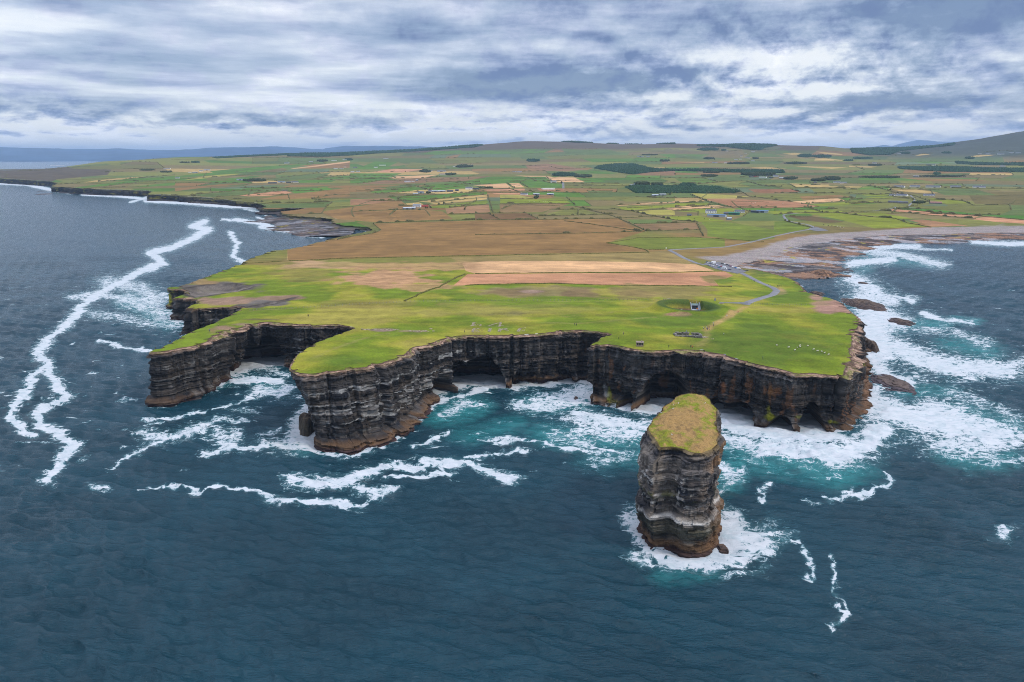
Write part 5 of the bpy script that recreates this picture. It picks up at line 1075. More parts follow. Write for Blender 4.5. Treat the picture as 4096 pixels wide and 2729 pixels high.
sea_rock(3452, 1133, 17, 5, 1.2, 'small dark rock in the surf off the brown rock shelf', 2, 309)
sea_rock(3482, 995, 12, 3.5, 1.5, 'lone boulder in the water in front of the grey shingle beach', 2, 310)
sea_rock(172, 777, 30, 2.2, 1.2, 'long thin reef just off the far left cliffs', 3, 311); sea_rock(176, 765, 18, 1.6, 1.0, 'shorter reef between the long thin reef and the far left cliffs', 3, 312)
sea_rock(3270, 1176, 30, 8, 2.0, 'dark ledge at the water in the inlet behind the headland', 2.4, 313)
sea_rock(3285, 1098, 44, 12, 6.5, 'rounded orange-brown knoll on the rock shelf edge', 2.2, 314, (.24,.13,.07))
sea_rock(3180, 1150, 28, 10, 4, 'brown hump of rock at the head of the inlet', 2.4, 315, (.14,.09,.065))
# ---------------------------------------------------------------- hedges and banks between the fields
def foliage(name, col, grain=.5):
    m, nt, b = nodes(name); co = coords(nt); n_ = tnoise(nt, co, grain, 5, .7)
    nt.links.new(mixc(nt, maprange(nt, n_, .32, .68), tuple(c*.45 for c in col), tuple(c*1.5 for c in col)), b.inputs['Base Color'])
    b.inputs['Roughness'].default_value = 1; b.inputs['Specular IOR Level'].default_value = .05; bump(nt, b, n_, .9, .6)
    return m
m_hedge = foliage('hedge_leaves', (.12,.112,.045)); m_bank = foliage('grassy_bank', (.105,.10,.028)); m_wood = foliage('conifer_green', (.034,.070,.030), .15); m_tree = foliage('tree_leaves', (.055,.07,.026), .3)
def strip(w, width, hgt, seed):
    "bushy bank along a ground line: verts, faces"
    d = np.hypot(*np.diff(w, axis=0).T); s = np.concatenate([[0], np.cumsum(d)])
    Yv = w[:, 1].mean(); st = np.clip(Yv*.0016, .9, 6); n = max(3, int(s[-1]/st)); u = np.linspace(0, s[-1], n)
    x = np.interp(u, s, w[:, 0]); y = np.interp(u, s, w[:, 1]); wob = (fbm(u/14, u*0+seed, seed=400, oct=3)-.5)*width*1.2
    tx, ty = np.gradient(x), np.gradient(y); ln = np.hypot(tx, ty)+1e-9; nx, ny = -ty/ln, tx/ln
    hv = hgt*(.45+1.1*fbm(u/9, u*0+seed*3, seed=401, oct=3)+(2.2*sstep(.66, .8, vnoise(u/11, u*0+seed*7, seed=404)) if hgt > 1.0 else 0)); wv = width*(.7+.6*fbm(u/7, u*0+seed*5, seed=402, oct=2))
    R = []
    for k, (o, hk) in enumerate(((-.5, -.3), (-.42, .55), (-.15, 1), (.18, .95), (.42, .5), (.5, -.3))):
        j = (vnoise(u/1.7, u*0+k*3.1+seed, seed=403)-.5)*.5
        ox = x+nx*(wob+wv*(o+j*.3)); oy = y+ny*(wob+wv*(o+j*.3)); R.append(np.column_stack([ox, oy, zt(ox, oy)+hv*(hk+(j*.5 if hk > 0 else 0))]))
    return np.concatenate(R), grid_faces(6, n)
# ---------------------------------------------------------------- words for where a thing stands
LM = [('the car park',2890,1065),('the blowhole pit',2760,1228),('the white farmhouse above the blue barns',2843,850),('the white-gabled farmhouse with a red shed',1668,825),('the long white building',2195,756),('the white cottage in the bright green field',2097,779),
 ('the white farmhouse with grey sheds in a row',1876,756),('the big dark plantation',2620,672),('the low plantation under the blue barn',2700,765),('the two white houses side by side',3360,731),('the storm beach',3400,935),('the white dormer house',3607,780),('the pink-roofed byre',3742,811),
 ('the row of grey bungalows',3735,747),('the left bay ledges',1250,905),('the cream cottage beside blue sheds',1179,731),('the white cottage below the stubble field',2214,728),('the ridge forest',1400,612),('the big farmyard with a white barn',3040,709),('the far left cliffs',300,755),
 ('the road junction',2680,1003),('the hilltop forest',2480,568),('the yellow field on the left slope',850,702),('the white gable house on the left slope',1147,654),('the farm among trees',1847,666),('the dark valley forest',3550,605),('the right-hand plantation',3900,680),('the stubble fields on the far slope',3330,636),
 ('the upper village',2960,635),('the red-roofed white house',2076,687),('the roofless grey ruin on the left slope',1140,763),('the lush field by the car park road',2560,975),('the black pine clump',2260,697),('the farm on the left skyline',229,663)]
USED = set()
def uniq(*cands):
    for c in cands:
        if c not in USED and 4 <= len(c.split()) <= 16:
            USED.add(c); return c
    USED.add(cands[-1]); return cands[-1]
def rel(x, y, lx, ly):
    dx_, dy_ = (x-lx)*.32, (y-ly)*1.6
    far_ = math.hypot(dx_, dy_)
    pre = 'just ' if far_ < 26 else 'well ' if far_ > 70 else ''
    if abs(dx_) > abs(dy_): return pre+('right of ' if dx_ > 0 else 'left of ')
    return pre+('in front of ' if dy_ > 0 else 'behind ')
def where(x, y, skip=()):
    o = sorted(LM, key=lambda l: math.hypot((l[1]-x)*.32, (l[2]-y)*1.6)); o = [l for l in o if math.hypot(l[1]-x, l[2]-y) > 14]
    f = [rel(x, y, l[1], l[2])+l[0] for l in o[:7]]
    out_ = [f[0], f[1], f[2]]+[f[i]+' and '+f[j] for i, j in ((0, 1), (0, 2), (1, 2), (0, 3), (1, 3), (2, 3), (0, 4))]
    out_ += [p+' '+f[0] for p in ('nearer', 'farther')]
    return out_
def label(desc, x, y): return uniq(*[desc+' '+w for w in where(x, y)], *[desc+' '+w for w in where(x, y)[:4]])
def shade_name(X_, Y_):
    return None
# ---------------------------------------------------------------- hedges
far_v, far_f, nf_ = [], [], 0
for i, (t, pts, wdt) in enumerate(HEDGES):
    pp = px(t, pts); w = L(subdiv_px(pp, 50, False))[:, :2]
    near_ = w[:, 1].mean() < 1300
    v_, f_ = strip(w, wdt*(.85 if not near_ else .95), (.8 if near_ else 1.25)*min(1.25, .7+.2*wdt), i+1)
    c0 = v_.mean(0); c0[2] = v_[:, 2].min()
    o = link(bpy.data.objects.new('hedge_bank' if near_ else 'hedgerow', mesh_np('hedge', v_-c0, f_, [m_bank if near_ else m_hedge], smooth=True))); o.location = c0
    mx_ = pp[len(pp)//2]; ln = math.hypot(pp[-1][0]-pp[0][0], pp[-1][1]-pp[0][1])
    slope = 'level' if abs(pp[-1][1]-pp[0][1]) < .12*abs(pp[-1][0]-pp[0][0]) else 'slanting' if abs(pp[-1][0]-pp[0][0]) > abs(pp[-1][1]-pp[0][1])*.8 else 'steep'
    ds = ('grassy ' if near_ else 'dark ')+('long ' if ln > 330 else 'short ' if ln < 110 else '')+slope+(' bank' if near_ else ' hedge')
    tag(o, label(ds, mx_[0], mx_[1]), 'bank' if near_ else 'hedge', 'banks and hedges between the fields')
vs, fs, n0 = [], [], 0
for k, (a, b_) in enumerate(far_edges):
    if rng.random() < .5: continue
    m_ = (a+b_)/2
    if m_[1] < 1700 or not inpoly(m_[:1], m_[1:], LANDPOLY)[0] or zland(m_[0], m_[1]) > 205: continue
    u = np.linspace(0, 1, 5)[:, None]; w = a+(b_-a)*u
    v_, f_ = strip(w, 2.0+1.4*rng.random(), .6+1.0*rng.random(), 500+k); vs.append(v_); fs.append(f_+n0); n0 += len(v_)
o = link(bpy.data.objects.new('hedgerows', mesh_np('hedgerows', np.concatenate(vs), np.concatenate(fs), [m_hedge], smooth=True))); tag(o, 'faint dark hedges netting the far fields', 'hedges', kind='stuff')
# ---------------------------------------------------------------- woods
def wood(name, pts, spacing, ht, lab, broad=False, cap=2600):
    w = L(subdiv_px(pts, 25))[:, :2]; lo, hi_ = w.min(0), w.max(0)
    area = .5*abs(np.sum(w[:, 0]*np.roll(w[:, 1], -1)-np.roll(w[:, 0], -1)*w[:, 1]))
    s = max(spacing, math.sqrt(area/cap)); g = hexpts(lo[0], hi_[0]+s, lo[1], hi_[1]+s, s); g = g+(rng.random(g.shape)-.5)*s*.8
    g = g[inpoly(g[:, 0], g[:, 1], w)]
    if len(g) == 0: g = w.mean(0)[None]
    n = len(g); z = zland(g[:, 0], g[:, 1]); hh = .62*ht*(.5+rng.random(n))*(.8+.4*fbm(g[:, 0]/60, g[:, 1]/60, seed=500, oct=2)); r = s*(.55+.35*rng.random(n)) if not broad else hh*.42
    K = 6; an = np.linspace(0, 2*math.pi, K, endpoint=False)
    prof = ((0, .55), (.10, 1.0), (.45, .72), (.5, .85), (.8, .38), (1.0, .02)) if not broad else ((0, .2), (.2, .75), (.45, 1.0), (.7, .9), (.9, .55), (1.0, .05))
    V_ = []
    for q, rr in prof:
        jit = .72+.56*rng.random((n, K)); a0 = rng.random((n, 1))*6
        V_.append(np.stack([g[:, :1]+np.cos(an+a0)*r[:, None]*rr*jit, g[:, 1:]+np.sin(an+a0)*r[:, None]*rr*jit, z[:, None]-.3+hh[:, None]*(q+(jit-1)*.18)], -1))
    V_ = np.stack(V_, 1).reshape(n, -1, 3); f = grid_faces(len(prof), K, True)
    F_ = (f[None]+np.arange(n)[:, None, None]*len(prof)*K).reshape(-1, 4)
    o = link(bpy.data.objects.new(name, mesh_np(name, V_.reshape(-1, 3), F_, [m_tree if broad else m_wood])))
    tag(o, lab, 'wood', kind='stuff'); return o
def box_px(x0, x1, y0, y1):
    out_ = []
    for k in range(18):
        a = 2*math.pi*k/18; r = .72+.5*random.random()
        out_.append(((x0+x1)/2+(x1-x0)/2*math.cos(a)*min(1.08, r+.1), (y0+y1)/2+(y1-y0)/2*math.sin(a)*r))
    return out_
wood('forest', [(1150,626),(1185,619),(1235,612),(1300,611),(1400,608),(1500,606),(1580,602),(1640,600),(1700,596),(1780,589),(1860,581),(1935,581),(1900,590),(1800,597),(1650,607),(1500,615),(1400,623),(1290,628)], 14, 16, 'long dark conifer forest along the left ridge', cap=4200)
wood('forest', [(850,630),(950,624),(1100,618),(1190,612),(1235,611),(1190,620),(1000,627),(870,634)], 12, 9, 'thin line of dark trees on the left skyline')
wood('forest', [(2245,568),(2300,567),(2500,569),(2700,573),(2700,577),(2500,574),(2300,571)], 12, 15, 'flat-topped dark forest along the hilltop', cap=3000)
wood('forest', [(2377,674),(2400,665),(2450,659),(2530,658),(2578,667),(2590,674),(2640,678),(2700,680),(2850,680),(3000,683),(3130,684),(3140,692),(3050,694),(2850,688),(2700,684),(2600,690),(2530,698),(2460,688)], 9, 13, 'big dark plantation in the middle of the fields', cap=4500)
wood('forest', [(2500,749),(2540,743),(2700,744),(2870,747),(2960,767),(2935,774),(2700,773),(2545,773)], 7, 7, 'low young plantation of dark conifers', cap=4200)
wood('forest', [(2785,582),(2900,580),(3000,577),(3080,577),(3110,583),(3060,592),(3040,602),(2980,598),(2900,588),(2800,586)], 12, 15, 'dark forest draped over the right-hand crest', cap=3000)
wood('forest', [(3400,597),(3500,594),(3600,592),(3750,584),(3820,574),(3815,582),(3720,592),(3600,605),(3560,620),(3480,622),(3410,612)], 14, 15, 'dark valley forest below the lone blue mountain', cap=3600)
wood('forest', [(3590,668),(3700,668),(3780,667),(3900,672),(4096,676),(4200,678),(4200,692),(4096,690),(3800,688),(3700,684),(3600,676)], 9, 10, 'right-hand plantation spreading to the picture edge', cap=4200)
wood('forest', [(3820,648),(3900,652),(4000,655),(4096,652),(4200,650),(4200,664),(4000,662),(3900,660),(3830,656)], 10, 12, 'dark strip of forest under the right-hand hill', cap=3000)
for x0, x1, y0, y1, h_, br, lb in ((2206,2300,689,707,16,0,'black pine clump beside the stubble field'),(2296,2366,697,711,12,1,'bushy brown-green trees joining the black pine clump'),(2108,2157,634,648,16,0,'dark trees around a small white house on the hillside'),(2540,2600,732,741,12,1,'dark trees behind the blue roofed barn'),(2604,2650,736,742,11,1,'round dark trees right of the blue roofed barn'),
 (972,1062,716,727,11,1,'oval brown-green copse above the cream cottage'),(765,798,646,652,12,0,'dark round trees high on the left slope'),(720,760,647,653,9,1,'low trees beside the dark round trees on the left slope'),(1270,1310,637,648,11,1,'trees behind the upper left farm sheds'),(1380,1412,632,642,12,0,'dark trees closing the upper left lane'),(640,690,684,691,9,1,'dark thicket round the far left farm'),(560,620,676,683,8,1,'long scrubby thicket leading to the far left farm'),
 (2790,2878,588,603,14,0,'dark wood on the right of the hill shoulder'),(2884,2906,596,604,12,0,'small dark wood beside the white hillside house'),(2816,2857,628,638,11,1,'dark copse left of the upper village'),(3192,3250,612,630,13,0,'dark wood left of the stubble fields on the far slope'),(3250,3322,614,632,13,0,'dark wood right above the stubble fields'),(3375,3412,638,645,11,0,'small square plantation far right of the slope'),(3138,3225,646,658,10,1,'trees in the middle of the far right fields'),
 (2910,2995,646,658,10,1,'trees along the road under the upper village'),(3010,3035,629,637,11,1,'dark round tree group right of the upper village'),(3245,3300,715,726,11,1,'dark trees left of the two white houses'),(3298,3362,707,722,12,1,'tall dark trees behind the two white houses'),(2965,3100,690,704,14,1,'tall dark trees behind the big farmyard'),(3135,3190,706,719,9,1,'green bushes right of the big farmyard'),(2720,2782,733,747,12,0,'black evergreens around a white shed above the low plantation'),
 (2812,2880,685,693,9,1,'trees above the small white house by the plantation'),(2804,2870,695,708,8,1,'bushes in front of the small white house'),(3470,3530,654,664,8,1,'scrub round the far white cottage on the right'),(3860,3900,625,636,12,0,'small wood under the heather hill'),(3768,3806,605,615,12,0,'dark patch of forest on the heather hill'),(3412,3488,625,637,10,0,'dark rectangle of forest in the valley fields'),(3600,3640,606,616,12,0,'dark wood in front of the valley forest'),
 (1680,1725,677,691,11,1,'round green trees left of the blue barn farm'),(1782,1824,690,701,9,1,'hedge of willows right of the blue barn farm'),(1822,1890,657,671,12,1,'green trees wrapped round the farm on the slope'),(1920,1968,747,756,7,1,'dark bushes in front of the stubble field'),(1704,1722,767,775,7,1,'dark bush at the end of the grey shed row'),(3645,3700,806,815,7,1,'dark bushes between the ruin and the byre'),(2136,2152,780,796,8,1,'single dark tree clump below the grey shed'),
 (3735,3760,686,700,9,0,'dark pines in the right-hand bog'),(3660,3860,698,710,7,1,'long dark scrub behind the grey bungalow row'),(3440,3600,700,714,7,1,'long dark scrub left of the grey barn'),(1700,1712,828,836,5,1,'thicket behind the red shed'),(2570,2630,616,622,9,1,'trees beside the blue sheds on the hill'),(2636,2680,636,647,10,1,'dark trees at the far end of the hill fields')):
    wood('copse', box_px(x0, x1, y0+ (y1-y0)*.45, y1), 5 if y1 > 700 else 7, h_, lb, bool(br), 420)
# ---------------------------------------------------------------- buildings
m_white = plain('white_render', (.84,.83,.80), .8, .04); m_cream = plain('cream_render', (.70,.64,.50), .8, .06); m_slate = plain('slate', (.085,.09,.115), .6, .25); m_grey = plain('grey_sheeting', (.20,.21,.23), .6, .2); m_blue = plain('blue_sheeting', (.10,.17,.28), .5, .15)
m_green = plain('green_sheeting', (.03,.14,.085), .5, .15); m_pink = plain('rusty_pink_sheeting', (.30,.14,.12), .8, .25); m_stone = plain('field_stone', (.20,.185,.165), .9, .4, .8); m_glass = plain('dark_glass', (.03,.035,.045), .15, .1, spec=.6); m_red = plain('red_sheeting', (.33,.055,.04), .6, .2)
m_dark = plain('dark_sheeting', (.05,.06,.085), .6, .2); m_pale = plain('pale_sheeting', (.42,.45,.48), .5, .15); m_door = plain('dark_door', (.07,.05,.045), .6, .1)
class MB:
    def __init__(s): s.v = []; s.f = []; s.m = []
    def box(s, x0, x1, y0, y1, z0, z1, m=0):
        n = len(s.v); s.v += [(x0,y0,z0),(x1,y0,z0),(x1,y1,z0),(x0,y1,z0),(x0,y0,z1),(x1,y0,z1),(x1,y1,z1),(x0,y1,z1)]
        for q in ((0,3,2,1),(4,5,6,7),(0,1,5,4),(1,2,6,5),(2,3,7,6),(3,0,4,7)): s.f.append(tuple(n+i for i in q)); s.m.append(m)
        return s
    def poly(s, vs, fs, m=0):
        n = len(s.v); s.v += [tuple(v_) for v_ in vs]; s.f += [tuple(n+i for i in q) for q in fs]; s.m += [m]*len(fs); return s
    def prism(s, prof, y0, y1, m=0):
        "x,z outline (counter-clockwise seen from -y) run along y"
        n = len(prof); return s.poly([(x, y0, z) for x, z in prof]+[(x, y1, z) for x, z in prof], [tuple(range(n)), tuple(range(2*n-1, n-1, -1))]+[((i+1) % n, i, n+i, n+(i+1) % n) for i in range(n)], m)
    def cyl(s, p, q, r0, r1=None, k=8, m=0):
        p, q = Vector(p), Vector(q); r1 = r0 if r1 is None else r1; d = (q-p).normalized(); a = d.orthogonal().normalized(); b_ = d.cross(a)
        vs = [c+(a*math.cos(2*math.pi*i/k)+b_*math.sin(2*math.pi*i/k))*r for c, r in ((p, r0), (q, r1)) for i in range(k)]
        return s.poly(vs, [(i, (i+1) % k, k+(i+1) % k, k+i) for i in range(k)]+[tuple(range(k-1, -1, -1)), tuple(range(k, 2*k))], m)
    def mesh(s, name, mats, bevel=0):
        me = bpy.data.meshes.new(name); me.from_pydata(s.v, [], s.f)
        for m in (mats if isinstance(mats, (list, tuple)) else [mats]): me.materials.append(m)
        me.polygons.foreach_set('material_index', s.m); me.update()
        bm = bmesh.new(); bm.from_mesh(me)
        if bevel: bmesh.ops.bevel(bm, geom=bm.edges[:], offset=bevel, segments=1, affect='EDGES')
        bmesh.ops.recalc_face_normals(bm, faces=bm.faces[:]); bm.to_mesh(me); bm.free()
        return me
    def obj(s, name, mats, parent=None, bevel=0): return link(bpy.data.objects.new(name, s.mesh(name, mats, bevel)), parent)
KINDS = { # wall, roof, wall height, roof rise, depth ratio, words, category, name
 'w':(m_white,m_slate,3.0,2.3,.42,'white house with a slate roof','house','house'),'W':(m_white,m_slate,4.9,2.6,.5,'tall white farmhouse with a slate roof','farmhouse','farmhouse'),'c':(m_cream,m_slate,2.9,2.8,.5,'cream cottage','cottage','cottage'),'s':(m_white,m_grey,2.6,1.2,.35,'low white shed','shed','shed'),
 'g':(m_grey,m_pale,3.2,1.4,.5,'grey metal shed','shed','shed'),'b':(m_pale,m_blue,3.4,1.3,.5,'blue-roofed barn','barn','barn'),'d':(m_dark,m_dark,3.2,1.2,.45,'dark low shed','shed','shed'),'n':(m_green,m_green,3.4,1.6,.5,'green metal barn','barn','barn'),'r':(m_red,m_red,2.6,1.0,.4,'red shed','shed','shed'),
 'p':(m_stone,m_pink,2.8,2.0,.45,'old byre with a rusty pink roof','byre','byre'),'t':(m_stone,m_slate,2.8,1.8,.5,'grey stone outbuilding','outbuilding','outbuilding'),'l':(m_white,m_white,3.4,.5,.28,'long flat white building','building','building'),'B':(m_white,m_slate,2.9,3.0,.5,'grey bungalow with white walls','bungalow','bungalow'),'G':(m_white,m_grey,4.0,2.8,.42,'grey-roofed farmhouse with a white gable','farmhouse','farmhouse')}
BLD = [(229,663,38,'s'),(669,677,20,'w'),(759,691,9,'s'),(804,686,12,'w'),(828,682,20,'b'),(780,692,16,'g'),(710,714,14,'w'),(1147,654,16,'w'),(1244,649,14,'g'),(1336,644,18,'s'),(1379,641,14,'g'),(1342,676,14,'w'),(1366,676,12,'w'),(1380,670,8,'s'),(960,721,22,'b'),(1090,734,28,'d'),(1126,731,24,'b'),(1155,732,16,'d'),(1179,732,24,'c'),(1140,763,20,'t'),
 (1543,636,17,'w'),(1421,672,13,'t'),(1530,662,22,'s'),(1503,671,12,'w'),(1432,688,12,'w'),(1410,690,12,'g'),(1723,686,11,'w'),(1766,687,30,'b'),(1769,700,20,'c'),(1819,667,13,'s'),(1847,667,17,'b'),(1882,664,15,'g'),(2057,689,12,'w'),(2077,689,18,'w'),(1630,729,21,'w'),(1652,728,9,'s'),(1668,724,9,'g'),(1684,774,22,'b'),(1662,779,17,'g'),(1722,768,14,'w'),(1742,769,26,'g'),(1768,768,26,'g'),(1800,767,22,'d'),(1828,764,12,'d'),
 (1876,758,24,'W'),(1902,758,24,'d'),(1668,829,28,'G'),(1697,827,26,'r'),(1627,838,26,'g'),(1650,837,20,'g'),(2214,731,20,'W'),(2194,758,43,'l'),(2170,757,9,'s'),(2097,780,25,'w'),(2146,781,22,'g'),(2202,781,24,'g'),(2528,741,15,'s'),(2554,739,30,'b'),(2620,784,22,'g'),(2650,782,23,'g'),(2135,647,10,'w'),(2562,627,22,'b'),(2592,627,14,'b'),
 (2846,703,8,'w'),(3005,709,15,'d'),(3025,708,17,'r'),(3051,711,24,'s'),(3102,708,16,'W'),(3126,715,14,'g'),(3085,712,14,'d'),(3070,709,8,'w'),(3346,731,19,'w'),(3372,734,21,'w'),(2761,744,11,'s'),(2843,853,35,'W'),(2958,851,32,'B'),(3049,850,38,'b'),(2907,858,20,'t'),(2936,859,36,'n'),(3020,851,26,'d'),(2868,867,62,'b'),(2916,880,16,'g'),(2758,864,14,'t'),
 (2944,640,11,'w'),(2962,638,8,'s'),(2990,633,17,'w'),(3011,645,11,'w'),(2965,626,8,'w'),(3050,588,14,'w'),(2908,606,9,'w'),(2859,653,17,'b'),(2939,655,18,'b'),(2903,653,10,'s'),(2982,615,6,'w'),(3012,609,13,'g'),(3498,654,12,'w'),(3714,662,13,'d'),(3734,662,10,'w'),(3664,708,16,'g'),(3598,750,30,'B'),(3659,749,28,'B'),(3732,750,40,'B'),(3822,750,29,'B'),(3916,751,33,'B'),
 (3568,784,15,'w'),(3607,784,34,'w'),(3716,784,33,'w'),(3579,811,38,'t'),(3611,814,28,'t'),(3742,815,33,'p'),(3594,602,7,'w'),(3597,616,9,'w'),(3952,617,12,'w'),(4003,618,17,'w'),(4044,613,11,'w'),(4072,613,12,'w'),(3919,618,10,'g'),(4058,627,9,'w'),(4010,667,13,'b'),(3578,834,8,'s'),(3262,733,9,'t')]
NAMED = {1179:'cream cottage beside the blue sheds on the left slope',1140:'roofless grey ruin on the left slope',2843:'white two-storey farmhouse above the blue barns',2868:'wide blue-roofed barn in front of the white farmhouse',2936:'green metal barn beside the stone outbuilding',1668:'grey-roofed farmhouse with a white gable at the moor edge',1697:'red shed behind the white-gabled farmhouse',
 2194:'long flat white building in the red-brown plot',3742:'old byre with a rusty pink roof',3049:'blue-roofed barn farthest right of the white farmhouse',2097:'white cottage in the bright green field',2214:'white house below the striped stubble field',3607:'white dormer house left of the lush green field',3716:'white gabled house behind the lush green field',1876:'tall white farmhouse at the right end of the shed row'}
_bw = L([(x, y) for x, y, *_ in BLD])
for i, (x, y, wp_, kd) in enumerate(BLD):
    p = _bw[i]; p[2] -= .1
    wm, rm, hw, rr, dr_, words, cat, nm_ = KINDS[kd]
    dist = math.hypot(p[0], p[1]); Lx = max(5.0, 1.12*wp_*dist/F); hf = 1.0 if Lx > 9 else .85
    hw *= hf*1.15; rr *= hf*1.1; D = min(max(5.0, Lx*dr_), 14)
    ang = -math.atan2(p[0], p[1])+math.radians(float(h1(i, 77))*44-22)
    o = empty(nm_, p, ang)
    tag(o, NAMED.get(x) and uniq(NAMED[x]) or label(words, x, y), cat, 'farm buildings and houses')
    hx, hy = Lx/2, D/2
    wall = MB(); wall.poly([(-hx,-hy,-1),(hx,-hy,-1),(hx,hy,-1),(-hx,hy,-1),(-hx,-hy,hw),(hx,-hy,hw),(hx,hy,hw),(-hx,hy,hw),(-hx,0,hw+rr-.12),(hx,0,hw+rr-.12)], [(0,1,5,4),(2,3,7,6),(1,2,6,9,5),(3,0,4,8,7)]); wall.obj('wall', wm, o)
    if x == 1140: continue
    ov = .3; rf = MB()
    for sg in (-1, 1):
        k = 1 if sg < 0 else -1
        a_ = [(-hx-ov, sg*(hy+ov), hw-.25*rr/hy*1), (hx+ov, sg*(hy+ov), hw-.25*rr/hy*1), (hx+ov, 0, hw+rr), (-hx-ov, 0, hw+rr)]
        b2 = [(q[0], q[1], q[2]+.16) for q in a_]; rf.poly(a_+b2, [(0,1,2,3),(4,7,6,5),(0,4,5,1),(1,5,6,2),(3,2,6,7),(0,3,7,4)])
    rfo = rf.obj('roof', rm, o)
    if wp_ >= 12 and kd in 'wWcBG':
        for sx in ((-.86, .86) if kd != 'B' else (.35,)):
            MB().box(sx*hx-.4, sx*hx+.4, -.35, .35, hw+rr-.5, hw+rr+1.0).obj('chimney', wm, rfo)
        nwin = max(2, int(Lx/3.6)); levels = (1.1,) if kd != 'W' else (1.0, 3.3)
        for lv in levels:
            for q in range(nwin):
                cx_ = -hx+Lx*(q+.5)/nwin
                if lv < 2 and q == nwin//2: MB().box(cx_-.55, cx_+.55, -hy-.06, -hy+.1, 0, 2.1).obj('door', m_door, o)
                else: MB().box(cx_-.6, cx_+.6, -hy-.05, -hy+.1, lv, lv+1.25).obj('window', m_glass, o)
    elif wp_ >= 20 and kd in 'bgdn': MB().box(-hx*.3, hx*.3, -hy-.06, -hy+.1, 0, hw*.85).obj('door', m_dark, o)
# ---------------------------------------------------------------- lone trees
for i, (x, y, h_, ds) in enumerate(((2246,735,9,'single dark round tree by the white house below the stubble'),(2680,782,6,'dark bush tree beside the two grey sheds'),(3448,676,8,'lone dark tree among the far right bogs'),(2858,640,9,'single tree left of the upper village lane'),(2700,700,8,'lone tree at the edge of the big plantation'),(3560,764,6,'round dark tree on the pale stubble strip'))):
    p = L([(x, y)])[0]; o = empty('tree', p); tag(o, uniq(ds), 'tree')
    MB().cyl((0,0,-.5),(0.1,0,h_*.5),h_*.045,h_*.02).obj('trunk', m_door, o)
    n = 420; u = rng.normal(size=(n, 3)); u /= np.linalg.norm(u, axis=1)[:, None]; c_ = u*(.45+.6*rng.random((n, 1)))*[h_*.42, h_*.42, h_*.36]*(.7+.6*vnoise(u[:, 0]*2+i, u[:, 1]*2, u[:, 2]*2, 9))[:, None]+[0, 0, h_*.62]
    e1 = rng.normal(size=(n, 3))*h_*.06; e2 = rng.normal(size=(n, 3))*h_*.06
    V_ = np.stack([c_-e1, c_+e2, c_+e1, c_-e2], 1).reshape(-1, 3); link(bpy.data.objects.new('crown', mesh_np('crown', V_, np.arange(n*4).reshape(n, 4), [m_tree])), o)
# mast on the hill
p = L([(1992,568)])[0]; o = empty('radio_mast', p); tag(o, 'thin grey radio mast on the hilltop', 'mast')
mb = MB(); [mb.cyl((sx, sy, -1), (sx*.3, sy*.3, 38), .35, .2, 5) for sx, sy in ((-1.6,-1),(1.6,-1),(0,1.8))]; mb.obj('tower', m_grey, o); MB().cyl((0,0,36),(0,0,46),.3,.12,5).obj('antenna', m_grey, o)
# ---------------------------------------------------------------- roads, car park
def asphalt(name, col, sc_=1.2):
    m, nt, b = nodes(name); co = coords(nt); n_ = tnoise(nt, co, sc_, 5, .6); n2_ = tnoise(nt, co, .08, 3, .6)
    nt.links.new(mixc(nt, maprange(nt, math_(nt, 'ADD', n_, math_(nt, 'MULTIPLY', n2_, .8)), .6, 1.2), tuple(c*.7 for c in col), tuple(c*1.3 for c in col)), b.inputs['Base Color']); b.inputs['Roughness'].default_value = .9; return m
m_road = asphalt('worn_asphalt', (.17,.165,.17)); m_lot = asphalt('car_park_tarmac', (.135,.13,.135))
def ribbon(name, w, hw, mat, lab, lift=.14):
    d = np.hypot(*np.diff(w, axis=0).T); s = np.concatenate([[0], np.cumsum(d)]); n = max(6, int(s[-1]/4)); u = np.linspace(0, s[-1], n)
    q = smooth_line(np.column_stack([np.interp(u, s, w[:, 0]), np.interp(u, s, w[:, 1])]), 5); t = np.gradient(q, axis=0); t /= np.linalg.norm(t, axis=1)[:, None]; nn = np.column_stack([-t[:, 1], t[:, 0]])
    R = []
    for k, dz_ in ((-1.06, -.5), (-1, 0), (-.5, .03), (0, .05), (.5, .03), (1, 0), (1.06, -.5)):
        a = q+nn*hw*k*(1+.12*(vnoise(u/6, u*0+k, seed=600)-.5)[:, None]); R.append(np.column_stack([a, zt(a[:, 0], a[:, 1])+lift+dz_]))
    o = link(bpy.data.objects.new(name, mesh_np(name, np.concatenate(R), grid_faces(7, n)[:, ::-1], [mat], smooth=True))); tag(o, lab, 'road', kind='structure'); return o
for i, (t, pts, hw) in enumerate(ROADS):
    ribbon('road', L(subdiv_px(px(t, pts), 20, False))[:, :2], hw, m_road, 'grey single-track road', .16+.03*i)
def sheet(name, pts, mat, lab, lift):
    w = L(subdiv_px(pts, 8))[:, :2]; g = hexpts(w[:, 0].min(), w[:, 0].max(), w[:, 1].min(), w[:, 1].max(), 4); g = g[inpoly(g[:, 0], g[:, 1], w)]
    r_ = geometry.delaunay_2d_cdt([V2(p) for p in np.concatenate([w, g])], [(i, (i+1) % len(w)) for i in range(len(w))], [], 0, 1e-4, False)
    v_ = np.array([tuple(q) for q in r_[0]]); f_ = np.array([q for q in r_[2] if len(q) == 3]); c_ = v_[f_].mean(1); f_ = f_[inpoly(c_[:, 0], c_[:, 1], w)]
    a_ = np.cross(v_[f_[:, 1]]-v_[f_[:, 0]], v_[f_[:, 2]]-v_[f_[:, 0]]); f_[a_ < 0] = f_[a_ < 0][:, ::-1]
    o = link(bpy.data.objects.new(name, mesh_np(name, np.column_stack([v_, zt(v_[:, 0], v_[:, 1])+lift]), f_, [mat], smooth=True))); tag(o, lab, 'car park', kind='structure')
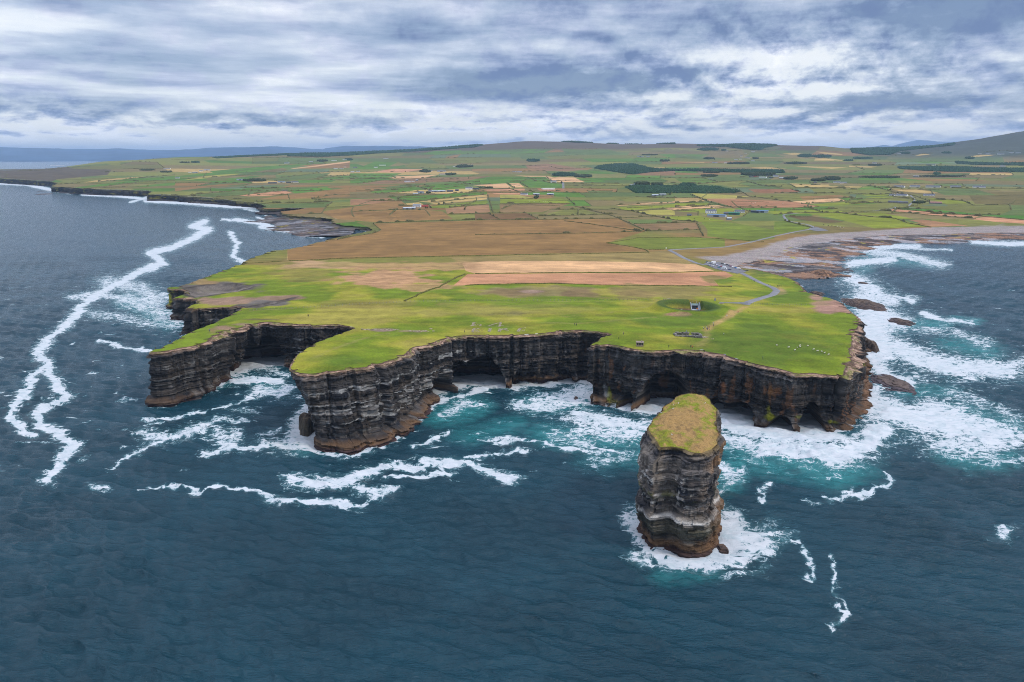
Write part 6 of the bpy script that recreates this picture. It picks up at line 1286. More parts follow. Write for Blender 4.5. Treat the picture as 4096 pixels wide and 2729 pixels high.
sheet('car_park', CARPARK, m_lot, 'grey tarmac car park', .33); sheet('parking', LOT2, m_lot, 'small tarmac lay-by by the storm beach', .4)
# ---------------------------------------------------------------- vehicles
def paint(name, rough=.35):
    m, nt, b = nodes(name); oi = nt.nodes.new('ShaderNodeObjectInfo'); n_ = tnoise(nt, coords(nt), 3, 2)
    nt.links.new(mixc(nt, maprange(nt, n_, .3, .7, 0, .12), oi.outputs['Color'], (.3, .28, .25)), b.inputs['Base Color']); b.inputs['Roughness'].default_value = rough; return m
m_paint = paint('car_paint'); m_tyre = plain('tyre_rubber', (.02,.02,.02), .9); m_lamp = plain('lamp_lens', (.6,.6,.58), .2); m_tail = plain('red_lens', (.35,.02,.02), .3)
def taper(prof, w0, w1, z0, z1, m=0):
    "side outline x,z given a width that narrows with height"
    mb = MB(); n = len(prof); wf = lambda z: w0+(w1-w0)*max(0, min(1, (z-z0)/(z1-z0)))
    mb.poly([(x, -wf(z), z) for x, z in prof]+[(x, wf(z), z) for x, z in prof], [tuple(range(n)), tuple(range(2*n-1, n-1, -1))]+[((i+1) % n, i, n+i, n+(i+1) % n) for i in range(n)], m); return mb
def vehicle(kind):
    o = empty({'car':'parked_car','van':'parked_van','camper':'campervan'}[kind], (0, 0, -500))
    if kind == 'car':
        body = taper([(-2.05,.35),(2.0,.32),(2.1,.62),(1.95,.78),(1.0,.92),(.25,1.42),(-1.0,1.46),(-1.75,1.02),(-2.1,.95)], .88, .62, .9, 1.45)
        win = taper([(.86,.96),(.24,1.36),(-.98,1.40),(-1.62,1.02)], .87, .64, .9, 1.45); ws = taper([(1.02,.935),(.90,.92),(.2,1.40),(.30,1.42)], .74, .58, .9, 1.45); wx_, wr = (1.3, -1.25), .33
    elif kind == 'van':
        body = taper([(-2.4,.38),(2.4,.35),(2.5,.75),(2.3,1.05),(1.75,1.25),(1.2,1.92),(-2.35,1.98),(-2.45,.6)], .95, .84, 1, 1.95)
        win = taper([(1.55,1.28),(1.12,1.78),(-1.9,1.80),(-1.9,1.28)], .945, .87, 1, 1.95); ws = taper([(1.78,1.27),(1.68,1.26),(1.16,1.86),(1.26,1.87)], .80, .74, 1, 1.95); wx_, wr = (1.55, -1.5), .36
    else:
        body = taper([(-3.2,.45),(3.0,.4),(3.1,.8),(2.9,1.15),(2.2,1.35),(1.75,1.95),(2.3,2.15),(2.3,2.75),(1.8,2.98),(-3.1,2.95),(-3.25,.7)], 1.12, 1.05, 1, 2.9)
        win = taper([(2.0,1.38),(1.66,1.9),(.9,1.9),(.9,1.38)], 1.13, 1.1, 1, 2.9).poly([(-2.0,-1.10,1.5),(-.6,-1.10,1.5),(-.6,-1.09,2.1),(-2.0,-1.09,2.1),(-2.0,-1.0,1.5),(-.6,-1.0,1.5),(-.6,-1.0,2.1),(-2.0,-1.0,2.1)], [(0,1,2,3),(4,7,6,5),(0,4,5,1),(3,2,6,7),(1,5,6,2),(0,3,7,4)]); ws = taper([(2.24,1.37),(2.14,1.36),(1.7,1.93),(1.80,1.94)], .98, .95, 1, 2.9); wx_, wr = (2.0, -1.9), .38
    bo = body.obj('body', m_paint, o, .06); win.obj('side_window', m_glass, o); ws.obj('windscreen', m_glass, o)
    xe = max(v_[0] for v_ in body.v); xb = min(v_[0] for v_ in body.v)
    for sy in (-1, 1):
        for xx in wx_:
            w_ = MB().cyl((xx, sy*.62, wr), (xx, sy*.9, wr), wr, wr, 14).obj('wheel', m_tyre, o); MB().cyl((xx, sy*.88, wr), (xx, sy*.92, wr), wr*.6, wr*.55, 10).obj('rim', m_pale, w_)
        MB().box(xe-.16, xe+.01, sy*.62-.15, sy*.62+.15, .62, .78).obj('headlight', m_lamp, o); MB().box(xb-.01, xb+.12, sy*.68-.1, sy*.68+.1, .72, .92).obj('tail_light', m_tail, o)
    return o
def copy_tree(o, parent=None):
    c = o.copy(); COL.objects.link(c)
    if parent is not None: c.parent = parent
    for ch in list(o.children): copy_tree(ch, c)
    return c
PROTO = {k: vehicle(k) for k in ('car', 'van', 'camper')}; first = {k: True for k in PROTO}
WHT,SIL,BLK,NVY,REDC,TEAL,BLU,GRYC,LIL = (.80,.80,.80),(.45,.47,.50),(.025,.025,.03),(.03,.05,.11),(.28,.025,.04),(.03,.24,.32),(.02,.16,.45),(.14,.16,.22),(.55,.54,.66)
CARS = [(480,310,NVY,'car',0,'dark navy car at the far upper end of the left car row'),(545,330,WHT,'car',0,'white car between the dark navy car and the white motorhome'),(592,350,NVY,'car',0,'dark blue car tucked beside the white motorhome'),(710,352,WHT,'camper',200,'white motorhome in the upper part of the car park'),(758,392,SIL,'car',10,'silver car in front of the white motorhome'),(570,432,SIL,'car',-30,'pale silver car parked on the roadside verge'),(728,470,WHT,'car',-30,'small white car on the verge below the pale silver car'),
 (880,425,LIL,'car',5,'bluish white car in the middle of the left row'),(950,445,GRYC,'car',0,'slate blue car behind the lilac-white car'),(985,462,LIL,'car',5,'lilac-white car beside a red car'),(1045,480,REDC,'car',0,'dark red car in the left row'),(1140,490,WHT,'car',-20,'white car right behind the big white camper'),(950,520,TEAL,'car',-15,'teal car left of the big white camper'),(1150,585,WHT,'camper',-25,'big white camper at the near end of the car park'),(1360,605,NVY,'car',0,'small dark car alone near the car park exit'),
 (1085,358,BLK,'car',15,'black car at the upper end of the seaward row'),(1180,392,WHT,'car',15,'white car second in the seaward row'),(1255,412,BLK,'car',0,'black car third in the seaward row'),(1350,445,GRYC,'car',0,'grey-blue car beside a crimson car'),(1412,472,REDC,'car',0,'crimson car in the seaward row'),(1500,505,WHT,'car',10,'white car beside a bright blue car'),(1592,530,BLU,'car',100,'bright blue car in the seaward row'),(1708,575,WHT,'van',5,'long white van at the near end of the seaward row')]
cp = L([(2780+x/9.808, 1020+y/9.808) for x, y, *_ in CARS])
for (x, y, c, k, rot, lb), p in zip(CARS, cp):
    o = PROTO[k] if first[k] else copy_tree(PROTO[k]); first[k] = False
    o.location = (p[0], p[1], float(zt(p[0], p[1]))+.36); o.rotation_euler = (0, 0, math.radians(rot))
    for ch in o.children:
        if ch.name.startswith('body'): ch.color = (*c, 1)
    tag(o, uniq(lb), {'car':'car','van':'van','camper':'campervan'}[k], 'vehicles in the car park')
# ---------------------------------------------------------------- people and animals (skinned bodies)
def skinned(name, joints, bones, mats, pick, levels=2):
    me = bpy.data.meshes.new(name); me.from_pydata([j[0] for j in joints], bones, []); o = bpy.data.objects.new(name, me); COL.objects.link(o)
    sk = o.modifiers.new('skin', 'SKIN'); ss = o.modifiers.new('sub', 'SUBSURF'); ss.levels = ss.render_levels = levels
    for i, j in enumerate(joints):
        r = j[1] if isinstance(j[1], tuple) else (j[1], j[1]); me.skin_vertices[0].data[i].radius = r; me.skin_vertices[0].data[i].use_root = (i == 0)
    dg = bpy.context.evaluated_depsgraph_get(); out_ = bpy.data.meshes.new_from_object(o.evaluated_get(dg)); bpy.data.objects.remove(o); bpy.data.meshes.remove(me)
    out_.materials.clear()
    for m in mats: out_.materials.append(m)
    for p in out_.polygons: p.material_index = pick(p.center); p.use_smooth = True
    out_.name = name; return out_
m_coat = paint('coat_cloth', .9); m_trs = plain('dark_trousers', (.035,.04,.06), .9); m_skin = plain('skin', (.45,.27,.2), .7); m_hair = plain('dark_hair', (.05,.035,.025), .9)
def person_mesh(name, stride, armswing):
    J = [((0,0,.95),(.16,.11)),((0,0,1.18),(.15,.10)),((0,0,1.40),(.18,.11)),((0,0,1.50),(.06,.06)),((0,.01,1.58),(.075,.085)),((0,.0,1.68),(.085,.10)),((0,0,1.75),(.06,.07))]; B = [(0,1),(1,2),(2,3),(3,4),(4,5),(5,6)]
    for sx in (-1, 1):
        s = stride*sx; n = len(J); J += [((.10*sx,0,.88),.10),((.11*sx,-s*.5,.50),.075),((.11*sx,-s*.9+(.12 if s < 0 else 0),.12),.05),((.12*sx,-s*.9-.12,.04),(.045,.03))]; B += [(0,n),(n,n+1),(n+1,n+2),(n+2,n+3)]
        a = -armswing*sx; n = len(J); J += [((.20*sx,0,1.40),.07),((.25*sx,-a*.3+.03,1.14),.05),((.25*sx,-a-.05,.90),.038),((.24*sx,-a-.08,.80),(.03,.042))]; B += [(2,n),(n,n+1),(n+1,n+2),(n+2,n+3)]
    def pick(c):
        if c.z > 1.69 or (c.z > 1.60 and c.y > .03): return 3
        if c.z > 1.49 or (abs(c.x) > .19 and c.z < .86): return 2
        return 0 if c.z > .86 else 1
    return skinned(name, J, B, [m_coat, m_trs, m_skin, m_hair], pick)
P_STAND, P_WALK = person_mesh('person', .04, .03), person_mesh('person', .26, .18)
PEOPLE = [ # x, y, coat, walking, label
 (1858,1331,(.02,.025,.03),1,'person in black top and teal trousers left of the stone letters'),(1928,1326,(.36,.03,.03),1,'person in red walking among the stone letters'),(2299,1302,(.05,.05,.07),0,'left of two dark figures above the middle bay'),(2306,1303,(.03,.03,.04),0,'right of two dark figures above the middle bay'),
 (2475,1357,(.015,.015,.02),0,'person in black nearest the inlet corner'),(2493,1340,(.12,.06,.13),1,'person in purple behind the inlet corner'),(2675,1391,(.015,.015,.02),0,'person in black on the cliff edge right of the stone hut'),(2763,1392,(.03,.03,.05),0,'dark figure beside the person in orange'),(2769,1394,(.55,.08,.03),0,'person in orange-red on the cliff edge'),(3051,1435,(.04,.07,.14),0,'lone person in blue on the cliff edge below the sheep'),
 (2895,1341,(.75,.75,.78),0,'person in white alone on the right-hand grass'),(2814,1317,(.45,.5,.55),0,'pale-coated person at the left of the walking group'),(2820,1313,(.05,.09,.2),0,'person in blue at the back of the walking group'),(2826,1316,(.5,.5,.5),1,'person in light grey inside the walking group'),(2831,1318,(.03,.03,.05),1,'person in black inside the walking group'),(2829,1321,(.13,.10,.25),0,'person in violet at the front of the walking group'),(2836,1314,(.02,.02,.03),0,'person in black at the right of the walking group'),(2837,1321,(.4,.12,.28),0,'person in pink at the front right of the walking group'),
 (2854,1306,(.04,.03,.03),1,'person in dark brown following the walking group on the track'),(2952,1253,(.45,.05,.06),1,'person in red and white on the brown track'),(2992,1252,(.035,.03,.04),1,'dark person right of the brown track'),(2816,1200,(.5,.5,.52),0,'person in white on the viewing platform'),(2823,1206,(.02,.025,.04),0,'person in dark clothes on the viewing platform steps'),
 (3007,1123,(.1,.04,.06),1,'leftmost of four walkers on the road'),(3012,1126,(.04,.06,.16),1,'second of four walkers on the road'),(3016,1128,(.02,.02,.02),1,'third of four walkers on the road'),(3019,1128,(.06,.05,.05),1,'rightmost of four walkers on the road'),(3074,1141,(.35,.3,.28),0,'pale figure on the gravel by the road bend'),(3080,1142,(.3,.12,.1),0,'reddish figure on the gravel by the road bend'),(3112,1152,(.05,.04,.04),0,'dark figure in front of the standing group by the inlet'),
 (3110,1147,(.03,.05,.06),0,'leftmost of the dark group overlooking the inlet'),(3114,1146,(.02,.02,.03),0,'second of the dark group overlooking the inlet'),(3118,1147,(.04,.06,.08),0,'middle one of the dark group overlooking the inlet'),(3122,1146,(.02,.03,.03),0,'fourth of the dark group overlooking the inlet'),(3127,1147,(.03,.04,.07),0,'rightmost of the dark group overlooking the inlet'),
 (1232,1267,(.03,.03,.03),0,'left of a dark pair behind the left inlet'),(1235,1267,(.08,.06,.05),0,'right of a dark pair behind the left inlet'),(873,1305,(.5,.12,.2),1,'person in pink on the left promontory'),(838,1327,(.08,.2,.38),0,'person in light blue on the left promontory edge'),(679,1374,(.02,.03,.03),0,'left of two dark figures near the left promontory tip'),(683,1372,(.03,.05,.05),0,'right of two dark figures near the left promontory tip'),(707,1364,(.35,.16,.08),0,'crouching person in orange-brown on the left promontory'),
 (623,1398,(.02,.02,.025),0,'dark figure at the very tip of the left promontory'),(687,1151,(.03,.03,.04),0,'left of two dark figures on the grey rock terrace'),(692,1151,(.05,.04,.04),0,'right of two dark figures on the grey rock terrace'),(2790,1200,(.05,.12,.12),0,'person in dark green at the platform balustrade')]
pw3 = L([(x, y) for x, y, *_ in PEOPLE])
for i, ((x, y, c, wk, lb), p) in enumerate(zip(PEOPLE, pw3)):
    o = bpy.data.objects.new('person', P_WALK if wk else P_STAND); link(o); z_ = float(zt(p[0], p[1]))
    o.location = (p[0], p[1], z_-.02); o.rotation_euler = (0, 0, float(h1(i, 31))*6.28); k = .94+.12*float(h1(i, 32)); o.scale = (k, k, k*(.62 if 'crouch' in lb else 1)); o.color = (*c, 1); tag(o, uniq(lb), 'person', 'people on the headland')
m_wool = plain('fleece', (.50,.46,.39), 1, .15); m_face = plain('sheep_face', (.12,.10,.09), .9)
def quad(name, mats, wool):
    b_ = .30 if wool else .34
    if wool: J = [((0,.35,.66),(.22,.24)),((0,0,.66),(.25,.25)),((0,-.35,.68),(.22,.22)),((0,-.55,.86),.12),((0,-.72,.88),(.07,.09)),((0,-.86,.80),.045),((0,.58,.62),.05)]
    else: J = [((0,.7,1.05),(.28,.34)),((0,0,1.0),(.34,.38)),((0,-.65,1.06),(.27,.36)),((0,-1.0,1.22),.18),((0,-1.28,1.25),(.11,.14)),((0,-1.55,1.12),.08),((0,.95,.85),.05)]
    B = [(0,1),(1,2),(2,3),(3,4),(4,5),(0,6)]; k = .5 if wool else 1.0; hz_ = .5 if wool else .8
    for root, fy, bend in ((2, -.33, -.03), (0, .36, .06)):
        for sx in (-1, 1):
            n = len(J); fyk = fy*(1 if wool else 1.85); J += [((.12*sx*(1 if wool else 1.5), fyk, hz_), .09 if wool else .14), ((.12*sx*(1 if wool else 1.5), fyk+bend, hz_*.5), .045 if wool else .075), ((.12*sx*(1 if wool else 1.5), fyk, .03), .035 if wool else .06)]; B += [(root,n),(n,n+1),(n+1,n+2)]
    return skinned(name, J, B, mats, (lambda c: 1 if (c.y < -.62 or c.z < .36) else 0) if wool else (lambda c: 1 if vnoise(np.array([c.x*2+3]), np.array([c.y*2]), np.array([c.z*2]), 3)[0] > .55 else 0))
SH = quad('sheep', [m_wool, m_face], True)
m_cw = plain('white_hide', (.6,.57,.52), .9); m_cb = plain('black_hide', (.02,.018,.018), .9)
CW = quad('cow', [m_cw, m_cw], False); CB = quad('cow', [m_cb, m_cb], False); CM = quad('cow', [m_cb, m_cw], False)
shp = [(1462,425),(1546,440),(1592,460),(1610,442),(1627,427),(1630,437),(1686,429),(1726,455),(1756,466),(1787,470),(1807,480),(1836,492)]
SHL = ['sheep farthest left, apart from the flock','sheep second from the left in the scattered flock','sheep lowest on the slope of the left bunch','sheep in the left bunch beside the close pair','upper one of the close pair of sheep','lower one of the close pair of sheep','sheep just right of the close pair','first sheep in the line walking to the right','second sheep in the line walking to the right','third sheep in the line walking to the right','fourth sheep in the line walking to the right','last sheep in the line, nearest the right cliff']
for i, (q, p) in enumerate(zip(shp, L(px('r6', shp)))):
    o = link(bpy.data.objects.new('sheep', SH)); o.location = (p[0], p[1], float(zt(p[0], p[1]))-.02); o.rotation_euler = (0, 0, (1.3 if i % 3 else -1.4)+float(h1(i, 41))); o.scale = (1.15, 1.15, 1.1); tag(o, uniq(SHL[i]), 'sheep', 'sheep grazing on the headland')
cows = [(c_, k) for t, ps in (('c', [(335,838,2),(400,830,1),(458,834,1),(530,830,0),(585,829,1),(615,829,1),(650,836,0),(795,850,0)]), ('n2', [(1860,202,0),(1917,205,2),(1905,233,0),(2065,226,0),(2160,229,0),(2207,237,1),(2068,240,2)]), ('d', [(1030,852,0),(1050,861,1),(1085,852,1),(1100,839,0),(1450,862,1)]), ('n3', [(465,380,0),(512,388,0),(542,391,0),(575,398,0),(597,394,1),(625,402,1),(655,404,1)])) for c_, k in [(px(t, [(a, b_)])[0], k) for a, b_, k in ps]]
for i, ((q, k), p) in enumerate(zip(cows, L([c_[0] for c_ in cows]))):
    o = link(bpy.data.objects.new('cow', (CB, CW, CM)[k])); o.location = (p[0], p[1], float(zt(p[0], p[1]))-.02); o.rotation_euler = (0, 0, 1.57+float(h1(i, 43)-.5)*1.6+(3.14 if i % 2 else 0)); o.scale = (1.15,)*3
    tag(o, label(('black', 'white', 'black and white')[k]+' cow', q[0], q[1]), 'cow', 'cattle in the fields')
m_gull = plain('gull_feathers', (.8,.8,.8), .9, .03); m_gw = plain('grey_wing', (.3,.32,.35), .9)
G = skinned('gull', [((0,.12,.16),(.05,.05)),((0,0,.17),(.08,.075)),((0,-.12,.22),.06),((0,-.17,.31),.045),((0,-.22,.31),.03),((0,-.29,.29),.012),((0,.28,.15),.02),((.03,.0,.08),.012),((.03,0,.0),.01),((-.03,0,.08),.012),((-.03,0,0),.01)], [(0,1),(1,2),(2,3),(3,4),(4,5),(0,6),(1,7),(7,8),(1,9),(9,10)], [m_gull, m_gw], lambda c: 1 if (c.z > .19 and -.06 < c.y < .25) else 0, 1)
GL_ = ['left gull of a pair on the green back of the stack','right gull of a pair on the green back of the stack','gull below the pair on the stack top','gull at the left rim of the stack top','gull alone on the brown front of the stack top','gull on the bare patch at the right of the stack']
for i, (x, y) in enumerate([(540,230),(577,235),(537,273),(450,288),(530,462),(770,243)]):
    p = at_z(*px('r7', [(x, y)])[0], 39.8); d2 = (STACK_TOP[0][:, 0]-p[0])**2+(STACK_TOP[0][:, 1]-p[1])**2; z_ = float(STACK_TOP[1][int(np.argmin(d2))])
    o = link(bpy.data.objects.new('gull', G)); o.location = (p[0], p[1], z_); o.rotation_euler = (0, 0, float(h1(i, 51))*6.28); o.scale = (1.6,)*3; tag(o, uniq(GL_[i]), 'gull', 'gulls resting on the sea stack')
# ---------------------------------------------------------------- stone lookout hut
def rough_stones(mb, x0, x1, y0, y1, z0, z1, n, sz, seed):
    r = np.random.default_rng(seed)
    for _ in range(n):
        a, b_, c_ = x0+(x1-x0)*r.random(), y0+(y1-y0)*r.random(), z0+(z1-z0)*r.random(); w, d, h_ = sz*(.5+r.random()), sz*(.5+r.random()), sz*.4*(.5+r.random())
        v_ = [(a+sx*w/2*(.7+.6*r.random()), b_+sy*d/2*(.7+.6*r.random()), c_+(h_ if sz_ > 0 else 0)*(.8+.4*r.random())) for sz_ in (0, 1) for sx, sy in ((-1,-1),(1,-1),(1,1),(-1,1))]
        mb.poly(v_, [(0,3,2,1),(4,5,6,7),(0,1,5,4),(1,2,6,5),(2,3,7,6),(3,0,4,7)])
m_hut = plain('weathered_concrete', (.24,.19,.15), .95, .3, 1.2)
p = L([(2559,1384)])[0]; hut = empty('lookout_hut', (p[0], p[1], p[2]-.1), -.12); tag(hut, 'small flat-roofed stone lookout hut near the cliff edge', 'hut')
w = MB(); w.box(-2.0,2.0,-1.7,1.7,-.4,1.0)
for a, b_ in ((-2.0,-1.65),(-.85,-.5),(.5,.85),(1.65,2.0)): w.box(a,b_,-1.7,-1.4,1.0,2.25)
w.box(-2.0,2.0,1.4,1.7,1.0,2.25).box(-2.0,-1.7,-1.4,1.4,1.0,2.25).box(1.7,2.0,-1.4,-.5,1.0,2.25).box(1.7,2.0,.5,1.4,1.0,2.25).obj('wall', m_hut, hut)
r_ = MB().box(-2.2,2.2,-1.9,1.9,2.25,2.55).obj('roof', m_hut, hut); MB().box(.7,1.3,.5,1.1,2.55,3.15).obj('chimney', m_hut, r_)
for a, b_ in ((-1.65,-.85),(-.5,.5),(.85,1.65)): MB().box(a,b_,-1.5,-1.46,1.0,2.25).obj('window', m_glass, hut)
MB().box(1.85,1.9,-.5,.5,1.0,2.25).obj('doorway', m_glass, hut)
# ruined chapel
p = L([(2751,1345)])[0]; ch = empty('ruined_chapel', p, -.06); tag(ch, 'roofless stone chapel ruin with low walls on the grass', 'ruin')
for nm_, b6 in (('wall', (-8,8,-3.4,-2.4,1.0)), ('wall', (-8,-7,-2.4,3.6,1.5)), ('wall', (7,8,-2.4,3.6,1.3)), ('wall', (-7,1,2.6,3.6,1.7)), ('wall', (3,7,2.6,3.6,1.4))):
    mb = MB(); mb.box(b6[0],b6[1],b6[2],b6[3],-.5,b6[4]*.75); rough_stones(mb, b6[0],b6[1],b6[2],b6[3],b6[4]*.6,b6[4]*.95,int((b6[1]-b6[0])*(b6[3]-b6[2])*5),.7,int(b6[0]*7+150+b6[3])); rough_stones(mb, b6[0]-.12,b6[1]+.12,b6[2]-.12,b6[3]+.12,0,b6[4]*.7,int((b6[1]-b6[0])*(b6[3]-b6[2])*6),.55,int(b6[0]*5+190)); mb.obj(nm_, m_stone, ch)
# statue inside it
p = L([(2745,1340)])[0]; stt = empty('statue', p, 0); tag(stt, 'grey robed statue on a stepped plinth inside the chapel ruin', 'statue')
m_stat = plain('statue_stone', (.22,.25,.28), .8, .2); MB().box(-.8,.8,-.8,.8,-.3,.4).box(-.55,.55,-.55,.55,.4,1.3).obj('plinth', m_stone, stt)
me = skinned('figure', [((0,0,1.9),(.26,.22)),((0,0,1.3),(.33,.28)),((0,0,2.5),(.26,.18)),((0,0,2.72),(.08,.08)),((0,0,2.86),(.11,.12)),((0,0,3.05),.07),((.3,0,2.45),.09),((.42,-.1,2.1),.07),((.42,-.3,2.35),.05),((-.3,0,2.45),.09),((-.38,-.1,2.1),.07),((-.2,-.28,2.1),.05)], [(0,1),(0,2),(2,3),(3,4),(4,5),(2,6),(6,7),(7,8),(2,9),(9,10),(10,11)], [m_stat], lambda c: 0); link(bpy.data.objects.new('figure', me), stt)
# flat stones
def stone_group(cx, cy, n, sx, sy, lab, seed, sz=1.2):
    p = L([(cx, cy)])[0]; r = np.random.default_rng(seed)
    o = empty('stone_setting', (p[0], p[1], p[2])); tag(o, lab, 'stones')
    mb = MB()
    for k in range(n):
        a, b_ = (r.random()-.5)*sx, (r.random()-.5)*sy; rough_stones(mb, a, a+.1, b_, b_+.1, float(zt(p[0]+a, p[1]+b_))-p[2]-.05, float(zt(p[0]+a, p[1]+b_))-p[2], 1, sz*(.6+.8*r.random()), seed*50+k)
    mb.obj('stones', m_pales, o)
m_pales = plain('pale_limestone', (.29,.24,.17), .95, .25, .9)
stone_group(2800, 1350, 16, 9, 3, 'pale flat grave slabs right of the chapel ruin', 5); stone_group(1520, 1320, 34, 24, 2.2, 'line of grey slabs lying on the brown strip', 6, .9); stone_group(1690, 1326, 22, 16, 2, 'smaller scatter of pale slabs right of the slab line', 7, .9); stone_group(1721, 1317, 2, 2, 1, 'single white boulder on the open grass', 8, 1.0); stone_group(835, 1248, 4, 3, 2, 'pale blocks on the neck of the left promontory', 9, .8); stone_group(2848, 1357, 2, 1.4, .8, 'small pale stone left of the person in white', 10, .6)
# ---------------------------------------------------------------- stone letters in the turf: EIRE and 64
sg = empty('ground_sign', L([(1960,1316)])[0]); tag(sg, 'pale stone letters EIRE with the number 64 behind laid in the turf', 'ground sign')
sc8 = lambda x, y: (1840+x/7.847, 1260+y/7.847)
LET = {'E1':[[(440,438),(395,545)],[(440,440),(625,440)],[(420,488),(580,488)],[(398,540),(612,536)]],'I':[[(960,436),(905,530)]],'R':[[(1265,434),(1225,530)],[(1265,436),(1470,440),(1480,452),(1400,466),(1255,470)],[(1395,466),(1525,515)]],'E2':[[(1880,430),(1825,520)],[(1880,430),(2045,412)],[(1850,470),(2025,476)],[(1830,512),(2060,504)]],
 '6':[[(480,238),(420,262),(372,345)],[(372,347),(640,350),(668,318),(640,300),(410,305)]],'4':[[(1240,242),(1020,312),(885,355),(1370,348)],[(1275,240),(1240,368)]]}
for nm_, strokes in LET.items():
    mb = MB()
    for k, s_ in enumerate(strokes):
        w = L([sc8(*q) for q in s_]); thick = 1.9 if k == 0 and nm_ not in '64' else 1.5 if (nm_ == '4' and k == 1) or (nm_ == '6' and k == 0) else .55 if nm_ in '64' else .75
        for a, b_ in zip(w[:-1], w[1:]):
            n = int(np.hypot(*(b_-a)[:2])*thick*3.2)+2
            for q in range(n):
                t_ = rng.random(); x_, y_ = a[0]+(b_[0]-a[0])*t_+(rng.random()-.5)*thick*.8, a[1]+(b_[1]-a[1])*t_+(rng.random()-.5)*thick*.9; rough_stones(mb, x_-sg.location.x, x_-sg.location.x, y_-sg.location.y, y_-sg.location.y, float(zt(x_, y_))-sg.location.z-.1, float(zt(x_, y_))-sg.location.z-.05, 1, .62, int(rng.integers(1e6)))
    mb.obj('letter' if nm_ not in '64' else 'numeral', m_pales, sg)
# ---------------------------------------------------------------- viewing platform over the blowhole
m_conc = plain('board_marked_concrete', (.33,.34,.37), .85, .15, 1.0); m_pane, nt, b = nodes('pale_glass'); b.inputs['Base Color'].default_value = (.42,.58,.56,1); b.inputs['Roughness'].default_value = .1; n_ = tnoise(nt, coords(nt), 1.0); nt.links.new(maprange(nt, n_, .3, .7, .06, .16), b.inputs['Roughness'])
p = L([(2806,1207)])[0]; pf_y = BLOW[1]+16.5; px_ = BLOW[0]+9.6; zf = float(zland(px_, pf_y))-2.2
vp = empty('viewing_platform', (px_, pf_y, zf), -.08); tag(vp, 'grey concrete viewing platform with glass front let into the ring bank', 'viewing platform')
MB().box(-3.4,3.4,-2.6,6,-1.2,-.0).obj('floor', m_conc, vp)
for sx in (-1, 1): MB().prism([(sx*3.4-.25,-.8),(sx*3.4+.25,-.8),(sx*3.4+.25,.5),(sx*3.4-.25,.5)], -3.2, -3.0).poly([(sx*3.4-.25,-3.0,-.9),(sx*3.4+.25,-3.0,-.9),(sx*3.4+.25,5.5,-.9),(sx*3.4-.25,5.5,-.9),(sx*3.4-.25,-3.0,.6),(sx*3.4+.25,-3.0,.6),(sx*3.4+.25,2.2,4.7),(sx*3.4-.25,2.2,4.7),(sx*3.4+.25,5.5,4.7),(sx*3.4-.25,5.5,4.7)], [(0,1,5,4),(4,5,6,7),(7,6,8,9),(0,3,9,7,4),(1,2,8,6,5),(2,3,9,8),(0,3,2,1)]).obj('side_wall', m_conc, vp)
MB().box(-3.15,3.15,2.0,5.6,2.7,3.0).obj('deck', m_conc, vp); MB().box(-2.3,2.0,2.0,2.1,-.0,2.7).obj('glass_wall', m_glass, vp); MB().box(2.0,3.15,1.4,2.3,-.0,2.7).box(-3.15,-2.3,1.9,2.3,0,2.7).obj('pier', m_conc, vp); MB().box(-3.0,2.6,2.05,2.1,3.0,4.35).obj('balustrade', m_pane, vp)
MB().box(2.2,3.1,-2.6,1.4,.0,.2).poly([(2.2,-2.4,.1),(3.1,-2.4,.1),(3.1,1.4,2.6),(2.2,1.4,2.6),(2.2,1.4,.1),(3.1,1.4,.1)], [(0,1,2,3),(0,3,4),(1,5,2),(3,2,5,4),(0,4,5,1)]).obj('steps', m_conc, vp)
for o in S.objects:
    if o.get('label') in ('person in white on the viewing platform', 'person in dark green at the platform balustrade'): o.location = (px_+(1.4 if 'white' in o['label'] else -1.8), pf_y+3.2, zf+4.05)
    if o.get('label') == 'person in dark clothes on the viewing platform steps': o.location = (px_+2.7, pf_y+1.0, zf+3.1)
# entrance parapet, stele, way-markers, life ring
p = L([(2935,1214)])[0]; o = MB().box(-12,12,-.25,.25,-.6,1.0).obj('parapet_wall', m_conc); o.location = p; o.rotation_euler = (0, 0, .02); tag(o, 'long low concrete parapet between the ring bank and the path', 'wall')
p = L([(2860,1204)])[0]; o = MB().box(-.55,.55,-.25,.25,-.3,2.3).box(-.7,.7,-.4,.4,-.3,.15).obj('standing_stone', m_stat, None, .06); o.location = p; tag(o, 'grey standing stone right of the viewing platform', 'standing stone')
for x, y, lb in ((2907,1268,'thin blue-grey way-marker post beside the brown track'),(2853,1299,'short way-marker post lower on the brown track')):
    p = L([(x, y)])[0]; o = empty('marker_post', p); tag(o, lb, 'post'); MB().cyl((0,0,-.3),(0,0,1.5),.09,.09).obj('pole', m_stat, o); MB().box(-.4,.4,-.13,-.09,1.0,1.5).obj('sign_panel', m_pale, o)
p = L([(2789,1241)])[0]; o = empty('life_ring_stand', p); tag(o, 'bright orange life ring box at the pit rim', 'life ring'); m_or = plain('orange_plastic', (.75,.20,.02), .5)
MB().cyl((0,0,-.3),(0,0,1.0),.08).obj('pole', m_stat, o); MB().cyl((0,-.15,1.15),(0,.15,1.15),.62,.62,16).obj('ring_box', m_or, o)
p = L([(2720,1243)])[0]; o = empty('information_table', p); tag(o, 'white information table on the near rim of the pit', 'information board'); MB().box(-1.6,1.6,-.5,.5,.75,.9).obj('panel', m_white, o)
for sx in (-1, 1): MB().cyl((sx*1.3,0,-.3),(sx*1.3,0,1.6 if sx > 0 else .8),.08).obj('leg', m_stat, o)
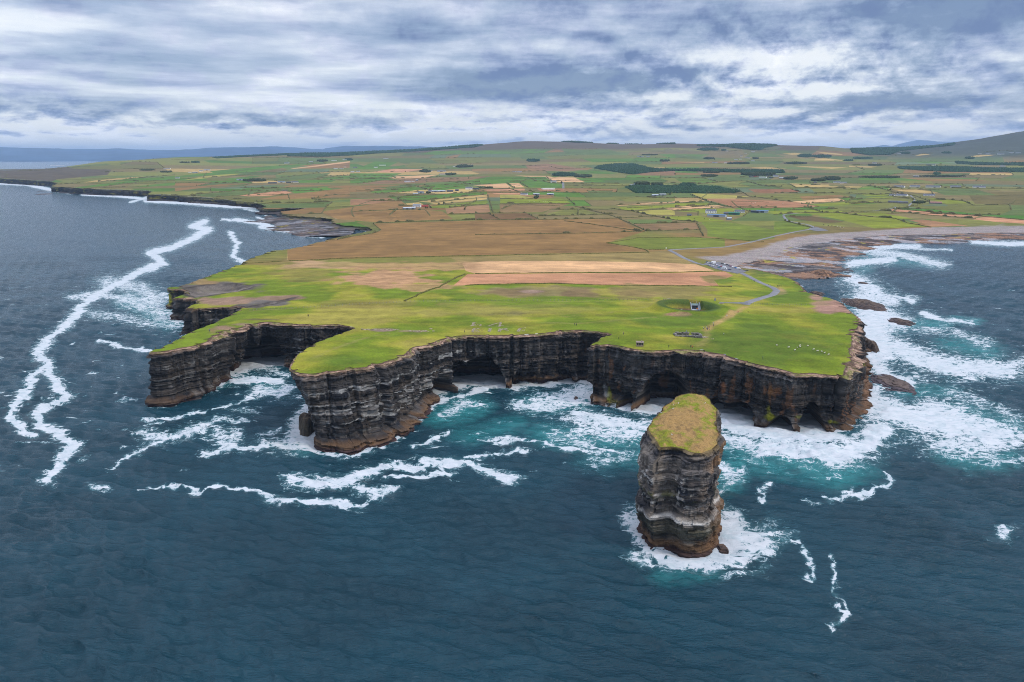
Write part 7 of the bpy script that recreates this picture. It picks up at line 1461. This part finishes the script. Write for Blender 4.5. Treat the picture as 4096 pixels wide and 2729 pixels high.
for x, y, lb in ((2668,1221,'pale bench slabs on the left of the ring bank'),(2880,1234,'pale path slabs on the right of the ring bank')):
    p = L([(x, y)])[0]; o = MB().box(-3.4,-.6,-.3,.3,-.3,.45).box(-.2,3.2,.3,.9,-.3,.45).obj('bench', m_pales, None, .04); o.location = (p[0], p[1], float(zt(p[0], p[1]))); o.rotation_euler = (0, 0, .25); tag(o, lb, 'bench')
# bench of stone wall at the car park exit
p = L([(2975,1083)])[0]; mb = MB(); mb.box(-5.5,5.5,-.5,.5,-.5,.9); rough_stones(mb, -5.5, 5.5, -.6, .5, .2, .9, 120, .6, 77); o = mb.obj('stone_wall', m_stone); o.location = p; o.rotation_euler = (0, 0, -.1); tag(o, 'low brown stone wall at the seaward corner of the car park', 'wall')
p = L([(2665,998)])[0]; o = empty('road_sign', p); tag(o, 'white road sign at the road junction', 'sign'); MB().cyl((0,0,-.3),(0,0,2.4),.07).obj('pole', m_grey, o); MB().box(-1.0,1.0,-.1,-.04,1.4,2.6).obj('sign_panel', m_white, o)
# fences
m_post = plain('grey_fence_post', (.26,.24,.21), .9, .3)
def fence(pts, n, lab):
    w = L(subdiv_px(pts, 30, False))[:, :2]; s = np.concatenate([[0], np.cumsum(np.hypot(*np.diff(w, axis=0).T))]); u = np.linspace(0, s[-1], n); x = np.interp(u, s, w[:, 0]); y = np.interp(u, s, w[:, 1]); z = zt(x, y)
    o = empty('wire_fence', (x[0], y[0], z[0])); tag(o, lab, 'fence', 'wire fences on the headland'); pm = MB().box(-.09,.09,-.09,.09,-.4,1.3).mesh('post', m_post)
    for k in range(n):
        c_ = link(bpy.data.objects.new('post', pm), o); c_.location = (x[k]-x[0], y[k]-y[0], z[k]-z[0]); c_.rotation_euler = (0, 0, float(h1(k, 61))); c_.scale = (1, 1, .9+.25*float(h1(k, 62)))
    mb = MB()
    for hh in (.5, .85, 1.15):
        for k in range(n-1): mb.cyl((x[k]-x[0], y[k]-y[0], z[k]-z[0]+hh), (x[k+1]-x[0], y[k+1]-y[0], z[k+1]-z[0]+hh), .014, .014, 3)
    mb.obj('wire', m_post, o)
fence([(1625,1208),(1900,1205),(2200,1204),(2450,1202),(2640,1203)], 62, 'long wire fence running left from the ring bank'); fence([(3005,1218),(3070,1220),(3140,1222),(3225,1222)], 24, 'wire fence crossing the grass right of the path end'); fence([(1000,1243),(1150,1236),(1300,1228),(1450,1218),(1600,1211)], 44, 'wire fence over the green neck at left')
# cuts in the turf along the right-hand cliff and on the lawn
